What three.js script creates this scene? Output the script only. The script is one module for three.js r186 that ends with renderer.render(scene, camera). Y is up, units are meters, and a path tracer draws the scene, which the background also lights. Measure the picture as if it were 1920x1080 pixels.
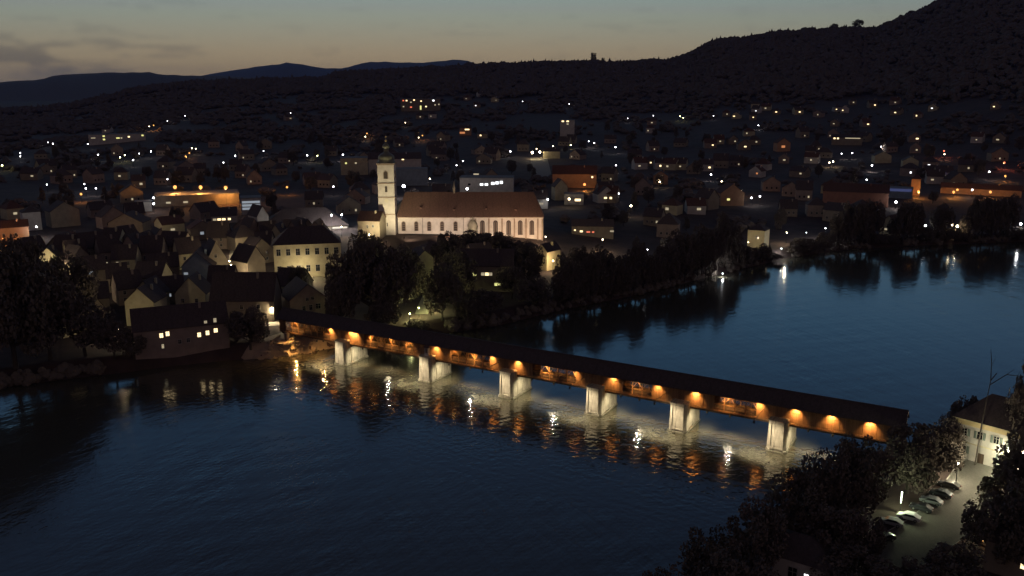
import * as THREE from 'three';
import { mergeGeometries } from 'three/addons/utils/BufferGeometryUtils.js';
import { RoundedBoxGeometry } from 'three/addons/geometries/RoundedBoxGeometry.js';

// ------------------------------------------------------------------ camera, sky, sun, exposure
const scene = new THREE.Scene();
const camera = new THREE.PerspectiveCamera(35.983, 1024 / 576, 1, 60000);
camera.position.set(0, 92, 0);
camera.rotation.set(-THREE.MathUtils.degToRad(12.873), 0, 0);

const renderer = new THREE.WebGLRenderer({ antialias: true });
renderer.setSize(1024, 576);
renderer.toneMapping = THREE.LinearToneMapping;
renderer.toneMappingExposure = 1;
renderer.shadowMap.enabled = true;

// seeded random numbers and noise
function rng(seed) { let s = seed | 0; return () => { s = (s + 0x6d2b79f5) | 0; let t = Math.imul(s ^ (s >>> 15), 1 | s); t = (t + Math.imul(t ^ (t >>> 7), 61 | t)) ^ t; return ((t ^ (t >>> 14)) >>> 0) / 4294967296; }; }
const sstep = (a, b, x) => { const t = Math.min(1, Math.max(0, (x - a) / (b - a))); return t * t * (3 - 2 * t); };
const mix = (a, b, t) => a + (b - a) * t;
function hash2(ix, iy, k) { let h = Math.imul(ix, 374761393) ^ Math.imul(iy, 668265263) ^ Math.imul(k, 2147483647); h = Math.imul(h ^ (h >>> 13), 1274126177); return ((h ^ (h >>> 16)) >>> 0) / 4294967296; }
function vnoise(x, y, k = 0, per = 0) {
  const ix = Math.floor(x), iy = Math.floor(y), fx = x - ix, fy = y - iy, u = fx * fx * (3 - 2 * fx), v = fy * fy * (3 - 2 * fy);
  const w = (i) => (per ? ((i % per) + per) % per : i);
  return mix(mix(hash2(w(ix), w(iy), k), hash2(w(ix + 1), w(iy), k), u), mix(hash2(w(ix), w(iy + 1), k), hash2(w(ix + 1), w(iy + 1), k), u), v);
}

// dusk sky: warm afterglow low in the north west, blue above, dull pink opposite
{
  const W = 2048, Hh = 1024, data = new Float32Array(W * Hh * 4);
  const west = [[0, .375, .262, .145], [2, .355, .285, .185], [4, .296, .312, .252], [6.2, .232, .322, .328], [9, .172, .3, .38], [13, .112, .262, .43], [17, .076, .19, .35], [22, .06, .12, .235], [28, .048, .082, .165], [36, .033, .05, .1], [46, .014, .024, .05], [90, .007, .011, .022]];
  const east = [[0, .12, .086, .094], [8, .19, .124, .13], [18, .155, .108, .118], [34, .07, .056, .068], [60, .018, .018, .03], [90, .009, .012, .022]];
  const at = (T, e) => { let i = 0; while (i < T.length - 2 && e > T[i + 1][0]) i++; const t = Math.min(1, Math.max(0, (e - T[i][0]) / (T[i + 1][0] - T[i][0]))); return [1, 2, 3].map((c) => mix(T[i][c], T[i + 1][c], t)); };
  for (let row = 0; row < Hh; row++) {
    const el = ((row + .5) / Hh - .5) * 180;
    const w = at(west, Math.max(0, el)), e = at(east, Math.max(0, el));
    for (let col = 0; col < W; col++) {
      const ph = ((col + .5) / W - .5) * 2 * Math.PI, az = Math.atan2(Math.cos(ph), -Math.sin(ph));
      const da = az + .12, g = Math.exp(-(da * da) / (2 * .52 * .52)), g2 = Math.exp(-(da * da) / (2 * .95 * .95)), side = [.58, .74, .84];
      let c = [0, 1, 2].map((k) => mix(mix(e[k], w[k] * side[k], g2), w[k], g));
      if (el > 0 && el < 9) {                                      // long thin cloud bars, thickest at the left
        const n = vnoise(az * 20 + el * .5, el * 3.6, 5) * .5 + vnoise(az * 48, el * 8, 6) * .32 + vnoise(az * 110, el * 15, 7) * .18;
        const left = sstep(-.18, -.5, az), low = sstep(3.6, 1.4, el);
        const m = sstep(.62 - .24 * left * low, .8 - .14 * left, n) * sstep(9, 3, el) * (.12 + .42 * left * low);
        c = c.map((v, k) => mix(v, [.066, .07, .082][k], m));
        const veil = sstep(-.15, -.55, az) * sstep(1.6, .1, el) * .4;
        c = c.map((v, k) => mix(v, [.11, .11, .125][k], veil));
      }
      data.set([c[0], c[1], c[2], 1], (row * W + col) * 4);
    }
  }
  const sky = new THREE.DataTexture(data, W, Hh, THREE.RGBAFormat, THREE.FloatType);
  sky.mapping = THREE.EquirectangularReflectionMapping; sky.magFilter = THREE.LinearFilter; sky.needsUpdate = true;
  scene.background = sky; scene.environment = sky;
}
const sun = new THREE.DirectionalLight(new THREE.Color(1, .72, .5), .02);       // the last of the afterglow
sun.position.set(-250, 130, -2000); sun.castShadow = true; sun.shadow.radius = 40;
Object.assign(sun.shadow.camera, { left: -700, right: 700, top: 700, bottom: -700, far: 5000 });
scene.add(sun);

// ------------------------------------------------------------------ helpers
const used = new Map();
function numbered(n) { const k = used.get(n) ?? 0; used.set(n, k + 1); return k ? n + '_' + String(k).padStart(3, '0') : n; }
function tag(o, label, category, group, kind) { if (label) o.userData.label = label; if (category) o.userData.category = category; if (group) o.userData.group = group; if (kind) o.userData.kind = kind; return o; }
function thing(name, label, category, p = [0, 0, 0], turn = 0, group) { const g = new THREE.Group(); g.name = numbered(name); g.position.set(...p); g.rotation.y = turn; scene.add(g); return tag(g, label, category, group); }
function part(parent, name, geo, mat, p, r) { const m = new THREE.Mesh(geo, mat); m.name = name; m.castShadow = m.receiveShadow = true; if (p) m.position.set(...p); if (r) m.rotation.set(...r); parent.add(m); return m; }
function top(name, geo, mat, label, category, group, kind) { const m = part(scene, numbered(name), geo, mat); return tag(m, label, category, group, kind); }
function muv(g, s = 1) {                                            // uv in metres, by the face's direction
  g = g.index ? g.toNonIndexed() : g; const p = g.attributes.position, n = g.attributes.normal, uv = new Float32Array(p.count * 2);
  for (let i = 0; i < p.count; i++) { const ax = Math.abs(n.getX(i)), ay = Math.abs(n.getY(i)), az = Math.abs(n.getZ(i)); uv[2 * i] = (ax > az && ax > ay ? p.getZ(i) : p.getX(i)) / s; uv[2 * i + 1] = (ay > ax && ay > az ? p.getZ(i) : p.getY(i)) / s; }
  g.setAttribute('uv', new THREE.BufferAttribute(uv, 2)); return g;
}
const boxCache = new Map();
function box(w, h, d, x = 0, y = 0, z = 0) { const k = [w, h, d, x, y, z].join(); if (!boxCache.has(k)) boxCache.set(k, muv(new THREE.BoxGeometry(w, h, d).translate(x, y, z))); return boxCache.get(k); }
const merge = (l) => mergeGeometries(l.map((g) => { g = g.index ? g.toNonIndexed() : g; for (const a of Object.keys(g.attributes)) if (!['position', 'normal', 'uv'].includes(a)) g.deleteAttribute(a); return g; }));
function extrude(pts, len, x0 = -len / 2, bevel = 0) {              // outline in (z, y), drawn out along x from x0
  const g = new THREE.ExtrudeGeometry(new THREE.Shape(pts.map(([a, b]) => new THREE.Vector2(a, b))), { depth: len, bevelEnabled: bevel > 0, bevelSize: bevel, bevelThickness: bevel, bevelSegments: 1, steps: 1 });
  return muv(g.rotateY(-Math.PI / 2).translate(x0 + len, 0, 0));
}
function tex(size, f, repeat = 1, srgb = false) {                   // grey or colour texture computed per texel, tileable
  const d = new Uint8Array(size * size * 4);
  for (let y = 0; y < size; y++) for (let x = 0; x < size; x++) { const v = f(x / size, y / size), c = Array.isArray(v) ? v : [v, v, v]; for (let k = 0; k < 3; k++) d[(y * size + x) * 4 + k] = Math.max(0, Math.min(255, c[k] * 255)); d[(y * size + x) * 4 + 3] = 255; }
  const t = new THREE.DataTexture(d, size, size); t.wrapS = t.wrapT = THREE.RepeatWrapping; t.magFilter = THREE.LinearFilter; t.repeat.set(repeat, repeat); if (srgb) t.colorSpace = THREE.SRGBColorSpace; t.needsUpdate = true; return t;
}
const fbm = (x, y, p, k) => vnoise(x * p, y * p, k, p) * .5 + vnoise(x * p * 2, y * p * 2, k + 1, p * 2) * .25 + vnoise(x * p * 4, y * p * 4, k + 2, p * 4) * .15 + vnoise(x * p * 8, y * p * 8, k + 3, p * 8) * .1;
const blotch = tex(256, (u, v) => .62 + .38 * fbm(u, v, 6, 11), 1 / 9);
const fine = tex(256, (u, v) => .5 + .5 * fbm(u, v, 24, 21), 1 / 6);
const tiles = tex(256, (u, v) => { const r = v * 16, row = Math.floor(r), q = u * 16 + (row % 2) * .5; return (.7 + .3 * hash2(Math.floor(q) % 16, row, 3)) * (.75 + .25 * fbm(u, v, 5, 31)); }, 1 / 4.8);
const tileBump = tex(256, (u, v) => (v * 16) % 1, 1 / 4.8);
const boards = tex(256, (u, v) => { const b = Math.floor(u * 12); return (.6 + .4 * hash2(b, 1, 9)) * (.7 + .3 * vnoise(u * 96, v * 6, 41, 96)); }, 1 / 3);
const boardBump = tex(256, (u) => { const q = (u * 12) % 1; return Math.min(1, Math.min(q, 1 - q) * 14); }, 1 / 3);
const concrete = tex(512, (u, v) => { const s = fbm(u, v, 5, 51), drip = sstep(.58, .85, vnoise(u * 40, v * 3, 55, 40)) * .3; const joint = Math.min(Math.abs((v * 8) % 1 - .5), .5) > .475 ? .12 : 0; return Math.max(.2, .7 + .42 * (s - .5) - drip - joint); }, 1 / 6);
const soil = tex(512, (u, v) => .4 + .9 * fbm(u, v, 10, 61) * fbm(v, u, 4, 66) * 1.6, 1 / 40);
const M = (r, g, b, o = {}) => { const m = new THREE.MeshStandardMaterial({ roughness: .9, ...o }); m.color.setRGB(r, g, b); return m; };
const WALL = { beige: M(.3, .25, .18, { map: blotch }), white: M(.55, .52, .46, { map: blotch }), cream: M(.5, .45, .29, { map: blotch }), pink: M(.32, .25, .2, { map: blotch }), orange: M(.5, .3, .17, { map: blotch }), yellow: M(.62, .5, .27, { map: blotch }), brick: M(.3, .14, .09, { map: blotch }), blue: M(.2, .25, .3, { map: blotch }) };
const ROOF = { dark: M(.095, .068, .06, { map: tiles, bumpMap: tileBump, bumpScale: .03 }), tile: M(.13, .062, .042, { map: tiles, bumpMap: tileBump, bumpScale: .03 }), flat: M(.2, .19, .18, { map: blotch }) };
const glassDark = M(.012, .014, .016, { roughness: .12 });
const frameM = M(.35, .33, .29), ironM = M(.05, .05, .05, { roughness: .55, metalness: .4 }), woodM = M(.26, .15, .075, { map: boards, bumpMap: boardBump, bumpScale: .02 }), woodDark = M(.1, .065, .04, { map: boards });
const glow = (r, g, b, k) => { const m = new THREE.MeshStandardMaterial({ roughness: .6 }); m.color.setRGB(.3, .3, .3); m.emissive.setRGB(r, g, b); m.emissiveIntensity = k; return m; };
const LIGHT = { w: [1, .8, .5], c: [.95, .96, 1], o: [1, .42, .1], y: [.95, .95, .4], r: [1, .22, .1], b: [.25, .3, 1] };
const PANE = { w: glow(1, .74, .38, 2.3), c: glow(.95, .97, 1, 2.4), v: glow(.9, .76, .48, .5), s: glow(.7, .8, .9, .35), y: glow(.9, .86, .3, 1.1), o: glow(1, .36, .12, .55), r: glow(1, .18, .08, 1.2), b: glow(.1, .16, .5, .22), d: glassDark };

// ------------------------------------------------------------------ land
const SHORE_A = [[-900,-150],[-420,-215],[-159.5,-262.4],[-143.6,-270.6],[-124.8,-278.7],[-113.0,-285.0],[-96.9,-290.9],[-84.8,-293.4],[-77.4,-297.1],[-61.6,-307.5],[-47.2,-314.3],[-32.1,-321.5],[-6.3,-335.1],[20.1,-360.4],[57.8,-389.6],[87.4,-417.6],[121.4,-449.6],[159.3,-482.0],[196.7,-503.3],[249.3,-517.3],[309.2,-528.3],[620,-500],[1400,-560],[5000,-700]];      // town side, metres (x, z)
const SHORE_B = [[-40,300],[10,0],[25,-80],[34.9,-153.9],[49.1,-169.5],[64.9,-184.0],[82.4,-198.6],[100.9,-211.6],[122.7,-228.1],[145.9,-243.7],[199.2,-277.1],[420,-330],[1400,-400],[5000,-480]];      // near side
const RIDGE = [[-0.6397,17.0],[-0.5152,24.5],[-0.4596,32.1],[-0.4201,55.8],[-0.3947,76.1],[-0.3536,90.0],[-0.2631,98.8],[-0.2076,103.3],[-0.1849,117.9],[-0.1507,125.4],[-0.0815,133.1],[-0.035,142.1],[0.0,145.1],[0.0233,146.5],[0.0756,149.3],[0.1275,148.9],[0.173,154.3],[0.1897,167.0],[0.2115,196.6],[0.2278,208.9],[0.2497,211.1],[0.2764,222.7],[0.3132,229.4],[0.3746,230.3],[0.3938,247.8],[0.4125,270.2],[0.4262,287.3],[0.4484,321.1],[0.479,352.6],[0.5003,369.2],[0.5739,396.8],[0.7479,377.3]];          // bearing (rad), height (m) of the wooded crest 2.6 km away
const landA = [...SHORE_A, [9000, -9000], [-9000, -9000], [-9000, -150]], landB = [...SHORE_B, [5000, 3000], [-40, 3000]];
function segd(x, z, L) { let m = 1e18; for (let i = 0; i + 1 < L.length; i++) { const [ax, az] = L[i], dx = L[i + 1][0] - ax, dz = L[i + 1][1] - az, t = Math.max(0, Math.min(1, ((x - ax) * dx + (z - az) * dz) / (dx * dx + dz * dz))); m = Math.min(m, (x - ax - t * dx) ** 2 + (z - az - t * dz) ** 2); } return Math.sqrt(m); }
function inside(x, z, P) { let c = false; for (let i = 0, j = P.length - 1; i < P.length; j = i++) { const [xi, zi] = P[i], [xj, zj] = P[j]; if ((zi > z) !== (zj > z) && x < ((xj - xi) * (z - zi)) / (zj - zi) + xi) c = !c; } return c; }
function along(T, a) { if (a <= T[0][0]) return T[0][1]; for (let i = 0; i + 1 < T.length; i++) if (a <= T[i + 1][0]) return mix(T[i][1], T[i + 1][1], (a - T[i][0]) / (T[i + 1][0] - T[i][0])); return T[T.length - 1][1]; }
function height(x, z) {
  if (inside(x, z, landA)) {
    const s = segd(x, z, SHORE_A), d = Math.hypot(x, z);
    let h = 4.5 * sstep(0, 5, s) + 7 * sstep(8, 140, s) + 3 * sstep(60, 25, Math.hypot((x + 35) / 1.6, z + 490));
    const t = (d - 780) / 1820, R = along(RIDGE, Math.atan2(x, -z)) - 11.5;
    if (t > 0) h += t <= 1 ? R * t ** 1.5 : R * Math.max(.2, 1 - .5 * (t - 1));
    return h;
  }
  if (inside(x, z, landB)) return 7 * sstep(0, 9, segd(x, z, SHORE_B));
  return -Math.min(5, .6 * Math.min(segd(x, z, SHORE_A), segd(x, z, SHORE_B))) - .3;
}
const forestM = M(.105, .088, .078, { roughness: 1 });
const groundM = M(.07, .045, .036, { map: soil, roughness: 1 });
function polar(azs, rs, f, uvs = 1) {
  const pos = [], uv = [], idx = [], n = rs.length;
  for (const a of azs) for (const r of rs) { const x = r * Math.sin(a), z = -r * Math.cos(a); pos.push(x, f(x, z, a, r), z); uv.push(x * uvs, z * uvs); }
  for (let i = 0; i + 1 < azs.length; i++) for (let j = 0; j + 1 < n; j++) { const a = i * n + j; idx.push(a, a + n, a + 1, a + 1, a + n, a + n + 1); }
  const g = new THREE.BufferGeometry(); g.setAttribute('position', new THREE.Float32BufferAttribute(pos, 3)); g.setAttribute('uv', new THREE.Float32BufferAttribute(uv, 2)); g.setIndex(idx); g.computeVertexNormals(); return g;
}
const span = (a, b, n) => Array.from({ length: n + 1 }, (_, i) => a + ((b - a) * i) / n);
{
  const D = Math.PI / 180, azs = [...span(-180 * D, -44 * D, 20).slice(0, -1), ...span(-44 * D, 44 * D, 300), ...span(44 * D, 180 * D, 20).slice(1)];
  const rs = [...span(4, 120, 14).slice(0, -1), ...span(120, 640, 230).slice(0, -1)];
  for (let r = 640; r < 9000; r *= 1.025) rs.push(r);
  top('terrain', polar(azs, rs, (x, z) => height(x, z)), groundM, 'dark valley ground and wooded hillside', 'terrain', undefined, 'structure');
  const hillAz = span(-60 * D, 60 * D, 260);
  const ridge2 = [[-0.7086,63.8],[-0.5972,92.0],[-0.5122,117.9],[-0.478,131.5],[-0.466,154.9],[-0.4375,165.8],[-0.3783,171.2],[-0.3759,160.9],[-0.3006,159.3],[-0.23,135.3],[-0.1516,36.8],[-0.0354,-132.5]], mount = [[-0.4441,-24.4],[-0.3689,155.9],[-0.3164,262.6],[-0.2949,312.7],[-0.2622,388.7],[-0.2402,439.8],[-0.2209,408.3],[-0.196,351.6],[-0.1819,369.1],[-0.1561,462.5],[-0.139,480.2],[-0.1103,464.8],[-0.093,448.6],[-0.0756,474.4],[-0.0582,491.8],[-0.035,424.5],[0.0234,263.0],[0.1402,-78.2]];
  const prof = (T, D0, lo, hi) => (x, z, a, r) => { const h = along(T, a) + vnoise(a * 160, 1, 3) * D0 * .0012 + vnoise(a * 420, 2, 4) * D0 * .0006; const t = r < D0 ? (r - lo) / (D0 - lo) : (hi - r) / (hi - D0); return -20 + (h + 20) * sstep(0, 1, t) * (.96 + .04 * Math.sin(r * .004 + a * 30)); };
  const r2 = [4200, 4600, 5000, 5400, 5800, 6150, 6500, 6900, 7500, 8200, 9000];
  top('ridge', polar(hillAz, r2, prof(ridge2, 6500, 4200, 9000), .05), forestM, 'low wooded ridge beyond the town at left', 'ridge', undefined, 'structure');
  const r3 = [10500, 11500, 12500, 13500, 14300, 15000, 15800, 17000, 18500, 20000];
  top('mountains', polar(hillAz, r3, prof(mount, 15000, 10500, 20000), .05), forestM, 'faint blue mountain chain on the horizon', 'mountains', undefined, 'structure');
}

// the bridge stands in its own axes: x along it from the town to the near bank, z towards the camera
const BR = [7.88, 0, -247.85], BT = -Math.PI / 6;
// ------------------------------------------------------------------ river
{
  const N = 2048, hgt = new Float32Array(N * N), R = rng(77);
  const waves = [];
  for (let i = 0; i < 60; i++) { const f = 7 + Math.floor(Math.pow(R(), 1.5) * 130), th = (R() - .5) * 2.4 + .5, kx = Math.round(f * Math.cos(th)), ky = Math.round(f * Math.sin(th)); const k = Math.hypot(kx, ky); if (k) waves.push([kx, ky, R() * 6.28, Math.pow(k, -1.05)]); }
  const row = new Float32Array(N), tab = waves.map(([kx]) => Float32Array.from({ length: N }, (_, x) => (2 * Math.PI * kx * x) / N));
  for (let y = 0; y < N; y++) {
    row.fill(0);
    waves.forEach(([, ky, ph, a], w) => { const p = (2 * Math.PI * ky * y) / N + ph, t = tab[w]; for (let x = 0; x < N; x++) row[x] += a * Math.sin(t[x] + p); });
    for (let x = 0; x < N; x++) { const q = vnoise((x / N) * 7, (y / N) * 9, 71, 0) , e = Math.min(1, x / 200, y / 200, (N - x) / 200, (N - y) / 200); hgt[y * N + x] = row[x] * mix(.7, .5 + .8 * q * q, e); }
  }
  let lo = 1e9, hi = -1e9; for (const v of hgt) { lo = Math.min(lo, v); hi = Math.max(hi, v); }
  const d = new Uint8Array(N * N * 4); for (let i = 0; i < N * N; i++) { const v = (255 * (hgt[i] - lo)) / (hi - lo); d[4 * i] = d[4 * i + 1] = d[4 * i + 2] = v; d[4 * i + 3] = 255; }
  const bump = new THREE.DataTexture(d, N, N); bump.wrapS = bump.wrapT = THREE.RepeatWrapping; bump.magFilter = THREE.LinearFilter; bump.repeat.set(1 / 84, 1 / 84); bump.needsUpdate = true;
  const rough = M(.062, .058, .04, { roughness: .15, bumpMap: bump, bumpScale: .17 }), calm = M(.062, .058, .04, { roughness: .11, bumpMap: bump, bumpScale: .08 });
  rough.name = 'river_water'; calm.name = 'river_water_calm';
  // stirred water below the bridge: finer, steeper ripples that die away downstream
  const TW = 2048, TH = 512, LW = 250, LH = 62, sh = new Float32Array(TW * TH), Q = rng(78), ws = [];
  for (let i = 0; i < 70; i++) { const lam = mix(.9, 5.5, Q() * Q()), th = (Q() - .5) * 2.6 + 1.1; ws.push([6.283 / lam * Math.cos(th), 6.283 / lam * Math.sin(th), Q() * 6.28, lam]); }
  for (let y = 0; y < TH; y++) for (let x = 0; x < TW; x++) { const X = (x / TW) * LW, Z = (y / TH) * LH; let v = 0; for (const [kx, kz, ph, am] of ws) v += am * Math.sin(kx * X + kz * Z + ph); const env = mix(1.15, .3, sstep(16, LH - 4, Z)) * (.5 + .9 * vnoise(X * .09, Z * .13, 14)) * sstep(0, 7, Z); sh[y * TW + x] = v * Math.max(env, .25); }
  let mx = 1e-6; for (const v of sh) mx = Math.max(mx, Math.abs(v)); const sd = new Uint8Array(TW * TH * 4); for (let i = 0; i < TW * TH; i++) { sd[4 * i] = sd[4 * i + 1] = sd[4 * i + 2] = 127.5 + (127 * sh[i]) / mx; sd[4 * i + 3] = 255; }
  const sb = new THREE.DataTexture(sd, TW, TH); sb.magFilter = THREE.LinearFilter; sb.wrapS = sb.wrapT = THREE.ClampToEdgeWrapping; sb.needsUpdate = true;
  const stirred = M(.062, .058, .04, { roughness: .11, bumpMap: sb, bumpScale: .25 }); stirred.name = 'river_water_stirred';
  const quad = (pts) => { const s = new THREE.ShapeGeometry(new THREE.Shape(pts.map(([x, z]) => new THREE.Vector2(x, -z)))).rotateX(-Math.PI / 2); const p = s.attributes.position, uv = s.attributes.uv; for (let i = 0; i < p.count; i++) uv.setXY(i, p.getX(i), p.getZ(i)); return s; };
  const c = Math.cos(BT), s = Math.sin(BT), at = (x, z) => [BR[0] + x * c + z * s, BR[2] - x * s + z * c];
  const zA = -9, zB = zA + LH;
  const st = quad([at(-125, zA), at(125, zA), at(125, zB), at(-125, zB)]); { const p = st.attributes.position, uv = st.attributes.uv; for (let i = 0; i < p.count; i++) { const dx = p.getX(i) - BR[0], dz = p.getZ(i) - BR[2]; uv.setXY(i, (dx * c - dz * s + 125) / LW, (dx * s + dz * c - zA) / LH); } }
  top('river', st, stirred, 'stirred glinting river just below the bridge', 'river', undefined, 'structure');
  top('river', merge([quad([at(-900, zB), at(900, zB), at(900, 900), at(-900, 900)]), quad([at(-900, zA), at(-125, zA), at(-125, zB), at(-900, zB)]), quad([at(125, zA), at(900, zA), at(900, zB), at(125, zB)])]), rough, 'dark rippled river downstream of the bridge', 'river', undefined, 'structure');
  top('river', quad([at(-900, -9), at(-900, -900), at(3000, -900), at(900, -9)]), calm, 'smooth blue river beyond the bridge', 'river', undefined, 'structure');
}

// ------------------------------------------------------------------ covered bridge
const PIERS = [-76.3, -41.4, -11.5, 17.4, 42.6, 69.2];
{
  const b = thing('covered_bridge', 'long covered wooden bridge with warm lamps under its dark roof', 'bridge', BR, BT);
  const S0 = -107, S1 = 98, zf = -4.2, zb = -9.7, zc = -6.95, L = S1 - S0, xm = (S0 + S1) / 2;
  part(b, 'deck', box(L, .55, 5.9), woodDark, [xm, 6.75, zc]);
  for (const z of [zc + 2.15, zc, zc - 2.15]) part(b, 'deck_beam', box(L - 1, .6, .4), woodDark, [xm, 6.1, z]);
  const rf = part(b, 'roof', extrude([[zc + 4.15, 11.22], [zc, 14.3], [zc - 4.15, 11.22], [zc - 4.15, 11.46], [zc, 14.56], [zc + 4.15, 11.46]], L + 1.6, S0 - .8), ROOF.dark);
  part(rf, 'ridge_cap', box(L + 1.6, .12, .5, 0, 0, 0), ROOF.dark, [xm, 14.58, zc]);
  for (const z of [zf, zb]) { part(b, 'wall_plate', box(L, .3, .3), woodM, [xm, 12.02, z]); part(b, 'sill_beam', box(L, .4, .34), woodM, [xm, 6.75, z + Math.sign(z - zc) * .16]); }
  // bays: boarded near the piers and at the ends, open above a parapet at mid span
  const bay = 2.93, n = Math.round(L / bay), w = L / n;
  const solid = (x) => PIERS.some((p) => Math.abs(x - p) < 7.6) || x > 74 && x < 95 && false || x > 76 || x < -103;
  const post = box(.24, 5.1, .24), kick = box(w - .26, .5, .07), fullWall = box(w - .26, 5, .09), rail = box(w - .1, .16, .26), thinRail = box(w - .26, .1, .1), brace = box(.14, 2.5, .12), eaveBoard = box(w - .26, 1.1, .08), tie = box(.2, .24, 5.3);
  for (let i = 0; i <= n; i++) for (const z of [zf, zb]) part(b, 'post', post, woodM, [S0 + i * w, 9.45, z]);
  for (let i = 0; i <= n; i += 2) part(b, 'tie_beam', tie, woodDark, [S0 + i * w, 11.75, zc]);
  for (let i = 0; i < n; i++) {
    const x = S0 + (i + .5) * w;
    for (const z of [zf, zb]) {
      const out = Math.sign(z - zc);
      if (solid(x)) { part(b, 'wall_panel', fullWall, woodM, [x, 9.45, z]); part(b, 'wall_rail', thinRail, woodM, [x, 9.9, z + out * .1]); }
      else { part(b, 'kick_board', kick, woodDark, [x, 7.22, z]); part(b, 'hand_rail', rail, woodM, [x, 8.6, z]); part(b, 'mid_rail', thinRail, woodDark, [x, 8.1, z]); part(b, 'low_rail', thinRail, woodDark, [x, 7.68, z]); part(b, 'eave_board', eaveBoard, woodM, [x, 11.3, z]); for (const t of [-1, 1]) part(b, 'brace', brace, woodM, [x + t * w * .24, 9.95, z - out * .14], [0, 0, t * .62]); }
    }
  }
  // gable ends
  for (const [x, s] of [[S0, -1], [S1, 1]]) part(b, 'gable_board', extrude([[zc + 3.4, 11.75], [zc, 14.15], [zc - 3.4, 11.75]], .12, x + (s > 0 ? .1 : -.22)), s > 0 ? WALL.white : woodM);
  for (const z of [zf, zb]) part(b, 'portal_jamb', box(.3, 4.9, .5), WALL.white, [S1 + .32, 9.3, z]);
  // warm lamps under the eaves
  const bulbG = new THREE.SphereGeometry(.11, 8, 6), armG = box(.06, .06, 1.1), bulbM = glow(1, .55, .18, 60);
  const LAMPS = [-99.7, -83.4, -74, -72.2, -65.4, -57.2, -50.1, -39.2, -32.5, -25.2, -18.3, -9.3, .5, 9.6, 21.9, 29.1, 35.4, 46.2, 54.9, 63.3, 72.8, 81.6, 90.8];
  for (const x of LAMPS) {
    const l = part(b, 'wall_lamp', armG, ironM, [x, 11.36, zf + .6]);
    const bulb = part(l, 'lamp_bulb', bulbG, bulbM, [0, -.1, .6]);
    const vary = hash2(Math.round(x * 10), 3, 17), p = new THREE.SpotLight(new THREE.Color(1, .48, .14), 185 + 170 * vary, 0, .86 + .16 * hash2(Math.round(x * 10), 5, 18), .75, 2); p.castShadow = true; p.shadow.radius = 4; p.position.set(0, -.3, .6); p.target.position.set(0, -1.75, -.6); p.name = 'wall_lamp_light'; l.add(p); l.add(p.target);
  }
  // a lamp at the lit gable end and under the town end
  const floodBox = merge([new THREE.CylinderGeometry(.26, .32, .58, 12, 1, true).translate(0, -.07, 0), new THREE.CylinderGeometry(.2, .26, .1, 12).translate(0, .27, 0)]), lens = new THREE.SphereGeometry(.16, 10, 8), lensM = glow(1, .84, .58, 14), amberM = glow(1, .5, .14, 2);
  const flood = (x, y, z, tx, ty, tz, I, ang, col, arm = 0, glass = lensM) => {
    const f = part(b, 'floodlight', floodBox, ironM, [x, y, z]); f.up.set(0, 1, 0);
    const dir = new THREE.Vector3(tx - x, ty - y, tz - z).normalize();
    part(f, 'lamp_glass', lens, glass, [0, -.12, 0]);
    if (arm) part(b, 'floodlight_arm', box(.1, .1, arm), ironM, [x, y + .25, z - arm / 2]);
    const s = new THREE.SpotLight(new THREE.Color(...col), I, 0, ang, .6, 2); s.castShadow = true; s.shadow.radius = 6; s.position.set(x + dir.x * .34, y - .12 + dir.y * .34, z + dir.z * .34); s.target.position.set(tx, ty, tz); s.name = 'floodlight_lamp'; b.add(s); b.add(s.target);
  };
  const warm = [1, .82, .55];
  for (const x of PIERS) {
    flood(x - 4.6, 9.2, 5.4, x - 2.4, 0, 1.6, 900, 1.1, warm, 9.6);
    flood(x + 7, 5.9, -3.9, x + 3.6, 0, -4.5, 300, 1.2, [1, .86, .55]);
  }
  PIERS.forEach((x, i) => { const m = i < 5 ? (x + PIERS[i + 1]) / 2 : x + 13; flood(m, 5.9, -3.9, m, 0, -1.5, 260, 1.25, [1, .84, .58]); });  // mid span floods, added to brighten the water between the piers
  flood(-99, 6.3, -3.2, -97, 2, 4, 620, 1.2, [1, .5, .14], 1, amberM);
  flood(-86, 6.3, -3.2, -87, 1.5, 2, 420, 1.2, [1, .5, .14], 1, amberM);
  flood(-92, 6.2, -4.4, -90, 1.5, -8, 380, 1.2, [1, .5, .14], 0, amberM);
  flood(S1 + 2.6, 9.5, -5.6, S1, 12.2, -5.8, 260, 1.0, warm);
  part(b, 'lamp_pole', box(.12, 3, .12), ironM, [S1 + 2.6, 8.1, -5.6]);
}
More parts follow.
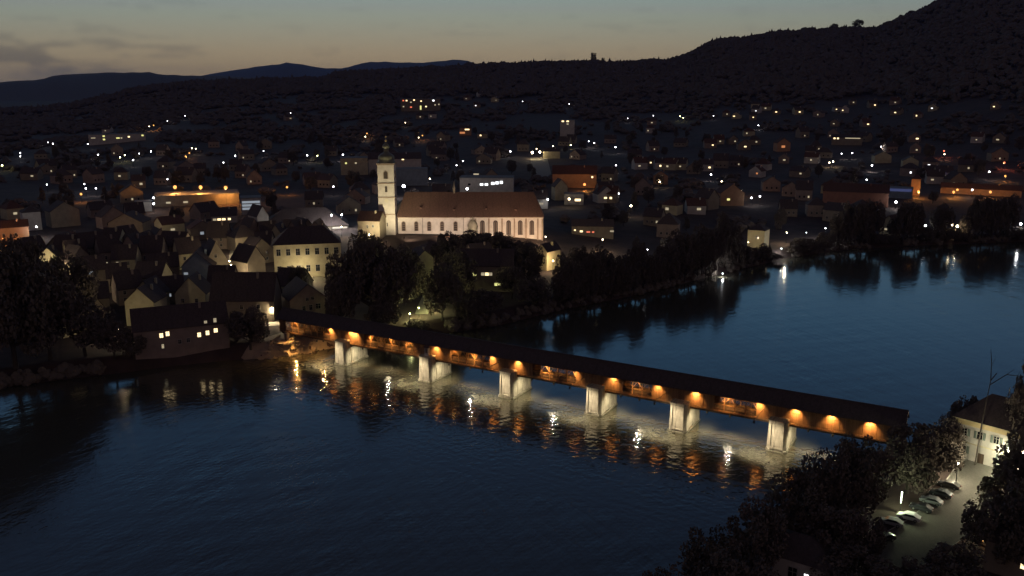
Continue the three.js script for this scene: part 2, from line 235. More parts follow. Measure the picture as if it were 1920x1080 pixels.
// piers: long stone blocks with a framed nose towards the camera
{
  const stone = M(.46, .42, .34, { map: concrete, bumpMap: concrete, bumpScale: .05 }), stoneDark = M(.3, .28, .22, { map: concrete, bumpMap: concrete, bumpScale: .05 });
  const plan = (w, z0, z1, ch) => [[-w + ch, z0], [w - ch, z0], [w, z0 - ch], [w, z1 + ch], [w - ch, z1], [-w + ch, z1], [-w, z1 + ch], [-w, z0 - ch]];
  const block = (w, z0, z1, ch, y0, y1, taper = 0) => {           // battered block
    const P = plan(w, z0, z1, ch), Q = plan(w - taper, z0 - taper, z1 + taper, ch), pos = [];
    const tri = (a, b, c) => pos.push(...a, ...b, ...c), v = (p, y) => [p[0], y, p[1]];
    for (let i = 0; i < 8; i++) { const j = (i + 1) % 8; tri(v(P[i], y0), v(P[j], y0), v(Q[j], y1)); tri(v(P[i], y0), v(Q[j], y1), v(Q[i], y1)); }
    for (let i = 1; i < 7; i++) { tri(v(Q[0], y1), v(Q[i], y1), v(Q[i + 1], y1)); tri(v(P[0], y0), v(P[i + 1], y0), v(P[i], y0)); }
    const g = new THREE.BufferGeometry(); g.setAttribute('position', new THREE.Float32BufferAttribute(pos, 3)); g.computeVertexNormals(); return muv(g);
  };
  const nose = block(2.6, 0, -3.9, .7, -4, 8, .26), core = block(2.35, -3.6, -10.4, .02, -4, 5.78, .12), tail = block(2.6, -10, -12.4, .6, -4, 7.2, .15), foot = block(2.8, .3, -12.7, .7, -4, .4, .05), cap = block(2.5, -.14, -3.7, .6, 8, 8.16, .02);
  const sideBar = box(.3, 6.8, .3), crossBar = box(2.9, .34, .3);
  const names = ['nearest the town bank, beside the lit rocks', 'carrying a small shrine box', 'third from the town bank', 'fourth from the town bank, warm toned', 'second nearest the dark right bank', 'nearest the dark right bank trees'];
  PIERS.forEach((x, i) => {
    const c = Math.cos(BT), s = Math.sin(BT);
    const p = thing('bridge_pier', 'pale floodlit stone bridge pier ' + names[i], 'bridge pier', [BR[0] + x * c, 0, BR[2] - x * s], BT, 'stone piers under the covered bridge');
    part(p, 'nose', nose, stone); part(p, 'core', core, stone); part(p, 'tail', tail, stone); part(p, 'footing', foot, stoneDark); part(p, 'coping', cap, stone);
    if (i > 1) { for (const t of [-1, 1]) part(p, 'panel_edge', sideBar, stone, [t * 1.6, 4.1, -.03], [-.03, 0, 0]); part(p, 'panel_head', crossBar, stone, [0, 7.33, -.14]); part(p, 'panel_foot', crossBar, stone, [0, .95, .06]); }
  });
  // wayside shrine on the second pier
  const c = Math.cos(BT), s = Math.sin(BT), x = PIERS[1] - .2, z = -2.2;
  const h = thing('shrine', 'small pale shrine box on the pier beside the bridge', 'shrine', [BR[0] + x * c + z * s, 8.16, BR[2] - x * s + z * c], BT);
  part(h, 'back', box(1.3, 2.6, .15), WALL.white, [0, 1.3, -.45]); for (const t of [-1, 1]) part(h, 'side', box(.15, 2.6, .9), WALL.white, [t * .6, 1.3, 0]);
  part(h, 'base', box(1.3, .9, .9), WALL.white, [0, .45, .01]); part(h, 'roof', extrude([[.65, 2.55], [0, 3.1], [-.65, 2.55]], 1.7), ROOF.dark);
  part(h, 'statue', new THREE.LatheGeometry([[0, 0], [.24, 0], [.2, .5], [.24, .8], [.1, 1], [.12, 1.12], [.1, 1.25], [0, 1.32]].map(([a, b]) => new THREE.Vector2(a, b)), 10), M(.12, .11, .1), [0, .9, .1]);
  // pale froth flecks on the water, colouring in the floodlight pools by the noses
  const fl = new THREE.CircleGeometry(1, 7).rotateX(-Math.PI / 2), lightPoolM = M(.15, .145, .105, { roughness: .25 }); lightPoolM.name = 'light_pool_froth';
  const R = rng(5), per = 2600, im = new THREE.InstancedMesh(fl, lightPoolM, per * PIERS.length), m = new THREE.Matrix4(), q = new THREE.Quaternion(), col = new THREE.Color(); let k = 0;
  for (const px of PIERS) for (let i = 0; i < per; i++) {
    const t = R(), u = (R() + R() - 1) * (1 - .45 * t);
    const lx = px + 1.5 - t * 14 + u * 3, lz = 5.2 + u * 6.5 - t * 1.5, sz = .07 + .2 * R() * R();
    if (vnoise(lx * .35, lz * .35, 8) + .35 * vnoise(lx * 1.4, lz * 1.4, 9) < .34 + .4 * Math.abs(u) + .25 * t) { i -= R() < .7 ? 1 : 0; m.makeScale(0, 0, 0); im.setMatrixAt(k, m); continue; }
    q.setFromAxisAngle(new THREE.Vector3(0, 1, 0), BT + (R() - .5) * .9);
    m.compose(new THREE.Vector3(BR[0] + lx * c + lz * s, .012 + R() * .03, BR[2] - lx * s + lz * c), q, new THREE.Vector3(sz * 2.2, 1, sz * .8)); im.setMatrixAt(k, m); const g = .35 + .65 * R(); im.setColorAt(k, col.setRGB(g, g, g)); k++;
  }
  im.count = k; im.name = 'light_pool_froth'; tag(im, 'pale froth flecks painting floodlight pools on the water in front of the piers', 'light_pool_froth', undefined, 'stuff'); scene.add(im);
}
// lit rocks and abutment wall at the town end
{
  const R = rng(31), rock = M(.34, .27, .2, { map: blotch, bumpMap: concrete, bumpScale: .1 });
  const c = Math.cos(BT), s = Math.sin(BT), at = (x, y, z) => [BR[0] + x * c + z * s, y, BR[2] - x * s + z * c];
  const geos = [1, 2, 3, 4].map((sd) => { const g = new THREE.IcosahedronGeometry(1, 1), p = g.attributes.position, mv = new Map(), r = rng(sd * 9); for (let i = 0; i < p.count; i++) { const k = [p.getX(i), p.getY(i), p.getZ(i)].map((v) => v.toFixed(3)).join(); if (!mv.has(k)) mv.set(k, .72 + .5 * r()); const f = mv.get(k); p.setXYZ(i, p.getX(i) * f, p.getY(i) * f * .7, p.getZ(i) * f); } g.computeVertexNormals(); return muv(g); });
  const spots = [];
  for (let i = 0; i < 260; i++) { const x = mix(-107, -79, R()), z = mix(-10, 9, R()), p = at(x, 0, z), h = height(p[0], p[2]); if (h > -1.2 && h < 4.3) spots.push([x, p[0], h, p[2]]); }
  const suffix = (k) => k + (k % 100 > 10 && k % 100 < 14 ? 'th' : ['th', 'st', 'nd', 'rd'][k % 10] ?? 'th');
  spots.sort((a, b) => a[0] - b[0]).forEach(([, x, h, z], i) => {
    const o = top('rock', geos[i % 4], rock, suffix(i + 1) + ' boulder from the left on the orange lit bank by the bridge', 'rock', 'boulders on the orange lit bank'); o.position.set(x, h + .2, z); o.rotation.set(R() * .5, R() * 6, R() * .5); const k = .5 + R() * R() * 1.1; o.scale.set(k * 1.2, k, k);
  });
  { const xs = span(-110, -78, 40), zs = span(-16, 12, 34), pos = [], uv = [], idx = [], ok = []; for (const x of xs) for (const z of zs) { const q = at(x, 0, z), h = height(q[0], q[2]); ok.push(h > -.8 && h < 4.6); pos.push(q[0], h + .12 + .25 * vnoise(x * .8, z * .8, 6), q[2]); uv.push(x, z); }
    for (let i = 0; i < 40; i++) for (let j = 0; j < 34; j++) { const k = i * 35 + j; if (ok[k] && ok[k + 1] && ok[k + 35] && ok[k + 36]) idx.push(k, k + 1, k + 35, k + 1, k + 36, k + 35); }
    const g = new THREE.BufferGeometry(); g.setAttribute('position', new THREE.Float32BufferAttribute(pos, 3)); g.setAttribute('uv', new THREE.Float32BufferAttribute(uv, 2)); g.setIndex(idx); g.computeVertexNormals(); top('embankment', g, rock, 'rough stone embankment lit orange at the town end of the bridge', 'embankment', undefined, 'structure'); }
  const ab = thing('abutment', 'orange lit stone abutment wall at the town end of the bridge', 'abutment', at(-103.5, 0, -2.9), BT);
  part(ab, 'wall', box(1.6, 7.2, 5), rock, [0, 3.2, -3]); part(ab, 'wing_wall', box(.6, 4.6, 7), rock, [-2.2, 3, 2.6], [0, .35, 0]); part(ab, 'pillar', box(.9, 3.2, .9), rock, [1.4, 5.2, .7]); part(ab, 'terrace', box(6, .4, 6), rock, [1, 4.1, 2.2]);
  const a2 = thing('abutment', 'dark abutment wall at the near end of the bridge', 'abutment', at(96.5, 0, -6.95), BT); part(a2, 'wall', box(3, 7.6, 7.6), rock, [0, 2.5, 0]); part(a2, 'coping', box(3.2, .2, 7.8), rock, [0, 6.4, 0]);
}

// ------------------------------------------------------------------ church
{
  const ch = thing('church', 'floodlit church with long red tiled roof and pointed choir windows', 'church', [-22, 14, -470]);
  const plaster = M(.66, .6, .54, { map: blotch }), trim = M(.34, .26, .2, { map: blotch }), roofM = M(.155, .084, .06, { map: tiles, bumpMap: tileBump, bumpScale: .05 }), leaded = M(.05, .036, .03, { roughness: .85 });
  const x0 = -39, x1 = 38.7, yE = 9.7, D = 20;
  part(ch, 'wall', box(x1 - x0, yE + 7, D, 0, 0, 0), plaster, [(x0 + x1) / 2, yE / 2 - 3.5, -D / 2]);
  {                                                               // hipped roof
    const a = x0 - .6, b = x1 + .6, f = .8, k = -D - .8, y0 = yE - .15, y1 = yE + 12, r0 = x0 + 3.2, r1 = x1 - 5, zm = -D / 2, P = [[a, y0, f], [b, y0, f], [b, y0, k], [a, y0, k], [r0, y1, zm], [r1, y1, zm]], F = [[0, 1, 5], [0, 5, 4], [1, 2, 5], [2, 3, 4], [2, 4, 5], [3, 0, 4], [0, 2, 1], [0, 3, 2]];
    const g = new THREE.BufferGeometry(); g.setAttribute('position', new THREE.Float32BufferAttribute(F.flat().flatMap((i) => P[i]), 3)); g.computeVertexNormals(); const rf = part(ch, 'roof', muv(g), roofM);
    for (const [x, y] of [[-27, 4], [-9, 3.2], [8, 3.6], [24, 3]]) part(rf, 'dormer', extrude([[0, 0], [.7, .8], [-.9, .8], [-.9, 0]].map(([a, b]) => [a, b]), .9), roofM, [x, yE + y, -y * .9 + 1.2]);
    const t = part(rf, 'ridge_turret', new THREE.LatheGeometry([[.7, -1.5], [.7, 1.6], [.95, 1.8], [.5, 2.8], [.12, 4.2], [.05, 6]].map(([a, b]) => new THREE.Vector2(a, b)), 8), WALL.beige, [-9.4, y1, zm]);
  }
  part(ch, 'cornice', box(x1 - x0 + .4, .45, .5), trim, [(x0 + x1) / 2, yE - .45, .22]);
  const arch = (w, h, d) => { const s = new THREE.Shape(); s.moveTo(-w / 2, 0); s.lineTo(-w / 2, h - w / 2); s.absarc(0, h - w / 2, w / 2, Math.PI, 0, true); s.lineTo(w / 2, 0); s.closePath(); return muv(new THREE.ExtrudeGeometry(s, { depth: d, bevelEnabled: false, curveSegments: 10 })); };
  const ring = (w, h, t, d) => { const mk = (w, h, o) => { o.moveTo(-w / 2, 0); o.lineTo(-w / 2, h - w / 2); o.absarc(0, h - w / 2, w / 2, Math.PI, 0, true); o.lineTo(w / 2, 0); o.closePath(); return o; }; const s = mk(w + 2 * t, h + t, new THREE.Shape()); s.holes.push(mk(w, h, new THREE.Path())); return muv(new THREE.ExtrudeGeometry(s, { depth: d, bevelEnabled: false, curveSegments: 10 })); };
  const winG = arch(1.7, 4.9, .06), ringG = ring(1.7, 4.9, .32, .22);
  for (const x of [-36, -29.2, -22.3, -15.4, -8.2]) { const w = part(ch, 'window', winG, leaded, [x, 2, .02]); part(w, 'window_surround', ringG, trim); for (const y of [1.2, 2.4, 3.6]) part(w, 'glazing_bar', box(1.6, .1, .1), trim, [0, y, .06]); }
  const chG = arch(2.5, 8, .06), chR = ring(2.5, 8, .5, .5);
  for (const x of [6.2, 13.2, 20.2, 26.4, 32.6]) { const w = part(ch, 'choir_window', chG, leaded, [x, -.2, .02]); part(w, 'window_surround', chR, plaster); for (const u of [-.6, .6]) part(w, 'mullion', box(.12, 6.6, .12), trim, [u, 3.4, .06]); }
  for (const x of [2.6, 9.6, 16.7, 23.3, 29.5, 35.8, 38.2]) part(ch, 'buttress', extrude([[0, -7], [1.5, -7], [1.2, 6], [.1, 8.7], [0, 8.7]], .8), trim, [x, 0, 0]);
  for (const x of [-25.8, -4]) part(ch, 'downpipe', box(.18, 9.4, .18), ironM, [x, 4.6, .14]);
  // side chapel with a small dome
  const cp = part(ch, 'chapel', new THREE.LatheGeometry([[2.5, -4], [2.5, 4.2], [2.7, 4.4], [2.6, 5.6], [2, 7], [1, 8], [.25, 8.5], [.1, 10]].map(([a, b]) => new THREE.Vector2(a, b)), 16), M(.3, .27, .2, { map: blotch }), [1, 0, 1.2]);
  part(ch, 'terrace_wall', box(44, 3.2, .8), M(.28, .13, .08, { map: blotch }), [-20, -1.6, 6.5]);
  // tower
  const tw = part(ch, 'tower', box(8.6, 44, 8.6), plaster, [-44.2, 16, -.6]);
  for (const y of [5.4, 14.4, 21.8]) part(tw, 'string_course', box(9.2, .55, 9.2), trim, [0, y - 16 + 6, 0]);
  part(tw, 'cornice', box(9.6, .9, 9.6), trim, [0, 21.8, 0]);
  const bel = arch(1.9, 3.8, .08), belR = ring(1.9, 3.8, .35, .2), slit = arch(.6, 2, .08), mid = arch(1.3, 3.2, .08);
  for (const [r, dx, dz] of [[0, 0, 4.31], [-Math.PI / 2, -4.31, 0], [Math.PI / 2, 4.31, 0]]) {
    const w = part(tw, 'belfry_opening', bel, leaded, [dx, 14.2, dz], [0, r, 0]); part(w, 'surround', belR, trim);
    part(tw, 'tower_window', mid, leaded, [dx, 7.2, dz], [0, r, 0]);
  }
  part(tw, 'slit_window', slit, leaded, [0, -11, 4.31]);
  const clock = part(tw, 'clock', new THREE.CylinderGeometry(1.1, 1.1, .12, 20).rotateX(Math.PI / 2), M(.55, .5, .4), [0, 2.6, 4.36]);
  const dome = part(tw, 'onion_dome', muv(new THREE.LatheGeometry([[5, 0], [4.9, .6], [4.1, 1.3], [4.4, 2.8], [4.1, 4.2], [3, 5.3], [1.7, 6], [1.3, 6.6], [1.25, 8.6], [1.8, 9], [1.9, 9.8], [1.4, 10.8], [.6, 11.6], [.25, 12.2], [.2, 12.6]].map(([a, b]) => new THREE.Vector2(a, b)), 8)), M(.2, .2, .13, { roughness: .6, map: blotch }), [0, 22.2, 0]); dome.scale.y = .88;
  part(dome, 'finial_ball', new THREE.SphereGeometry(.7, 12, 8), M(.8, .55, .2, { metalness: .9, roughness: .3 }), [0, 13.1, 0]);
  part(dome, 'cross', merge([box(.18, 2.6, .18), box(1.3, .18, .18, 0, .5, 0)]), M(.6, .5, .3, { metalness: .5 }), [0, 14.9, 0]);
  // floodlights on posts before the south wall
  const hb = box(.7, .5, .4), lm = glow(1, .9, .72, 6), lens = box(.6, .4, .02), pole = box(.14, 3.4, .14);
  const names = ['before the tower', 'before the left end of the nave', 'before the middle of the nave', 'before the domed chapel', 'before the choir', 'before the choir end'];
  [[-63, 14.6, -438, -66, 38, -466, 4600, .8, [1, .86, .52]], [-55, 15, -448, -50, 20, -470, 1050, .85, [1, .77, .57]], [-36, 15, -448, -34, 20, -470, 1150, .85, [1, .77, .58]], [-16, 14, -449, -14, 20, -470, 1100, .85, [1, .76, .55]], [0, 12, -449, 2, 19, -470, 1300, .85, [1, .7, .46]], [16, 11, -451, 12, 18, -470, 1100, .85, [1, .66, .42]]].forEach(([x, y, z, tx, ty, tz, I, ang, col], i) => {
    const f = thing('floodlight', 'small floodlight on a post ' + names[i], 'floodlight', [x, y - 2, z], 0, 'floodlights before the church');
    part(f, 'post', pole, ironM, [0, 1.2, 0]);
    const head = part(f, 'head', hb, ironM, [0, 3.1, 0]), dir = new THREE.Vector3(tx - x, ty - y - 1, tz - z).normalize(); head.quaternion.setFromUnitVectors(new THREE.Vector3(0, 0, 1), dir); part(head, 'lamp_glass', lens, lm, [0, 0, .22]);
    const s = new THREE.SpotLight(new THREE.Color(...col), I, 0, ang, .7, 2); s.castShadow = true; s.shadow.radius = 8; s.position.set(dir.x * .4, 3.1 + dir.y * .4, dir.z * .4); s.target.position.set(tx - x, ty - y + 2, tz - z); s.name = 'floodlight_lamp'; f.add(s); f.add(s.target);
  });
}

// ------------------------------------------------------------------ houses
// [x, y, z, turn, width, wall height, depth, roof rise, kind, wall, roof, [[across, up, width, height, kind] ...], label, group]; the origin is the foot of the front wall
const HOUSES = [
[-90.4,8.72,-385.7,0.23,29.0,15.0,14.0,7.0,"h","cream","dark",[[-12.41,4.13,1.7,2.8,"d"],[-12.41,11.65,1.7,2.8,"d"],[-8.27,4.13,1.7,2.8,"d"],[-8.27,11.65,1.7,2.8,"d"],[-4.14,4.13,1.7,2.8,"d"],[-4.14,11.65,1.7,2.8,"d"],[0.0,4.13,1.7,2.8,"d"],[0.0,11.65,1.7,2.8,"d"],[4.14,4.13,1.7,2.8,"d"],[4.14,11.65,1.7,2.8,"d"],[8.27,4.13,1.7,2.8,"d"],[8.27,11.65,1.7,2.8,"d"],[12.41,4.13,1.7,2.8,"d"],[12.41,11.65,1.7,2.8,"d"]],"cream three storey town house with rows of dark windows",""],
[-127.0,9.18,-374.8,0.54,10.2,8.0,12.0,9.5,"f","beige","dark",[[-0.46,11.32,1.0,1.4,"d"]],"pale plaster gabled house lit by lamps in the narrow street",""],
[-101.2,5.1,-322.6,0.02,23.4,8.7,13.0,9.0,"g","beige","dark",[[-6.47,5.39,1.0,1.5,"d"],[-0.21,5.8,1.0,1.5,"d"],[6.06,6.01,1.0,1.5,"d"]],"long dark roofed house beside the bridge portal",""],
[-78.0,4.91,-329.6,0.48,13.7,7.6,16.0,5.5,"f","pink","dark",[[-1.74,3.81,1.2,2.0,"d"],[0.92,4.02,1.2,2.0,"d"],[3.79,4.23,1.8,2.0,"d"],[-0.31,7.4,1.0,1.2,"d"],[1.74,7.62,1.0,1.2,"d"]],"gabled timber house with dark windows above the bridge portal",""],
[-136.6,5.41,-315.4,-0.01,10.6,9.3,12.0,5.0,"f","cream","dark",[],"pale steep gabled house lit by a lamp near the river",""],
[-111.4,2.49,-288.4,0.42,30.1,10.4,12.0,6.0,"g","pink","dark",[[-6.52,7.92,1.1,1.5,"w"],[-4.53,8.3,1.1,1.5,"w"],[-6.34,4.15,0.7,1.4,"v"],[7.79,10.75,0.9,1.4,"v"],[10.87,11.31,0.9,1.4,"v"],[5.43,6.79,1.1,1.5,"w"],[8.15,7.16,1.1,1.5,"w"],[10.87,7.73,1.2,1.4,"w"],[-0.91,5.09,1.0,1.4,"d"],[1.81,5.28,1.0,1.4,"d"]],"dark riverside house with several lit windows reflected in the water",""],
[-132.0,8.6,-364.9,0.21,12.8,9.2,14.0,6.0,"f","blue","dark",[[-4.84,6.45,1.6,1.0,"s"]],"gabled house with blue light painted into its wall behind the long dark roof",""],  // bluish wall colour stands in for blue light on the gable
[-213.4,11.5,-484.6,0.07,18.6,6.6,14.0,5.0,"f","beige","dark",[],"low beige gabled house far left of the church",""],
[-187.2,11.5,-413.6,0.6,7.6,6.2,10.0,4.0,"h","beige","dark",[],"small beige house with hipped dark roof in the left old town",""],
[-272.3,11.5,-499.4,0.64,9.1,10.4,10.0,3.0,"h","white","dark",[],"white rendered house beside a bright lamp at far left",""],
[-265.5,11.5,-463.9,0.52,17.5,7.4,9.0,3.0,"g","orange","tile",[[-3.11,3.43,1.0,1.4,"d"],[2.55,3.43,1.0,1.4,"d"]],"orange lit low terrace at the left edge",""],
[-203.9,11.29,-382.7,0.28,7.1,7.2,9.0,4.0,"f","cream","dark",[],"narrow pale house behind the left street lamp",""],
[-211.6,11.5,-424.5,0.81,10.4,6.8,10.0,4.0,"f","beige","tile",[],"beige gabled house among dark roofs at left",""],
[-152.3,10.1,-379.3,0.38,12.8,4.8,11.0,5.0,"g","beige","dark",[[-1.28,5.71,1.3,1.3,"w"],[0.12,5.71,1.0,1.2,"w"],[1.28,5.71,1.0,1.1,"v"]],"dark house with a pair of bright windows left of the gables",""],
[-178.1,10.18,-368.2,0.54,11.3,5.6,11.0,5.0,"g","beige","dark",[[-1.13,4.4,3.0,1.1,"s"]],"dark house with a dim veranda window in the left old town",""],
[-162.0,8.9,-355.7,0.43,7.7,6.3,10.0,5.0,"g","beige","dark",[[-1.43,4.04,1.4,1.4,"s"]],"dark house with one dim pale window near the left trees",""],
[-135.9,7.18,-344.3,0.38,9.6,5.0,10.0,5.0,"g","beige","dark",[[-0.96,3.28,1.8,1.2,"s"]],"dark house with a pale dormer window behind the steep gable",""],
[-114.9,12.1,-488.3,0.23,46.9,3.3,24.0,9.0,"h","beige","dark",[[18.71,2.1,8.0,0.9,"v"]],"long hall with bright roof floodlights left of the church",""],
[-137.1,11.5,-484.6,0.71,6.5,10.8,12.0,5.0,"f","white","dark",[],"white gabled house at the corner of the long hall",""],
[-74.4,12.97,-455.5,-0.15,11.7,10.7,12.0,4.0,"g","beige","tile",[[-0.58,7.61,1.0,1.4,"d"],[2.34,7.89,1.0,1.4,"d"]],"lit plaster house at the foot of the church tower",""],
[-36.9,5.8,-369.0,0.41,7.3,15.0,11.0,3.0,"f","cream","dark",[[-0.68,11.23,1.0,1.4,"d"],[0.46,4.68,1.2,1.6,"d"]],"tall narrow pale house below the church with a lamp on its wall",""],
[-11.9,5.11,-374.0,-0.04,24.7,11.4,13.0,6.0,"g","beige","dark",[[-4.27,7.59,1.6,1.6,"y"],[-0.58,7.59,1.6,1.3,"v"],[1.04,7.59,1.6,1.3,"w"],[2.66,7.59,1.4,1.3,"v"],[4.96,3.08,1.2,1.2,"y"],[6.35,3.32,1.2,1.2,"y"],[7.74,3.56,1.2,1.2,"y"]],"dark house with lit windows on the slope below the church",""],
[14.2,5.98,-415.3,-0.73,6.4,9.4,10.0,3.0,"f","yellow","dark",[],"yellow lit gabled house at the foot of the church choir",""],
[-260.2,11.5,-513.1,0.73,15.6,9.4,12.0,5.0,"f","beige","dark",[],"dark roofed house with faint pale wall at far left",""],
[-142.8,11.5,-463.9,0.12,8.5,7.7,10.0,4.0,"f","pink","tile",[],"narrow house above the lamp lit lane",""],
[-92.5,6.6,-354.0,-0.27,11.4,5.6,12.0,6.0,"g","cream","dark",[],"dark roofed house beside the lamp at the bridge portal",""],
[-110.1,8.71,-374.8,0.88,8.8,9.9,12.0,6.0,"f","beige","dark",[],"dark roofed house on the right of the lamp lit lane",""],
[-159.1,6.77,-327.3,0.45,11.2,6.3,12.0,5.0,"g","beige","dark",[],"unlit house behind the left riverside trees",""],
[-216.2,11.5,-607.6,0.34,55.1,7.0,26.0,0.0,"b","beige","flat",[[-18.72,2.59,3.0,1.2,"v"],[-7.71,2.59,3.0,1.2,"v"]],"flat roofed station hall under three amber lamps",""],
[-240.4,11.5,-575.9,0.4,9.8,6.3,10.0,0.0,"b","white","flat",[],"white station wall beside a lit post",""],
[-166.5,11.5,-563.6,0.29,12.3,10.3,14.0,0.0,"b","white","flat",[[0.0,7.92,11.0,1.4,"s"],[0.0,5.85,11.0,1.4,"s"],[0.0,3.79,11.0,1.4,"s"]],"station building with glowing glass storeys",""],
[-172.5,11.5,-527.5,0.32,14.7,4.5,14.0,4.0,"g","white","dark",[[-5.44,2.26,2.0,1.2,"v"],[-2.88,2.26,2.0,1.2,"w"],[-0.32,2.26,2.0,1.2,"w"],[2.88,2.26,1.6,1.2,"w"]],"low hall with a row of bright panes near the station",""],
[-144.2,11.96,-815.2,0.18,24.4,15.2,18.0,0.0,"b","cream","flat",[[-7.33,10.8,1.6,1.4,"y"],[1.47,10.8,1.6,1.4,"v"]],"green lit pale building left of the church tower",""],
[-108.2,12.05,-824.4,0.13,48.4,13.9,16.0,5.0,"g","white","dark",[[7.41,13.4,2.0,1.4,"w"]],"long grey block behind the church tower",""],
[-82.6,11.5,-730.8,0.11,26.4,13.3,16.0,0.0,"b","blue","flat",[],"grey gymnasium block right of the church tower",""],
[-19.6,11.5,-678.8,-0.04,40.9,11.5,18.0,0.0,"b","white","flat",[[-3.68,6.59,2.4,1.6,"c"],[0.0,6.59,2.4,1.6,"c"],[4.91,7.41,2.4,2.0,"c"],[8.18,7.82,2.4,2.0,"c"],[11.45,8.23,2.2,2.0,"c"],[-7.77,14.41,4.0,1.0,"v"],[-13.08,6.59,2.0,1.5,"d"]],"white modern building with bright windows behind the church roof",""],
[42.3,15.67,-957.3,-0.04,18.3,7.5,12.0,3.0,"g","cream","dark",[],"pale hall at the upper edge of the floodlit yard",""],
[50.3,11.5,-715.2,-0.07,35.3,11.3,12.0,6.0,"g","orange","tile",[[-11.61,5.19,1.6,1.6,"v"],[14.19,8.66,1.4,1.4,"w"]],"orange lit terrace of houses behind the choir",""],
[35.2,11.5,-633.7,0.21,9.2,10.0,10.0,5.0,"f","cream","dark",[],"pale gabled house under the orange street light",""],
[72.1,25.4,-1173.7,-0.06,18.8,22.3,16.0,0.0,"b","white","flat",[[-5.93,20.95,3.0,1.6,"w"],[0.35,20.95,3.0,1.6,"w"],[0.35,17.45,2.4,1.6,"v"]],"slender pale apartment tower on the hillside above the choir",""],
[-161.1,47.93,-1596.4,0.1,69.7,20.7,16.0,0.0,"b","beige","flat",[[-30.14,17.9,2.6,2.0,"r"],[-24.49,17.9,2.6,2.0,"w"],[-16.95,15.07,2.6,2.0,"v"],[-11.3,18.84,2.6,2.0,"w"],[0.94,16.96,2.4,2.0,"w"],[-30.14,7.54,2.4,2.0,"v"],[-16.95,6.6,3.4,2.0,"r"],[0.0,5.65,2.6,7.0,"y"],[9.42,7.54,2.8,2.0,"w"],[22.6,17.9,3.4,2.6,"c"],[25.43,10.36,2.4,2.0,"v"],[32.02,11.31,2.4,2.0,"v"]],"apartment block with many lit windows on the hillside above the church tower",""],
[-515.3,18.59,-1172.5,0.41,68.3,11.2,16.0,0.0,"b","white","flat",[[-16.04,9.08,2.6,1.8,"y"],[-16.04,4.89,2.6,1.8,"y"],[0.7,6.29,4.0,1.6,"y"],[4.88,6.29,2.0,1.6,"v"],[13.95,7.68,2.4,1.6,"w"],[30.68,9.08,2.6,1.8,"y"],[-28.59,6.98,5.0,1.0,"v"]],"pale terraced apartment block on the left hillside",""],
[-62.5,26.2,-1209.7,0.05,15.8,10.1,11.0,3.0,"g","orange","dark",[[-4.31,3.6,7.0,2.4,"o"],[2.15,7.91,6.0,1.6,"w"]],"hillside house with an orange lit balcony and bright window",""],
[42.8,11.5,-610.4,-0.07,13.3,7.4,9.0,0.0,"b","white","flat",[[2.58,3.35,4.0,1.6,"w"]],"small shop with a lit sign behind the choir",""],
[45.1,9.25,-490.9,-0.09,23.3,6.1,10.0,3.0,"g","beige","dark",[[-9.86,3.64,1.0,0.8,"w"],[-6.28,3.03,1.6,1.0,"w"],[-2.39,2.73,2.0,0.8,"r"],[0.3,2.73,1.2,0.8,"r"],[10.76,3.33,2.0,0.8,"v"]],"low building with a row of small lit windows right of the choir",""],
[151.9,10.86,-609.6,0.1,16.6,8.9,12.0,6.0,"f","orange","tile",[[-2.76,4.46,2.0,1.4,"y"]],"orange lit gabled house near the far right bank",""],
[240.8,10.16,-620.5,-0.37,43.1,9.1,14.0,5.0,"g","brick","tile",[],"long reddish building on the far right bank",""],
[283.5,11.18,-648.5,-0.41,18.0,7.1,14.0,0.0,"b","blue","flat",[[-0.39,6.3,17.0,2.4,"b"]],"blue lit hall beside the orange tower on the right",""],
[300.0,11.42,-659.4,-0.43,6.4,12.8,6.0,3.0,"h","orange","tile",[],"slim orange lit tower on the right bank",""],
[133.7,4.56,-480.0,-0.53,9.4,10.1,10.0,3.0,"h","cream","dark",[[0.59,6.25,1.4,1.6,"d"]],"pale lit riverside house among the right bank trees",""],
[377.9,26.2,-1012.8,-0.36,32.5,8.5,12.0,3.0,"g","beige","dark",[[-13.26,7.25,2.0,1.6,"w"],[-9.64,7.25,2.0,1.6,"w"],[6.03,7.85,16.0,1.2,"v"]],"hillside house with a long beige lit balcony on the right",""],
[295.9,21.73,-975.4,0.14,15.1,9.3,10.0,5.0,"f","orange","tile",[[-0.58,5.24,4.0,2.4,"o"]],"small house with orange lit gable on the right hillside",""],
[351.7,11.5,-665.3,-0.49,54.1,4.8,10.0,3.0,"g","orange","tile",[],"low orange lit wall building at the far right",""],
[123.6,11.5,-738.8,-0.17,12.0,7.1,10.0,4.0,"f","orange","dark",[],"brown gabled house glowing beside a warm lamp on the right",""],
[362.0,17.87,-871.4,-0.13,15.6,7.3,12.0,4.0,"f","cream","dark",[],"pale gabled house above a bright white lamp on the right hillside",""],
[103.8,4.62,-457.8,-0.05,8.2,6.8,11.0,4.0,"g","white","dark",[],"riverside house with pale balcony rail behind the bridge",""],
[-613.7,21.76,-1359.5,-0.01,12.5,5.7,11.5,3.6,"g","white","dark",[[-0.94,3.51,1.43,1.35,"v"]],"dark house with one dim lit window, left hillside, 3rd from the left","houses on the left hillside"],
[-368.3,35.3,-1490.7,0.63,11.8,6.3,9.4,3.8,"g","pink","dark",[[2.61,3.51,2.76,1.13,"v"]],"dark house with one dim lit window, left hillside, 6th from the left","houses on the left hillside"],
[-419.9,11.7,-773.0,0.06,14.8,6.0,10.7,4.3,"g","beige","dark",[[2.64,3.52,2.16,1.21,"v"]],"dark house with one dim lit window, left hillside, 2nd from the left","houses on the left hillside"],
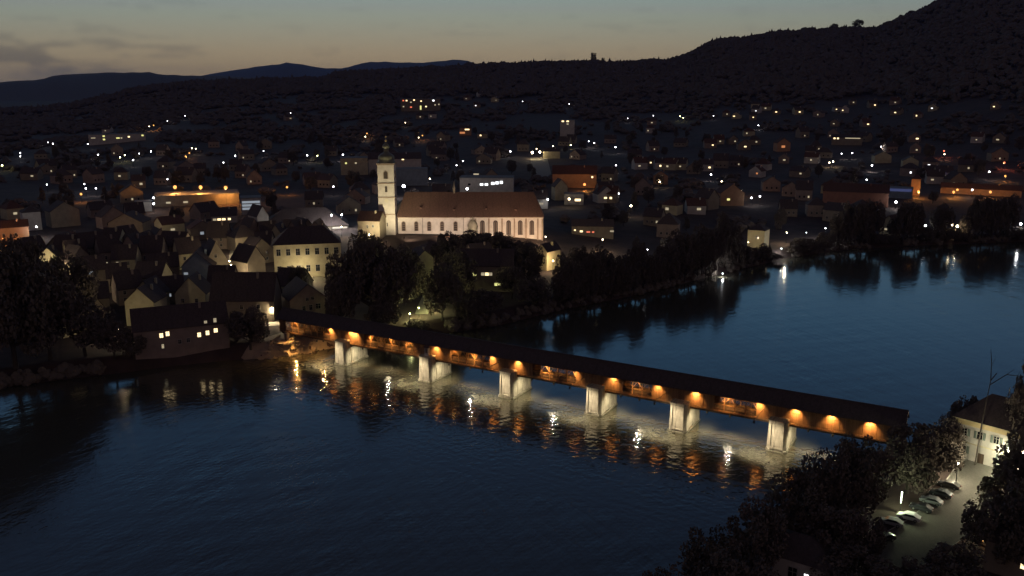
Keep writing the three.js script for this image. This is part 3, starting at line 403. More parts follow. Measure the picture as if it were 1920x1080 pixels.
[-306.1,11.5,-543.6,0.9,10.4,6.6,9.6,4.5,"h","cream","tile",[[-0.33,3.53,2.18,1.37,"v"]],"dark house with one dim lit window, left hillside, 1st from the left","houses on the left hillside"],
[-339.4,11.82,-771.8,0.2,11.2,6.7,9.2,4.0,"h","cream","dark",[[-1.12,3.52,1.97,1.47,"v"]],"dark house with one dim lit window, left hillside, 4th from the left","houses on the left hillside"],
[-298.8,11.5,-710.6,0.4,10.3,6.3,9.5,4.2,"g","beige","dark",[[1.73,3.52,2.16,1.63,"v"]],"dark house with one dim lit window, left hillside, 5th from the left","houses on the left hillside"],
[-185.4,11.5,-481.1,0.75,12.2,6.6,11.4,3.6,"g","cream","tile",[[-0.57,3.55,2.35,1.14,"v"]],"dark house with one dim lit window, left old town","houses on the left old town"],
[-165.1,11.5,-468.5,0.51,12.9,6.0,9.9,4.1,"f","beige","tile",[[-0.5,3.55,1.83,1.47,"s"]],"dark house with one pale lit window, left old town","houses on the left old town"],
[-149.4,39.04,-1457.2,-0.11,12.0,5.8,10.2,4.9,"h","beige","dark",[[1.27,3.51,1.97,1.43,"v"]],"dark house with one dim lit window, hillside behind the church, 1st from the left","houses on the hillside behind the church"],
[-129.0,39.67,-1463.6,0.09,13.5,6.7,11.1,5.0,"h","white","dark",[[-2.46,3.5,1.42,1.19,"v"]],"dark house with one dim lit window, hillside behind the church, 2nd from the left","houses on the hillside behind the church"],
[-39.0,24.69,-1173.8,-0.18,12.6,5.5,9.8,3.5,"h","cream","dark",[[-2.09,3.51,2.15,1.67,"w"]],"dark house with one warm lit window, hillside behind the church, 1st from the left","houses on the hillside behind the church"],
[-89.0,63.15,-1773.3,-0.39,12.8,6.3,10.4,4.8,"h","pink","tile",[[-0.75,3.5,1.89,1.39,"v"]],"dark house with one dim lit window, hillside behind the church, 3rd from the left","houses on the hillside behind the church"],
[-62.5,53.01,-1629.2,0.21,11.8,5.8,9.5,4.0,"g","beige","dark",[[-2.86,3.5,2.15,1.42,"c"]],"dark house with one white lit window, hillside behind the church","houses on the hillside behind the church"],
[-33.4,60.87,-1724.7,-0.19,13.8,6.4,10.8,3.7,"f","cream","dark",[[2.97,3.5,1.85,1.17,"v"]],"dark house with one dim lit window, hillside behind the church, 5th from the left","houses on the hillside behind the church"],
[16.4,75.58,-1892.2,0.17,13.4,7.0,9.9,3.7,"f","cream","tile",[[0.23,3.5,2.54,1.2,"w"]],"dark house with one warm lit window, hillside behind the church, 2nd from the left","houses on the hillside behind the church"],
[39.0,75.61,-1888.3,-0.23,10.1,6.9,11.1,4.9,"f","beige","dark",[[-0.14,3.5,2.57,1.41,"w"]],"dark house with one warm lit window, hillside behind the church, 3rd from the left","houses on the hillside behind the church"],
[-61.4,69.61,-1839.0,0.42,14.7,6.0,11.3,4.0,"g","white","dark",[[2.04,3.5,2.53,1.54,"v"]],"dark house with one dim lit window, hillside behind the church, 4th from the left","houses on the hillside behind the church"],
[-0.8,69.74,-1826.6,-0.44,10.9,6.3,12.0,4.7,"h","cream","dark",[[0.79,3.5,2.34,1.67,"v"]],"dark house with one dim lit window, hillside behind the church, 6th from the left","houses on the hillside behind the church"],
[186.9,28.79,-1216.3,-0.15,11.8,6.9,9.2,3.7,"h","white","tile",[[-2.88,3.51,1.61,1.47,"v"]],"dark house with one dim lit window, right hillside, 2nd from the left","houses on the right hillside"],
[204.7,35.24,-1320.4,-0.15,13.6,6.8,11.4,3.6,"g","pink","dark",[[0.14,3.51,2.43,1.39,"v"]],"dark house with one dim lit window, right hillside, 3rd from the left","houses on the right hillside"],
[18.7,11.5,-589.1,0.14,10.9,6.8,10.4,4.6,"g","white","dark",[[0.91,3.54,2.79,1.12,"v"]],"dark house with one dim lit window, hillside behind the church, 7th from the left","houses on the hillside behind the church"],
[66.5,11.5,-620.8,0.28,12.4,6.3,11.5,5.0,"f","white","dark",[[-0.96,3.53,2.12,1.11,"w"]],"dark house with one warm lit window, hillside behind the church, 4th from the left","houses on the hillside behind the church"],
[66.7,11.5,-620.8,-0.32,13.5,6.7,10.3,4.8,"g","beige","tile",[[2.68,3.53,1.62,1.4,"w"]],"dark house with one warm lit window, hillside behind the church, 5th from the left","houses on the hillside behind the church"],
[137.9,13.75,-885.0,-0.36,13.1,6.0,9.2,4.6,"h","pink","dark",[[-0.29,3.52,1.5,1.19,"w"]],"dark house with one warm lit window, right hillside, 1st from the left","houses on the right hillside"],
[124.4,12.96,-858.2,0.24,13.0,6.8,9.0,4.7,"g","white","tile",[[-1.8,3.52,2.23,1.17,"v"]],"dark house with one dim lit window, right hillside, 1st from the left","houses on the right hillside"],
[142.8,13.04,-857.3,0.01,10.4,6.6,11.4,3.7,"g","white","dark",[[-0.16,3.52,1.72,1.56,"w"]],"dark house with one warm lit window, right hillside, 2nd from the left","houses on the right hillside"],
[150.1,12.96,-852.4,-0.61,13.3,6.4,10.3,4.4,"g","cream","tile",[[-1.73,3.52,2.06,1.58,"v"]],"dark house with one dim lit window, right hillside, 4th from the left","houses on the right hillside"],
[155.4,13.13,-856.2,-0.18,12.0,5.9,11.8,4.8,"g","pink","dark",[[-0.14,3.52,1.92,1.34,"w"]],"dark house with one warm lit window, right hillside, 3rd from the left","houses on the right hillside"],
[160.1,13.07,-851.2,-0.4,11.5,6.5,11.0,4.7,"g","cream","dark",[[0.41,3.52,1.68,1.18,"v"]],"dark house with one dim lit window, right hillside, 6th from the left","houses on the right hillside"],
[183.4,13.18,-838.6,-0.04,12.1,6.7,9.5,4.5,"g","white","dark",[[2.45,3.52,1.95,1.41,"w"]],"dark house with one warm lit window, right hillside, 4th from the left","houses on the right hillside"],
[314.6,47.35,-1325.8,-0.23,11.4,5.8,9.1,4.3,"h","beige","tile",[[1.03,3.51,1.8,1.47,"v"]],"dark house with one dim lit window, right hillside, 9th from the left","houses on the right hillside"],
[322.1,45.21,-1297.9,-0.45,12.1,5.6,11.9,3.7,"f","cream","dark",[[-2.92,3.5,2.66,1.21,"w"]],"dark house with one warm lit window, right hillside, 6th from the left","houses on the right hillside"],
[376.0,57.22,-1399.3,-0.26,13.0,6.7,10.2,4.3,"h","cream","dark",[[-2.28,3.5,1.72,1.58,"v"]],"dark house with one dim lit window, right hillside, 13th from the left","houses on the right hillside"],
[361.3,51.46,-1343.7,-0.7,11.9,6.9,10.9,4.7,"g","white","dark",[[1.37,3.51,1.7,1.17,"c"]],"dark house with one white lit window, right hillside, 1st from the left","houses on the right hillside"],
[340.3,44.49,-1274.8,-0.26,10.1,7.0,10.9,3.6,"g","beige","dark",[[0.41,3.51,1.69,1.21,"w"]],"dark house with one warm lit window, right hillside, 8th from the left","houses on the right hillside"],
[382.3,54.87,-1363.5,-0.48,14.0,6.4,9.9,4.3,"g","cream","tile",[[-0.22,3.5,2.51,1.7,"v"]],"dark house with one dim lit window, right hillside, 14th from the left","houses on the right hillside"],
[384.4,50.74,-1314.9,-0.49,10.2,5.5,10.5,3.9,"h","beige","dark",[[-0.03,3.5,2.53,1.36,"w"]],"dark house with one warm lit window, right hillside, 9th from the left","houses on the right hillside"],
[413.7,51.12,-1301.7,0.08,12.9,6.8,9.9,3.8,"g","cream","dark",[[0.69,3.51,2.55,1.52,"w"]],"dark house with one warm lit window, right hillside, 10th from the left","houses on the right hillside"],
[428.0,48.45,-1266.9,-0.76,12.6,6.1,11.5,3.5,"f","pink","dark",[[0.96,3.51,1.38,1.5,"v"]],"dark house with one dim lit window, right hillside, 18th from the left","houses on the right hillside"],
[474.1,54.58,-1313.8,0.04,11.5,6.3,9.7,3.9,"h","white","dark",[[-2.71,3.5,1.7,1.1,"w"]],"dark house with one warm lit window, right hillside, 11th from the left","houses on the right hillside"],
[478.6,53.42,-1300.2,-0.35,11.5,6.0,9.7,4.9,"f","white","tile",[[-2.78,3.5,1.57,1.3,"w"]],"dark house with one warm lit window, right hillside, 12th from the left","houses on the right hillside"],
[419.8,39.81,-1173.4,-0.55,10.3,5.9,10.5,3.5,"f","beige","dark",[[-0.81,3.51,1.9,1.13,"v"]],"dark house with one dim lit window, right hillside, 20th from the left","houses on the right hillside"],
[456.1,39.78,-1157.8,0.01,10.9,6.0,11.9,4.8,"g","pink","tile",[[1.46,3.51,2.38,1.4,"w"]],"dark house with one warm lit window, right hillside, 13th from the left","houses on the right hillside"],
[533.5,60.18,-1335.9,0.0,12.0,6.4,10.9,4.6,"g","beige","dark",[[2.14,3.51,2.18,1.64,"w"]],"dark house with one warm lit window, right hillside, 14th from the left","houses on the right hillside"],
[558.7,64.23,-1325.0,-0.84,14.1,6.6,9.1,4.5,"g","pink","tile",[[1.9,3.51,2.14,1.48,"v"]],"dark house with one dim lit window, right hillside, 23rd from the left","houses on the right hillside"],
[520.4,52.54,-1227.4,-0.84,13.8,6.5,10.4,3.6,"g","beige","dark",[[0.07,3.5,2.41,1.25,"w"]],"dark house with one warm lit window, right hillside, 15th from the left","houses on the right hillside"],
[523.7,50.28,-1166.2,-0.63,10.3,5.9,9.7,4.5,"h","pink","tile",[[-1.18,3.5,1.42,1.65,"w"]],"dark house with one warm lit window, right hillside, 18th from the left","houses on the right hillside"],
[558.4,58.88,-1201.1,-0.64,11.1,5.6,9.2,3.7,"f","cream","dark",[[-0.74,3.5,2.15,1.11,"c"]],"dark house with one white lit window, right hillside, 4th from the left","houses on the right hillside"],
[604.5,62.52,-1133.3,-0.7,10.2,5.9,11.0,3.9,"f","pink","tile",[[-0.88,3.5,2.0,1.17,"w"]],"dark house with one warm lit window, right hillside, 20th from the left","houses on the right hillside"],
[294.8,30.46,-1116.0,-0.08,13.6,5.8,9.1,4.2,"h","cream","tile",[[-3.24,3.5,1.61,1.67,"v"]],"dark house with one dim lit window, right hillside, 11th from the left","houses on the right hillside"],
[258.7,24.77,-1048.0,0.14,10.9,6.4,9.8,4.0,"f","beige","dark",[[1.94,3.51,1.85,1.4,"v"]],"dark house with one dim lit window, right hillside, 10th from the left","houses on the right hillside"],
[226.5,22.15,-1021.7,-0.04,13.7,6.1,11.0,4.1,"g","pink","tile",[[2.34,3.51,1.86,1.17,"w"]],"dark house with one warm lit window, right hillside, 5th from the left","houses on the right hillside"],
[242.9,24.59,-1050.9,-0.05,11.5,6.0,9.4,4.9,"g","cream","tile",[[0.93,3.51,1.86,1.34,"v"]],"dark house with one dim lit window, right hillside, 8th from the left","houses on the right hillside"],
[259.1,21.87,-998.9,-0.08,14.0,6.4,11.3,4.8,"f","beige","dark",[[0.98,3.51,2.55,1.27,"w"]],"dark house with one warm lit window, right hillside, 7th from the left","houses on the right hillside"],
[280.8,24.86,-1036.4,0.12,13.8,5.9,9.9,4.7,"h","beige","dark",[[1.61,3.51,1.9,1.63,"v"]],"dark house with one dim lit window, right hillside, 12th from the left","houses on the right hillside"],
[447.4,30.78,-997.3,-0.25,12.2,5.8,10.4,4.6,"f","pink","dark",[[2.57,3.51,2.67,1.43,"w"]],"dark house with one warm lit window, right hillside, 17th from the left","houses on the right hillside"],
[415.2,23.78,-921.4,-0.42,10.7,6.1,11.2,5.0,"f","pink","dark",[[1.17,3.51,1.66,1.39,"v"]],"dark house with one dim lit window, right hillside, 24th from the left","houses on the right hillside"],
[235.1,13.94,-841.3,-0.71,12.7,5.7,9.6,4.9,"h","white","tile",[[-0.91,3.52,2.66,1.7,"o"]],"dark house with one orange lit window, right hillside, 2nd from the left","houses on the right hillside"],
[216.2,12.19,-791.8,-0.7,11.8,5.7,9.5,4.3,"f","white","tile",[[1.82,3.52,1.69,1.44,"o"]],"dark house with one orange lit window, right hillside, 1st from the left","houses on the right hillside"],
[372.0,16.72,-832.3,-0.25,13.6,6.7,11.2,3.8,"f","cream","dark",[[0.59,3.52,2.05,1.44,"w"]],"dark house with one warm lit window, right hillside, 16th from the left","houses on the right hillside"],
[383.6,16.8,-820.1,-0.65,11.5,6.6,9.3,4.8,"h","pink","dark",[[-0.17,3.52,1.97,1.67,"c"]],"dark house with one white lit window, right hillside, 3rd from the left","houses on the right hillside"],
[348.1,13.85,-784.3,-0.85,13.4,6.9,10.3,4.6,"h","pink","dark",[[3.21,3.52,1.41,1.66,"c"]],"dark house with one white lit window, right hillside, 2nd from the left","houses on the right hillside"],
[366.0,14.02,-772.9,-0.27,13.9,6.3,9.7,3.7,"g","white","dark",[[0.22,3.52,2.76,1.17,"w"]],"dark house with one warm lit window, right hillside, 19th from the left","houses on the right hillside"],
[350.6,12.31,-735.7,-0.27,13.5,6.6,9.3,4.7,"g","white","dark",[[-2.34,3.52,2.15,1.12,"v"]],"dark house with one dim lit window, right hillside, 25th from the left","houses on the right hillside"],
[368.2,13.41,-755.7,-0.07,13.9,7.0,10.9,4.5,"g","beige","dark",[[-0.88,3.52,1.75,1.67,"v"]],"dark house with one dim lit window, right hillside, 26th from the left","houses on the right hillside"],
[101.9,10.36,-571.3,-0.61,10.8,6.0,9.0,4.0,"h","cream","tile",[[-1.57,3.54,2.27,1.63,"v"]],"dark house with one dim lit window, right hillside, 5th from the left","houses on the right hillside"],
[120.2,9.94,-574.4,-0.03,12.1,5.9,11.1,4.0,"g","white","tile",[[1.53,3.54,2.63,1.49,"v"]],"dark house with one dim lit window, right hillside, 7th from the left","houses on the right hillside"],
[269.5,16.35,-885.4,-0.3,10.3,5.9,9.7,3.6,"f","pink","tile",[[0.39,3.52,2.32,1.22,"v"]],"dark house with one dim lit window, right hillside, 15th from the left","houses on the right hillside"],
[295.2,16.65,-881.7,-0.53,13.5,6.6,10.5,3.8,"g","white","tile",[[-0.03,3.52,1.63,1.56,"v"]],"dark house with one dim lit window, right hillside, 17th from the left","houses on the right hillside"],
[489.7,32.61,-946.5,-0.69,11.4,6.9,11.7,4.2,"g","white","tile",[[0.02,3.51,1.38,1.11,"v"]],"dark house with one dim lit window, right hillside, 28th from the left","houses on the right hillside"],
[507.1,33.32,-934.6,-0.71,12.4,6.1,10.2,4.8,"f","beige","dark",[[-1.3,3.51,2.7,1.3,"v"]],"dark house with one dim lit window, right hillside, 29th from the left","houses on the right hillside"],
[224.8,4.53,-524.7,-0.84,10.8,7.0,9.9,4.6,"f","cream","tile",[[-1.32,3.54,1.55,1.1,"v"]],"dark house with one dim lit window, right hillside, 22nd from the left","houses on the right hillside"],
[239.8,11.5,-673.2,-0.78,11.1,6.1,10.7,4.6,"h","cream","tile",[[-2.54,3.53,2.53,1.36,"v"]],"dark house with one dim lit window, right hillside, 19th from the left","houses on the right hillside"],
[520.1,63.2,-1381.4,-0.19,10.2,6.2,9.6,4.0,"h","beige","dark",[[0.65,3.5,1.92,1.59,"v"]],"dark house with one dim lit window, right hillside, 21st from the left","houses on the right hillside"],
[252.6,12.45,-789.1,-0.75,14.4,5.6,11.4,3.6,"g","beige","dark",[[3.36,3.52,1.81,1.26,"v"]],"dark house with one dim lit window, right hillside, 16th from the left","houses on the right hillside"],
[405.5,16.62,-795.0,-0.47,13.9,6.5,11.8,3.9,"g","beige","dark",[[1.65,3.52,1.46,1.53,"v"]],"dark house with one dim lit window, right hillside, 27th from the left","houses on the right hillside"],
[-34.2,16.94,-998.1,0.47,15.5,5.4,10.5,4.0,"f","pink","dark",[[-4.3,2.6,1.1,1.4,"d"],[0.0,2.6,1.1,1.4,"d"],[4.3,2.6,1.1,1.4,"d"]],"unlit dark roofed house, hillside behind the church, 16th from the left of its row","dark town houses, hillside behind the church"],
[70.7,11.5,-656.3,0.29,12.2,5.2,9.6,5.5,"g","pink","dark",[[-3.4,2.6,1.1,1.4,"d"],[0.0,2.6,1.1,1.4,"d"],[3.4,2.6,1.1,1.4,"d"]],"unlit dark roofed house, hillside behind the church, 27th from the left of its row","dark town houses, hillside behind the church"],
[-349.1,11.65,-750.7,1.11,12.0,7.7,12.0,4.5,"g","pink","dark",[[-3.3,2.6,1.1,1.4,"d"],[0.0,2.6,1.1,1.4,"d"],[3.3,2.6,1.1,1.4,"d"]],"unlit dark roofed house, left hillside, 6th from the left of its row","dark town houses, left hillside"],
[-230.3,12.56,-845.8,0.61,14.0,7.5,11.0,4.2,"f","beige","dark",[[-3.9,2.6,1.1,1.4,"d"],[0.0,2.6,1.1,1.4,"d"],[3.9,2.6,1.1,1.4,"d"]],"unlit dark roofed house, left hillside, 25th from the left of its row","dark town houses, left hillside"],
[-134.1,11.5,-598.1,0.14,11.6,5.6,9.7,4.6,"g","beige","dark",[[-3.2,2.6,1.1,1.4,"d"],[0.0,2.6,1.1,1.4,"v"],[3.2,2.6,1.1,1.4,"d"]],"faintly lit dark roofed house, left hillside, 29th from the left of its row","dark town houses, left hillside"],
[-255.9,11.5,-550.5,0.64,13.2,5.3,10.4,4.1,"g","pink","dark",[[-3.7,2.6,1.1,1.4,"d"],[0.0,2.6,1.1,1.4,"d"],[3.7,2.6,1.1,1.4,"d"]],"unlit dark roofed house, left hillside, 7th from the left of its row","dark town houses, left hillside"],
[-230.0,11.5,-508.4,0.81,13.6,7.0,9.0,5.3,"f","pink","dark",[[-3.8,2.6,1.1,1.4,"d"],[0.0,2.6,1.1,1.4,"d"],[3.8,2.6,1.1,1.4,"d"]],"unlit dark roofed house, left old town, 14th from the left of its row","dark town houses, left old town"],
[458.8,22.36,-840.1,-0.06,15.5,7.5,10.2,4.7,"f","beige","dark",[[-4.3,2.6,1.1,1.4,"d"],[0.0,2.6,1.1,1.4,"v"],[4.3,2.6,1.1,1.4,"d"]],"faintly lit dark roofed house, right hillside, 25th from the left of its row","dark town houses, right hillside"],
[-241.0,11.82,-788.6,-0.26,10.4,6.2,10.7,5.3,"g","pink","dark",[[-2.9,2.6,1.1,1.4,"d"],[0.0,2.6,1.1,1.4,"d"],[2.9,2.6,1.1,1.4,"v"]],"faintly lit dark roofed house, left hillside, 21st from the left of its row","dark town houses, left hillside"],
[-79.3,15.49,-963.4,-0.04,15.3,5.1,11.3,5.6,"g","pink","dark",[[-4.3,2.6,1.1,1.4,"d"],[0.0,2.6,1.1,1.4,"v"],[4.3,2.6,1.1,1.4,"d"]],"faintly lit dark roofed house, hillside behind the church, 11th from the left of its row","dark town houses, hillside behind the church"],
[399.0,23.31,-939.4,0.13,12.4,6.4,9.5,4.0,"g","pink","dark",[[-3.5,2.6,1.1,1.4,"d"],[0.0,2.6,1.1,1.4,"d"],[3.5,2.6,1.1,1.4,"d"]],"unlit dark roofed house, right hillside, 23rd from the left of its row","dark town houses, right hillside"],
[-279.2,11.63,-755.3,-0.19,15.6,6.5,11.4,5.9,"g","beige","dark",[[-4.4,2.6,1.1,1.4,"v"],[0.0,2.6,1.1,1.4,"d"],[4.4,2.6,1.1,1.4,"d"]],"faintly lit dark roofed house, left hillside, 14th from the left of its row","dark town houses, left hillside"],
[-159.6,11.41,-407.4,-0.25,12.9,7.8,10.2,5.8,"g","pink","dark",[[-3.6,2.6,1.1,1.4,"d"],[0.0,2.6,1.1,1.4,"d"],[3.6,2.6,1.1,1.4,"d"]],"unlit dark roofed house, left old town, 24th from the left of its row","dark town houses, left old town"],
[72.3,21.89,-1103.4,-0.26,10.9,5.4,11.9,5.6,"g","beige","dark",[[-3.1,2.6,1.1,1.4,"d"],[0.0,2.6,1.1,1.4,"d"],[3.1,2.6,1.1,1.4,"d"]],"unlit dark roofed house, hillside behind the church, 22nd from the left of its row","dark town houses, hillside behind the church"],
[-359.9,18.68,-1081.7,0.25,12.8,6.9,11.5,5.7,"h","pink","dark",[[-3.6,2.6,1.1,1.4,"d"],[0.0,2.6,1.1,1.4,"d"],[3.6,2.6,1.1,1.4,"d"]],"unlit dark roofed house, left hillside, 18th from the left of its row","dark town houses, left hillside"],
[130.3,15.74,-949.2,-0.12,14.7,5.2,10.5,4.8,"g","beige","dark",[[-4.1,2.6,1.1,1.4,"d"],[0.0,2.6,1.1,1.4,"d"],[4.1,2.6,1.1,1.4,"d"]],"unlit dark roofed house, right hillside, 1st from the left of its row","dark town houses, right hillside"],
[352.2,30.42,-1080.9,0.32,13.0,7.7,9.5,5.6,"g","beige","dark",[[-3.6,2.6,1.1,1.4,"d"],[0.0,2.6,1.1,1.4,"v"],[3.6,2.6,1.1,1.4,"d"]],"faintly lit dark roofed house, right hillside, 14th from the left of its row","dark town houses, right hillside"],
[199.9,7.79,-578.0,-0.17,11.9,7.7,10.4,4.5,"h","pink","dark",[[-3.3,2.6,1.1,1.4,"d"],[0.0,2.6,1.1,1.4,"d"],[3.3,2.6,1.1,1.4,"d"]],"unlit dark roofed house, right hillside, 17th from the left of its row","dark town houses, right hillside"],
[-263.4,12.71,-848.4,0.06,11.7,6.1,11.4,4.5,"g","beige","dark",[[-3.3,2.6,1.1,1.4,"d"],[0.0,2.6,1.1,1.4,"d"],[3.3,2.6,1.1,1.4,"d"]],"unlit dark roofed house, left hillside, 19th from the left of its row","dark town houses, left hillside"],
[362.0,12.04,-719.5,0.09,14.1,5.8,10.6,5.7,"f","beige","dark",[[-4.0,2.6,1.1,1.4,"v"],[0.0,2.6,1.1,1.4,"d"],[4.0,2.6,1.1,1.4,"d"]],"faintly lit dark roofed house, right hillside, 24th from the left of its row","dark town houses, right hillside"],
[-66.3,12.61,-531.1,-0.46,12.0,5.7,10.8,5.9,"f","beige","dark",[[-3.4,2.6,1.1,1.4,"v"],[0.0,2.6,1.1,1.4,"d"],[3.4,2.6,1.1,1.4,"d"]],"faintly lit dark roofed house, slope below the church, 1st from the left of its row","dark town houses, slope below the church"],
[-151.6,11.5,-714.8,-0.42,12.2,6.5,10.8,4.1,"g","beige","dark",[[-3.4,2.6,1.1,1.4,"d"],[0.0,2.6,1.1,1.4,"d"],[3.4,2.6,1.1,1.4,"d"]],"unlit dark roofed house, left hillside, 30th from the left of its row","dark town houses, left hillside"],
[54.1,11.74,-804.8,-0.19,13.2,5.9,9.4,4.7,"h","pink","dark",[[-3.7,2.6,1.1,1.4,"d"],[0.0,2.6,1.1,1.4,"d"],[3.7,2.6,1.1,1.4,"v"]],"faintly lit dark roofed house, hillside behind the church, 23rd from the left of its row","dark town houses, hillside behind the church"],
[-305.6,12.66,-835.4,0.75,15.2,6.2,9.8,4.0,"f","pink","dark",[[-4.3,2.6,1.1,1.4,"d"],[0.0,2.6,1.1,1.4,"v"],[4.3,2.6,1.1,1.4,"d"]],"faintly lit dark roofed house, left hillside, 15th from the left of its row","dark town houses, left hillside"],
[79.8,11.52,-780.8,-0.8,11.0,5.2,9.1,4.4,"g","beige","dark",[[-3.1,2.6,1.1,1.4,"d"],[0.0,2.6,1.1,1.4,"d"],[3.1,2.6,1.1,1.4,"v"]],"faintly lit dark roofed house, hillside behind the church, 25th from the left of its row","dark town houses, hillside behind the church"],
[103.7,11.5,-721.6,-0.13,13.7,5.2,10.9,6.0,"h","beige","dark",[[-3.8,2.6,1.1,1.4,"v"],[0.0,2.6,1.1,1.4,"d"],[3.8,2.6,1.1,1.4,"d"]],"faintly lit dark roofed house, right hillside, 2nd from the left of its row","dark town houses, right hillside"],
[-135.3,19.58,-1078.4,0.34,10.5,5.5,12.0,4.5,"g","beige","dark",[[-2.9,2.6,1.1,1.4,"d"],[0.0,2.6,1.1,1.4,"v"],[2.9,2.6,1.1,1.4,"d"]],"faintly lit dark roofed house, hillside behind the church, 8th from the left of its row","dark town houses, hillside behind the church"],
[-152.4,14.14,-917.9,0.46,15.1,5.8,10.7,4.9,"f","beige","dark",[[-4.2,2.6,1.1,1.4,"d"],[0.0,2.6,1.1,1.4,"v"],[4.2,2.6,1.1,1.4,"d"]],"faintly lit dark roofed house, hillside behind the church, 4th from the left of its row","dark town houses, hillside behind the church"],
[229.1,6.86,-573.4,-0.04,11.4,7.8,11.2,4.7,"h","beige","dark",[[-3.2,2.6,1.1,1.4,"d"],[0.0,2.6,1.1,1.4,"d"],[3.2,2.6,1.1,1.4,"d"]],"unlit dark roofed house, right hillside, 22nd from the left of its row","dark town houses, right hillside"],
[-12.1,8.38,-434.4,0.67,10.2,5.7,11.7,5.6,"h","beige","dark",[[-2.8,2.6,1.1,1.4,"d"],[0.0,2.6,1.1,1.4,"d"],[2.8,2.6,1.1,1.4,"v"]],"faintly lit dark roofed house, slope below the church, 4th from the left of its row","dark town houses, slope below the church"],
[127.4,10.75,-594.0,-0.86,11.2,7.8,11.7,5.5,"g","beige","dark",[[-3.1,2.6,1.1,1.4,"d"],[0.0,2.6,1.1,1.4,"d"],[3.1,2.6,1.1,1.4,"d"]],"unlit dark roofed house, right hillside, 7th from the left of its row","dark town houses, right hillside"],
[98.0,11.5,-665.1,-0.36,11.6,7.8,9.1,5.5,"f","pink","dark",[[-3.2,2.6,1.1,1.4,"d"],[0.0,2.6,1.1,1.4,"d"],[3.2,2.6,1.1,1.4,"d"]],"unlit dark roofed house, right hillside, 3rd from the left of its row","dark town houses, right hillside"],
[-85.8,16.13,-982.8,0.37,12.1,6.6,9.6,5.7,"g","beige","dark",[[-3.4,2.6,1.1,1.4,"d"],[0.0,2.6,1.1,1.4,"d"],[3.4,2.6,1.1,1.4,"d"]],"unlit dark roofed house, hillside behind the church, 9th from the left of its row","dark town houses, hillside behind the church"],
[-186.3,11.5,-544.5,1.0,14.6,5.0,10.5,5.0,"g","pink","dark",[[-4.1,2.6,1.1,1.4,"d"],[0.0,2.6,1.1,1.4,"d"],[4.1,2.6,1.1,1.4,"v"]],"faintly lit dark roofed house, left hillside, 17th from the left of its row","dark town houses, left hillside"],
[-293.3,18.07,-1066.3,0.25,14.6,8.0,10.7,4.2,"f","beige","dark",[[-4.1,2.6,1.1,1.4,"d"],[0.0,2.6,1.1,1.4,"d"],[4.1,2.6,1.1,1.4,"d"]],"unlit dark roofed house, left hillside, 24th from the left of its row","dark town houses, left hillside"],
[217.3,14.66,-868.2,-0.52,12.2,6.3,10.6,4.3,"g","pink","dark",[[-3.4,2.6,1.1,1.4,"d"],[0.0,2.6,1.1,1.4,"d"],[3.4,2.6,1.1,1.4,"v"]],"faintly lit dark roofed house, right hillside, 9th from the left of its row","dark town houses, right hillside"],
[-337.6,13.14,-862.5,-0.28,13.6,6.7,10.6,5.7,"h","beige","dark",[[-3.8,2.6,1.1,1.4,"d"],[0.0,2.6,1.1,1.4,"v"],[3.8,2.6,1.1,1.4,"d"]],"faintly lit dark roofed house, left hillside, 13th from the left of its row","dark town houses, left hillside"],
[-389.9,15.99,-993.5,-0.06,11.4,5.9,11.1,5.7,"g","pink","dark",[[-3.2,2.6,1.1,1.4,"d"],[0.0,2.6,1.1,1.4,"d"],[3.2,2.6,1.1,1.4,"d"]],"unlit dark roofed house, left hillside, 12th from the left of its row","dark town houses, left hillside"],
[84.7,8.98,-532.0,-0.43,10.9,5.9,9.8,4.2,"g","beige","dark",[[-3.0,2.6,1.1,1.4,"d"],[0.0,2.6,1.1,1.4,"d"],[3.0,2.6,1.1,1.4,"v"]],"faintly lit dark roofed house, far riverbank, 1st from the left of its row","dark town houses, far riverbank"],
[-131.5,11.5,-435.0,0.7,12.4,7.1,10.5,5.3,"h","beige","dark",[[-3.5,2.6,1.1,1.4,"v"],[0.0,2.6,1.1,1.4,"d"],[3.5,2.6,1.1,1.4,"d"]],"faintly lit dark roofed house, left old town, 29th from the left of its row","dark town houses, left old town"],
[-75.8,14.78,-940.4,-0.27,13.8,6.3,10.4,5.2,"h","pink","dark",[[-3.9,2.6,1.1,1.4,"v"],[0.0,2.6,1.1,1.4,"d"],[3.9,2.6,1.1,1.4,"d"]],"faintly lit dark roofed house, hillside behind the church, 12th from the left of its row","dark town houses, hillside behind the church"],
[-232.8,13.93,-916.6,-0.17,15.7,6.0,11.5,4.9,"g","pink","dark",[[-4.4,2.6,1.1,1.4,"d"],[0.0,2.6,1.1,1.4,"d"],[4.4,2.6,1.1,1.4,"v"]],"faintly lit dark roofed house, left hillside, 27th from the left of its row","dark town houses, left hillside"],
[12.5,18.21,-1026.8,-0.14,13.1,7.8,9.6,5.4,"h","beige","dark",[[-3.7,2.6,1.1,1.4,"d"],[0.0,2.6,1.1,1.4,"d"],[3.7,2.6,1.1,1.4,"d"]],"unlit dark roofed house, hillside behind the church, 20th from the left of its row","dark town houses, hillside behind the church"],
[88.5,6.93,-500.9,-0.31,11.8,7.9,11.9,6.0,"h","pink","dark",[[-3.3,2.6,1.1,1.4,"d"],[0.0,2.6,1.1,1.4,"d"],[3.3,2.6,1.1,1.4,"d"]],"unlit dark roofed house, far riverbank, 2nd from the left of its row","dark town houses, far riverbank"],
[-280.9,14.81,-948.4,0.48,14.9,6.4,10.7,4.5,"g","beige","dark",[[-4.2,2.6,1.1,1.4,"v"],[0.0,2.6,1.1,1.4,"d"],[4.2,2.6,1.1,1.4,"d"]],"faintly lit dark roofed house, left hillside, 22nd from the left of its row","dark town houses, left hillside"],
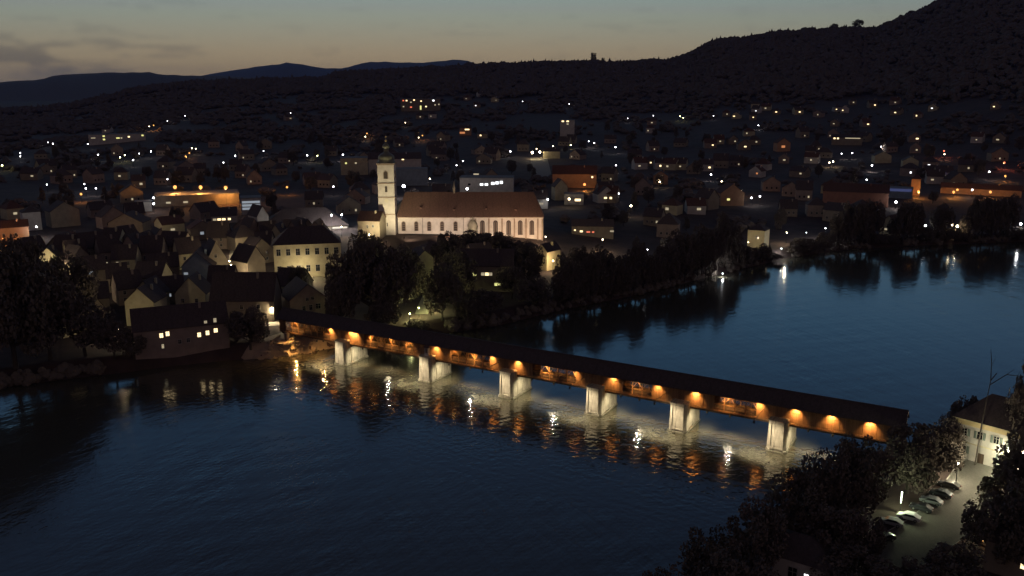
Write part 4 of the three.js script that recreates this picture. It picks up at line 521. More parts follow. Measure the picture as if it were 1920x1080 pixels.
[-36.0,8.31,-414.4,0.48,13.9,6.4,11.4,4.5,"h","beige","dark",[[-3.9,2.6,1.1,1.4,"d"],[0.0,2.6,1.1,1.4,"d"],[3.9,2.6,1.1,1.4,"d"]],"unlit dark roofed house, slope below the church, 2nd from the left of its row","dark town houses, slope below the church"],
[206.8,11.5,-655.9,-0.56,13.9,6.5,10.9,4.2,"f","pink","dark",[[-3.9,2.6,1.1,1.4,"d"],[0.0,2.6,1.1,1.4,"d"],[3.9,2.6,1.1,1.4,"d"]],"unlit dark roofed house, right hillside, 12th from the left of its row","dark town houses, right hillside"],
[-520.0,12.85,-986.6,0.14,13.9,5.3,9.4,4.5,"h","beige","dark",[[-3.9,2.6,1.1,1.4,"d"],[0.0,2.6,1.1,1.4,"d"],[3.9,2.6,1.1,1.4,"d"]],"unlit dark roofed house, left hillside, 1st from the left of its row","dark town houses, left hillside"],
[202.3,11.5,-690.8,-0.13,13.2,7.1,11.9,4.2,"f","pink","dark",[[-3.7,2.6,1.1,1.4,"d"],[0.0,2.6,1.1,1.4,"d"],[3.7,2.6,1.1,1.4,"d"]],"unlit dark roofed house, right hillside, 10th from the left of its row","dark town houses, right hillside"],
[61.9,20.74,-1080.2,-0.41,14.2,5.5,10.8,5.5,"g","beige","dark",[[-4.0,2.6,1.1,1.4,"d"],[0.0,2.6,1.1,1.4,"d"],[4.0,2.6,1.1,1.4,"d"]],"unlit dark roofed house, hillside behind the church, 21st from the left of its row","dark town houses, hillside behind the church"],
[-29.1,13.97,-908.5,-0.14,15.0,6.3,11.9,4.2,"f","beige","dark",[[-4.2,2.6,1.1,1.4,"v"],[0.0,2.6,1.1,1.4,"d"],[4.2,2.6,1.1,1.4,"d"]],"faintly lit dark roofed house, hillside behind the church, 17th from the left of its row","dark town houses, hillside behind the church"],
[-443.0,12.06,-852.0,0.91,16.0,5.3,10.5,5.5,"g","beige","dark",[[-4.5,2.6,1.1,1.4,"d"],[0.0,2.6,1.1,1.4,"d"],[4.5,2.6,1.1,1.4,"d"]],"unlit dark roofed house, left hillside, 3rd from the left of its row","dark town houses, left hillside"],
[-266.6,11.5,-620.9,0.48,14.7,7.7,9.9,4.7,"f","beige","dark",[[-4.1,2.6,1.1,1.4,"d"],[0.0,2.6,1.1,1.4,"v"],[4.1,2.6,1.1,1.4,"d"]],"faintly lit dark roofed house, left hillside, 9th from the left of its row","dark town houses, left hillside"],
[329.3,22.34,-971.7,-0.32,12.4,5.8,10.5,5.9,"h","beige","dark",[[-3.5,2.6,1.1,1.4,"d"],[0.0,2.6,1.1,1.4,"d"],[3.5,2.6,1.1,1.4,"v"]],"faintly lit dark roofed house, right hillside, 16th from the left of its row","dark town houses, right hillside"],
[-108.6,11.5,-636.2,0.36,13.5,7.4,9.1,5.4,"h","beige","dark",[[-3.8,2.6,1.1,1.4,"d"],[0.0,2.6,1.1,1.4,"d"],[3.8,2.6,1.1,1.4,"d"]],"unlit dark roofed house, hillside behind the church, 3rd from the left of its row","dark town houses, hillside behind the church"],
[310.6,19.53,-931.1,-0.32,10.4,6.6,10.1,4.3,"g","pink","dark",[[-2.9,2.6,1.1,1.4,"d"],[0.0,2.6,1.1,1.4,"d"],[2.9,2.6,1.1,1.4,"d"]],"unlit dark roofed house, right hillside, 15th from the left of its row","dark town houses, right hillside"],
[-391.2,11.76,-788.5,0.69,11.0,7.6,10.3,4.2,"g","beige","dark",[[-3.1,2.6,1.1,1.4,"d"],[0.0,2.6,1.1,1.4,"d"],[3.1,2.6,1.1,1.4,"v"]],"faintly lit dark roofed house, left hillside, 5th from the left of its row","dark town houses, left hillside"],
[-376.2,11.61,-748.5,1.05,13.5,6.5,10.6,5.6,"h","pink","dark",[[-3.8,2.6,1.1,1.4,"d"],[0.0,2.6,1.1,1.4,"d"],[3.8,2.6,1.1,1.4,"d"]],"unlit dark roofed house, left hillside, 4th from the left of its row","dark town houses, left hillside"],
[-12.4,14.4,-503.3,-0.38,13.9,5.5,9.0,4.0,"g","beige","dark",[[-3.9,2.6,1.1,1.4,"d"],[0.0,2.6,1.1,1.4,"d"],[3.9,2.6,1.1,1.4,"d"]],"unlit dark roofed house, slope below the church, 5th from the left of its row","dark town houses, slope below the church"],
[-214.1,11.5,-739.7,0.38,11.7,6.4,11.2,5.8,"f","pink","dark",[[-3.3,2.6,1.1,1.4,"v"],[0.0,2.6,1.1,1.4,"d"],[3.3,2.6,1.1,1.4,"d"]],"faintly lit dark roofed house, left hillside, 23rd from the left of its row","dark town houses, left hillside"],
[201.0,14.15,-859.4,-0.28,14.3,7.8,9.8,5.9,"g","beige","dark",[[-4.0,2.6,1.1,1.4,"d"],[0.0,2.6,1.1,1.4,"d"],[4.0,2.6,1.1,1.4,"d"]],"unlit dark roofed house, right hillside, 8th from the left of its row","dark town houses, right hillside"],
[121.0,22.27,-1106.5,-0.15,14.4,5.5,11.9,4.2,"g","pink","dark",[[-4.0,2.6,1.1,1.4,"d"],[0.0,2.6,1.1,1.4,"d"],[4.0,2.6,1.1,1.4,"d"]],"unlit dark roofed house, hillside behind the church, 28th from the left of its row","dark town houses, hillside behind the church"],
[-17.4,11.5,-755.8,0.38,11.6,6.0,9.8,5.2,"f","beige","dark",[[-3.3,2.6,1.1,1.4,"v"],[0.0,2.6,1.1,1.4,"d"],[3.3,2.6,1.1,1.4,"d"]],"faintly lit dark roofed house, hillside behind the church, 19th from the left of its row","dark town houses, hillside behind the church"],
[197.6,21.42,-1056.9,-0.49,14.8,5.0,9.8,4.8,"g","beige","dark",[[-4.2,2.6,1.1,1.4,"d"],[0.0,2.6,1.1,1.4,"d"],[4.2,2.6,1.1,1.4,"d"]],"unlit dark roofed house, right hillside, 5th from the left of its row","dark town houses, right hillside"],
[81.6,11.5,-760.7,-0.45,11.2,7.3,11.4,4.9,"g","beige","dark",[[-3.1,2.6,1.1,1.4,"d"],[0.0,2.6,1.1,1.4,"d"],[3.1,2.6,1.1,1.4,"v"]],"faintly lit dark roofed house, hillside behind the church, 26th from the left of its row","dark town houses, hillside behind the church"],
[167.0,12.43,-819.5,-0.18,12.4,5.4,9.1,6.0,"f","beige","dark",[[-3.5,2.6,1.1,1.4,"d"],[0.0,2.6,1.1,1.4,"d"],[3.5,2.6,1.1,1.4,"d"]],"unlit dark roofed house, right hillside, 6th from the left of its row","dark town houses, right hillside"],
[-164.2,11.5,-733.6,0.37,13.6,5.4,11.5,4.7,"g","pink","dark",[[-3.8,2.6,1.1,1.4,"d"],[0.0,2.6,1.1,1.4,"v"],[3.8,2.6,1.1,1.4,"d"]],"faintly lit dark roofed house, left hillside, 28th from the left of its row","dark town houses, left hillside"],
[402.8,28.54,-1036.5,-0.98,15.5,6.8,10.2,4.2,"g","beige","dark",[[-4.3,2.6,1.1,1.4,"d"],[0.0,2.6,1.1,1.4,"d"],[4.3,2.6,1.1,1.4,"d"]],"unlit dark roofed house, right hillside, 21st from the left of its row","dark town houses, right hillside"],
[205.3,6.57,-563.0,-0.81,14.3,7.8,11.8,4.1,"g","beige","dark",[[-4.0,2.6,1.1,1.4,"d"],[0.0,2.6,1.1,1.4,"d"],[4.0,2.6,1.1,1.4,"d"]],"unlit dark roofed house, right hillside, 19th from the left of its row","dark town houses, right hillside"],
[-103.9,11.5,-563.7,0.31,14.5,6.3,11.0,4.9,"f","beige","dark",[[-4.1,2.6,1.1,1.4,"d"],[0.0,2.6,1.1,1.4,"d"],[4.1,2.6,1.1,1.4,"v"]],"faintly lit dark roofed house, hillside behind the church, 1st from the left of its row","dark town houses, hillside behind the church"],
[-13.5,7.48,-419.7,0.5,10.9,5.2,10.9,4.7,"g","pink","dark",[[-3.1,2.6,1.1,1.4,"d"],[0.0,2.6,1.1,1.4,"d"],[3.1,2.6,1.1,1.4,"d"]],"unlit dark roofed house, slope below the church, 3rd from the left of its row","dark town houses, slope below the church"],
[-128.2,15.1,-951.4,0.07,11.1,7.7,10.3,4.3,"h","pink","dark",[[-3.1,2.6,1.1,1.4,"d"],[0.0,2.6,1.1,1.4,"d"],[3.1,2.6,1.1,1.4,"v"]],"faintly lit dark roofed house, hillside behind the church, 7th from the left of its row","dark town houses, hillside behind the church"],
[-210.7,12.04,-814.3,0.68,11.8,5.8,9.3,4.9,"h","beige","dark",[[-3.3,2.6,1.1,1.4,"d"],[0.0,2.6,1.1,1.4,"d"],[3.3,2.6,1.1,1.4,"d"]],"unlit dark roofed house, left hillside, 26th from the left of its row","dark town houses, left hillside"],
[320.3,19.06,-919.3,-0.43,15.8,5.8,9.7,4.5,"h","beige","dark",[[-4.4,2.6,1.1,1.4,"d"],[0.0,2.6,1.1,1.4,"d"],[4.4,2.6,1.1,1.4,"d"]],"unlit dark roofed house, right hillside, 18th from the left of its row","dark town houses, right hillside"],
[-86.7,17.65,-1025.6,-0.41,15.9,6.9,10.3,5.0,"g","pink","dark",[[-4.4,2.6,1.1,1.4,"d"],[0.0,2.6,1.1,1.4,"d"],[4.4,2.6,1.1,1.4,"d"]],"unlit dark roofed house, hillside behind the church, 10th from the left of its row","dark town houses, hillside behind the church"],
[-187.6,8.96,-345.0,0.41,11.1,7.7,9.7,5.1,"g","pink","dark",[[-3.1,2.6,1.1,1.4,"d"],[0.0,2.6,1.1,1.4,"d"],[3.1,2.6,1.1,1.4,"d"]],"unlit dark roofed house, left old town, 2nd from the left of its row","dark town houses, left old town"],
[-135.1,13.19,-879.9,-0.42,15.7,6.2,11.3,4.3,"f","pink","dark",[[-4.4,2.6,1.1,1.4,"v"],[0.0,2.6,1.1,1.4,"d"],[4.4,2.6,1.1,1.4,"d"]],"faintly lit dark roofed house, hillside behind the church, 5th from the left of its row","dark town houses, hillside behind the church"],
[-283.4,12.22,-810.2,0.36,10.0,6.3,10.5,4.2,"g","beige","dark",[[-2.8,2.6,1.1,1.4,"d"],[0.0,2.6,1.1,1.4,"d"],[2.8,2.6,1.1,1.4,"d"]],"unlit dark roofed house, left hillside, 16th from the left of its row","dark town houses, left hillside"],
[181.5,8.13,-577.5,-0.14,10.5,5.5,9.9,5.1,"g","beige","dark",[[-2.9,2.6,1.1,1.4,"d"],[0.0,2.6,1.1,1.4,"d"],[2.9,2.6,1.1,1.4,"d"]],"unlit dark roofed house, right hillside, 11th from the left of its row","dark town houses, right hillside"],
[-224.0,11.5,-524.6,0.54,10.1,6.7,10.6,5.4,"g","beige","dark",[[-2.8,2.6,1.1,1.4,"d"],[0.0,2.6,1.1,1.4,"d"],[2.8,2.6,1.1,1.4,"d"]],"unlit dark roofed house, left hillside, 10th from the left of its row","dark town houses, left hillside"],
[-291.0,11.53,-735.0,-0.15,11.7,6.2,9.4,5.2,"g","pink","dark",[[-3.3,2.6,1.1,1.4,"d"],[0.0,2.6,1.1,1.4,"d"],[3.3,2.6,1.1,1.4,"d"]],"unlit dark roofed house, left hillside, 11th from the left of its row","dark town houses, left hillside"],
[-430.5,11.91,-823.9,0.63,13.6,5.1,11.9,4.1,"f","beige","dark",[[-3.8,2.6,1.1,1.4,"d"],[0.0,2.6,1.1,1.4,"d"],[3.8,2.6,1.1,1.4,"v"]],"faintly lit dark roofed house, left hillside, 2nd from the left of its row","dark town houses, left hillside"],
[383.4,30.69,-1073.4,-0.48,11.9,6.7,10.0,4.3,"f","pink","dark",[[-3.3,2.6,1.1,1.4,"v"],[0.0,2.6,1.1,1.4,"d"],[3.3,2.6,1.1,1.4,"d"]],"faintly lit dark roofed house, right hillside, 20th from the left of its row","dark town houses, right hillside"],
[-90.9,22.6,-1144.6,-0.56,12.7,7.9,11.9,4.1,"f","beige","dark",[[-3.6,2.6,1.1,1.4,"d"],[0.0,2.6,1.1,1.4,"v"],[3.6,2.6,1.1,1.4,"d"]],"faintly lit dark roofed house, hillside behind the church, 13th from the left of its row","dark town houses, hillside behind the church"],
[-444.4,15.05,-1007.3,0.43,12.6,7.7,11.7,5.2,"f","pink","dark",[[-3.5,2.6,1.1,1.4,"v"],[0.0,2.6,1.1,1.4,"d"],[3.5,2.6,1.1,1.4,"d"]],"faintly lit dark roofed house, left hillside, 8th from the left of its row","dark town houses, left hillside"],
[-27.0,11.5,-588.9,0.11,12.3,6.1,11.7,4.6,"h","pink","dark",[[-3.4,2.6,1.1,1.4,"v"],[0.0,2.6,1.1,1.4,"d"],[3.4,2.6,1.1,1.4,"d"]],"faintly lit dark roofed house, hillside behind the church, 15th from the left of its row","dark town houses, hillside behind the church"],
[210.1,11.26,-636.5,-0.25,11.1,7.9,10.2,5.8,"g","pink","dark",[[-3.1,2.6,1.1,1.4,"d"],[0.0,2.6,1.1,1.4,"d"],[3.1,2.6,1.1,1.4,"v"]],"faintly lit dark roofed house, right hillside, 13th from the left of its row","dark town houses, right hillside"],
[-109.3,11.5,-614.7,-0.22,15.3,5.2,9.1,5.1,"f","pink","dark",[[-4.3,2.6,1.1,1.4,"d"],[0.0,2.6,1.1,1.4,"d"],[4.3,2.6,1.1,1.4,"d"]],"unlit dark roofed house, hillside behind the church, 2nd from the left of its row","dark town houses, hillside behind the church"],
[161.9,18.71,-1017.9,0.21,12.1,6.6,12.0,5.4,"g","pink","dark",[[-3.4,2.6,1.1,1.4,"d"],[0.0,2.6,1.1,1.4,"v"],[3.4,2.6,1.1,1.4,"d"]],"faintly lit dark roofed house, right hillside, 4th from the left of its row","dark town houses, right hillside"],
[-23.3,14.93,-939.9,-0.5,15.5,7.6,9.0,5.5,"g","pink","dark",[[-4.3,2.6,1.1,1.4,"d"],[0.0,2.6,1.1,1.4,"d"],[4.3,2.6,1.1,1.4,"d"]],"unlit dark roofed house, hillside behind the church, 18th from the left of its row","dark town houses, hillside behind the church"],
[-200.3,15.79,-988.0,0.03,12.6,5.7,11.5,4.7,"g","beige","dark",[[-3.5,2.6,1.1,1.4,"d"],[0.0,2.6,1.1,1.4,"d"],[3.5,2.6,1.1,1.4,"d"]],"unlit dark roofed house, left hillside, 31st from the left of its row","dark town houses, left hillside"],
[-316.3,17.29,-1038.5,-0.34,10.1,6.7,10.5,5.8,"f","pink","dark",[[-2.8,2.6,1.1,1.4,"d"],[0.0,2.6,1.1,1.4,"d"],[2.8,2.6,1.1,1.4,"d"]],"unlit dark roofed house, left hillside, 20th from the left of its row","dark town houses, left hillside"],
[-96.8,11.5,-675.9,0.39,15.7,6.6,9.3,4.7,"h","pink","dark",[[-4.4,2.6,1.1,1.4,"d"],[0.0,2.6,1.1,1.4,"d"],[4.4,2.6,1.1,1.4,"d"]],"unlit dark roofed house, hillside behind the church, 6th from the left of its row","dark town houses, hillside behind the church"],
[-50.5,11.5,-636.7,0.09,13.1,5.6,9.5,5.3,"g","beige","dark",[[-3.7,2.6,1.1,1.4,"d"],[0.0,2.6,1.1,1.4,"d"],[3.7,2.6,1.1,1.4,"d"]],"unlit dark roofed house, hillside behind the church, 14th from the left of its row","dark town houses, hillside behind the church"],
[66.4,15.44,-948.1,-0.75,14.2,5.0,11.1,5.1,"f","pink","dark",[[-4.0,2.6,1.1,1.4,"v"],[0.0,2.6,1.1,1.4,"d"],[4.0,2.6,1.1,1.4,"d"]],"faintly lit dark roofed house, hillside behind the church, 24th from the left of its row","dark town houses, hillside behind the church"],
[-170.8,10.75,-382.4,0.12,10.1,7.1,9.8,5.2,"g","cream","dark",[[-2.5,2.2,1.0,1.4,"d"],[-2.5,5,1.0,1.4,"v"],[2.0,2.2,1.0,1.4,"d"],[2.0,5,1.0,1.4,"d"]],"faintly lit dark roofed house, left old town, 15th from the left of its row","dark town houses, left old town"],
[-148.3,11.5,-439.8,0.03,9.8,6.5,9.1,6.9,"g","pink","dark",[[-2.4,2.2,1.0,1.4,"v"],[-2.4,5,1.0,1.4,"d"],[2.0,2.2,1.0,1.4,"d"],[2.0,5,1.0,1.4,"d"]],"faintly lit dark roofed house, left old town, 27th from the left of its row","dark town houses, left old town"],
[-215.4,11.5,-395.9,1.0,9.8,7.2,10.9,6.0,"g","beige","dark",[[-2.5,2.2,1.0,1.4,"d"],[-2.5,5,1.0,1.4,"d"],[2.0,2.2,1.0,1.4,"v"],[2.0,5,1.0,1.4,"d"]],"faintly lit dark roofed house, left old town, 1st from the left of its row","dark town houses, left old town"],
[-124.0,6.05,-332.3,0.06,11.4,7.9,11.0,6.2,"f","cream","dark",[[-2.9,2.2,1.0,1.4,"v"],[-2.9,5,1.0,1.4,"d"],[2.3,2.2,1.0,1.4,"d"],[2.3,5,1.0,1.4,"d"]],"faintly lit dark roofed house, left old town, 25th from the left of its row","dark town houses, left old town"],
[-120.1,11.28,-419.0,-0.02,8.1,6.6,9.8,5.2,"g","beige","dark",[[-2.0,2.2,1.0,1.4,"d"],[-2.0,5,1.0,1.4,"d"],[1.6,2.2,1.0,1.4,"d"],[1.6,5,1.0,1.4,"d"]],"unlit dark roofed house, left old town, 31st from the left of its row","dark town houses, left old town"],
[-192.7,11.5,-403.0,0.7,10.3,7.9,10.3,6.2,"g","beige","dark",[[-2.6,2.2,1.0,1.4,"d"],[-2.6,5,1.0,1.4,"d"],[2.1,2.2,1.0,1.4,"d"],[2.1,5,1.0,1.4,"d"]],"unlit dark roofed house, left old town, 11th from the left of its row","dark town houses, left old town"],
[-194.0,11.37,-389.9,0.71,8.2,6.3,9.3,6.6,"g","cream","dark",[[-2.0,2.2,1.0,1.4,"d"],[-2.0,5,1.0,1.4,"d"],[1.6,2.2,1.0,1.4,"d"],[1.6,5,1.0,1.4,"d"]],"unlit dark roofed house, left old town, 7th from the left of its row","dark town houses, left old town"],
[-188.0,11.01,-380.6,0.96,9.9,6.5,9.5,6.0,"f","beige","dark",[[-2.5,2.2,1.0,1.4,"d"],[-2.5,5,1.0,1.4,"d"],[2.0,2.2,1.0,1.4,"d"],[2.0,5,1.0,1.4,"d"]],"unlit dark roofed house, left old town, 9th from the left of its row","dark town houses, left old town"],
[-104.6,11.51,-450.0,0.73,10.0,7.5,11.0,6.2,"f","beige","dark",[[-2.5,2.2,1.0,1.4,"v"],[-2.5,5,1.0,1.4,"d"],[2.0,2.2,1.0,1.4,"d"],[2.0,5,1.0,1.4,"d"]],"faintly lit dark roofed house, left old town, 37th from the left of its row","dark town houses, left old town"],
[-194.8,11.5,-422.7,-0.07,8.8,6.4,10.7,6.3,"g","cream","dark",[[-2.2,2.2,1.0,1.4,"d"],[-2.2,5,1.0,1.4,"d"],[1.8,2.2,1.0,1.4,"d"],[1.8,5,1.0,1.4,"d"]],"unlit dark roofed house, left old town, 12th from the left of its row","dark town houses, left old town"],
[-113.7,11.5,-448.3,-0.25,10.5,6.9,10.4,6.1,"g","cream","dark",[[-2.6,2.2,1.0,1.4,"d"],[-2.6,5,1.0,1.4,"d"],[2.1,2.2,1.0,1.4,"d"],[2.1,5,1.0,1.4,"d"]],"unlit dark roofed house, left old town, 35th from the left of its row","dark town houses, left old town"],
[-98.9,11.48,-440.7,-0.08,10.7,7.2,9.5,7.0,"f","pink","dark",[[-2.7,2.2,1.0,1.4,"d"],[-2.7,5,1.0,1.4,"d"],[2.1,2.2,1.0,1.4,"d"],[2.1,5,1.0,1.4,"d"]],"unlit dark roofed house, left old town, 38th from the left of its row","dark town houses, left old town"],
[-165.2,5.85,-310.2,0.99,11.3,7.7,10.9,6.4,"f","pink","dark",[[-2.8,2.2,1.0,1.4,"d"],[-2.8,5,1.0,1.4,"d"],[2.3,2.2,1.0,1.4,"d"],[2.3,5,1.0,1.4,"d"]],"unlit dark roofed house, left old town, 3rd from the left of its row","dark town houses, left old town"],
[-123.3,11.5,-446.7,0.52,8.5,6.6,9.7,6.0,"g","beige","dark",[[-2.1,2.2,1.0,1.4,"v"],[-2.1,5,1.0,1.4,"d"],[1.7,2.2,1.0,1.4,"d"],[1.7,5,1.0,1.4,"d"]],"faintly lit dark roofed house, left old town, 33rd from the left of its row","dark town houses, left old town"],
[-203.7,11.5,-413.3,-0.04,10.7,6.3,10.8,5.3,"f","beige","dark",[[-2.7,2.2,1.0,1.4,"d"],[-2.7,5,1.0,1.4,"d"],[2.1,2.2,1.0,1.4,"v"],[2.1,5,1.0,1.4,"d"]],"faintly lit dark roofed house, left old town, 8th from the left of its row","dark town houses, left old town"],
[-150.5,7.47,-341.2,0.67,9.6,6.8,9.6,5.8,"g","pink","dark",[[-2.4,2.2,1.0,1.4,"d"],[-2.4,5,1.0,1.4,"d"],[1.9,2.2,1.0,1.4,"d"],[1.9,5,1.0,1.4,"d"]],"unlit dark roofed house, left old town, 17th from the left of its row","dark town houses, left old town"],
[-145.6,10.81,-394.7,0.6,10.5,7.6,9.5,6.1,"g","cream","dark",[[-2.6,2.2,1.0,1.4,"v"],[-2.6,5,1.0,1.4,"d"],[2.1,2.2,1.0,1.4,"d"],[2.1,5,1.0,1.4,"d"]],"faintly lit dark roofed house, left old town, 26th from the left of its row","dark town houses, left old town"],
[-168.8,11.5,-420.8,0.63,10.7,6.6,10.7,6.6,"f","pink","dark",[[-2.7,2.2,1.0,1.4,"d"],[-2.7,5,1.0,1.4,"d"],[2.1,2.2,1.0,1.4,"d"],[2.1,5,1.0,1.4,"d"]],"unlit dark roofed house, left old town, 23rd from the left of its row","dark town houses, left old town"],
[-213.7,11.5,-410.7,-0.02,11.3,6.5,10.6,5.6,"f","beige","dark",[[-2.8,2.2,1.0,1.4,"d"],[-2.8,5,1.0,1.4,"d"],[2.3,2.2,1.0,1.4,"d"],[2.3,5,1.0,1.4,"v"]],"faintly lit dark roofed house, left old town, 4th from the left of its row","dark town houses, left old town"],
[-118.7,7.26,-351.7,0.03,10.2,6.6,9.5,6.1,"g","beige","dark",[[-2.6,2.2,1.0,1.4,"d"],[-2.6,5,1.0,1.4,"v"],[2.0,2.2,1.0,1.4,"d"],[2.0,5,1.0,1.4,"d"]],"faintly lit dark roofed house, left old town, 28th from the left of its row","dark town houses, left old town"],
[-141.4,6.5,-331.8,-0.1,10.3,7.0,9.7,5.4,"f","cream","dark",[[-2.6,2.2,1.0,1.4,"d"],[-2.6,5,1.0,1.4,"d"],[2.1,2.2,1.0,1.4,"d"],[2.1,5,1.0,1.4,"v"]],"faintly lit dark roofed house, left old town, 20th from the left of its row","dark town houses, left old town"],
[-181.3,11.34,-394.0,0.68,8.6,8.0,9.8,6.2,"g","pink","dark",[[-2.2,2.2,1.0,1.4,"v"],[-2.2,5,1.0,1.4,"d"],[1.7,2.2,1.0,1.4,"d"],[1.7,5,1.0,1.4,"d"]],"faintly lit dark roofed house, left old town, 13th from the left of its row","dark town houses, left old town"],
[-153.4,5.75,-313.8,0.95,9.4,6.6,9.6,6.8,"f","beige","dark",[[-2.4,2.2,1.0,1.4,"d"],[-2.4,5,1.0,1.4,"d"],[1.9,2.2,1.0,1.4,"d"],[1.9,5,1.0,1.4,"d"]],"unlit dark roofed house, left old town, 10th from the left of its row","dark town houses, left old town"],
[-116.5,10.76,-406.7,0.78,11.9,6.3,10.5,5.5,"f","beige","dark",[[-3.0,2.2,1.0,1.4,"d"],[-3.0,5,1.0,1.4,"d"],[2.4,2.2,1.0,1.4,"d"],[2.4,5,1.0,1.4,"d"]],"unlit dark roofed house, left old town, 32nd from the left of its row","dark town houses, left old town"],
[-174.7,11.5,-410.2,-0.1,10.0,7.6,9.7,5.3,"f","beige","dark",[[-2.5,2.2,1.0,1.4,"v"],[-2.5,5,1.0,1.4,"d"],[2.0,2.2,1.0,1.4,"d"],[2.0,5,1.0,1.4,"d"]],"faintly lit dark roofed house, left old town, 19th from the left of its row","dark town houses, left old town"],
[-116.3,11.47,-431.2,-0.04,8.6,7.0,10.8,6.8,"f","cream","dark",[[-2.2,2.2,1.0,1.4,"d"],[-2.2,5,1.0,1.4,"d"],[1.7,2.2,1.0,1.4,"d"],[1.7,5,1.0,1.4,"d"]],"unlit dark roofed house, left old town, 34th from the left of its row","dark town houses, left old town"],
[-155.5,5.27,-303.8,0.97,9.6,6.5,10.7,7.0,"f","cream","dark",[[-2.4,2.2,1.0,1.4,"d"],[-2.4,5,1.0,1.4,"d"],[1.9,2.2,1.0,1.4,"d"],[1.9,5,1.0,1.4,"d"]],"unlit dark roofed house, left old town, 6th from the left of its row","dark town houses, left old town"],
[-131.8,11.5,-449.6,0.79,8.7,7.2,9.3,6.9,"f","pink","dark",[[-2.2,2.2,1.0,1.4,"d"],[-2.2,5,1.0,1.4,"d"],[1.7,2.2,1.0,1.4,"d"],[1.7,5,1.0,1.4,"d"]],"unlit dark roofed house, left old town, 30th from the left of its row","dark town houses, left old town"],
[-163.7,11.09,-394.5,0.09,9.7,7.6,10.4,6.4,"g","pink","dark",[[-2.4,2.2,1.0,1.4,"d"],[-2.4,5,1.0,1.4,"d"],[1.9,2.2,1.0,1.4,"d"],[1.9,5,1.0,1.4,"d"]],"unlit dark roofed house, left old town, 22nd from the left of its row","dark town houses, left old town"],
[-175.4,11.39,-399.6,-0.09,8.5,7.4,9.6,6.6,"f","pink","dark",[[-2.1,2.2,1.0,1.4,"d"],[-2.1,5,1.0,1.4,"d"],[1.7,2.2,1.0,1.4,"d"],[1.7,5,1.0,1.4,"d"]],"unlit dark roofed house, left old town, 16th from the left of its row","dark town houses, left old town"],
[-110.0,11.5,-438.9,-0.25,8.6,7.6,10.7,7.0,"f","pink","dark",[[-2.1,2.2,1.0,1.4,"d"],[-2.1,5,1.0,1.4,"d"],[1.7,2.2,1.0,1.4,"d"],[1.7,5,1.0,1.4,"d"]],"unlit dark roofed house, left old town, 36th from the left of its row","dark town houses, left old town"],
[-148.5,8.17,-352.4,-0.1,11.8,7.8,10.1,5.3,"g","cream","dark",[[-2.9,2.2,1.0,1.4,"v"],[-2.9,5,1.0,1.4,"d"],[2.4,2.2,1.0,1.4,"d"],[2.4,5,1.0,1.4,"d"]],"faintly lit dark roofed house, left old town, 21st from the left of its row","dark town houses, left old town"],
[-204.7,11.5,-399.0,-0.03,11.6,6.4,10.2,6.8,"g","cream","dark",[[-2.9,2.2,1.0,1.4,"v"],[-2.9,5,1.0,1.4,"d"],[2.3,2.2,1.0,1.4,"d"],[2.3,5,1.0,1.4,"d"]],"faintly lit dark roofed house, left old town, 5th from the left of its row","dark town houses, left old town"],
[-186.7,11.5,-430.3,0.91,8.3,7.1,10.7,5.9,"g","pink","dark",[[-2.1,2.2,1.0,1.4,"d"],[-2.1,5,1.0,1.4,"d"],[1.7,2.2,1.0,1.4,"d"],[1.7,5,1.0,1.4,"d"]],"unlit dark roofed house, left old town, 18th from the left of its row","dark town houses, left old town"]
];
const frameCache = new Map();
function windowFrame(w, h) { const k = w + 'x' + h; if (!frameCache.has(k)) frameCache.set(k, merge([box(w + .3, .14, .1, 0, h / 2 + .07, .06), box(w + .3, .14, .14, 0, -h / 2 - .07, .08), box(.14, h, .1, -w / 2 - .07, 0, .06), box(.14, h, .1, w / 2 + .07, 0, .06), box(.07, h, .06, 0, 0, .05), box(w, .07, .06, 0, h * .15, .05)])); return frameCache.get(k); }
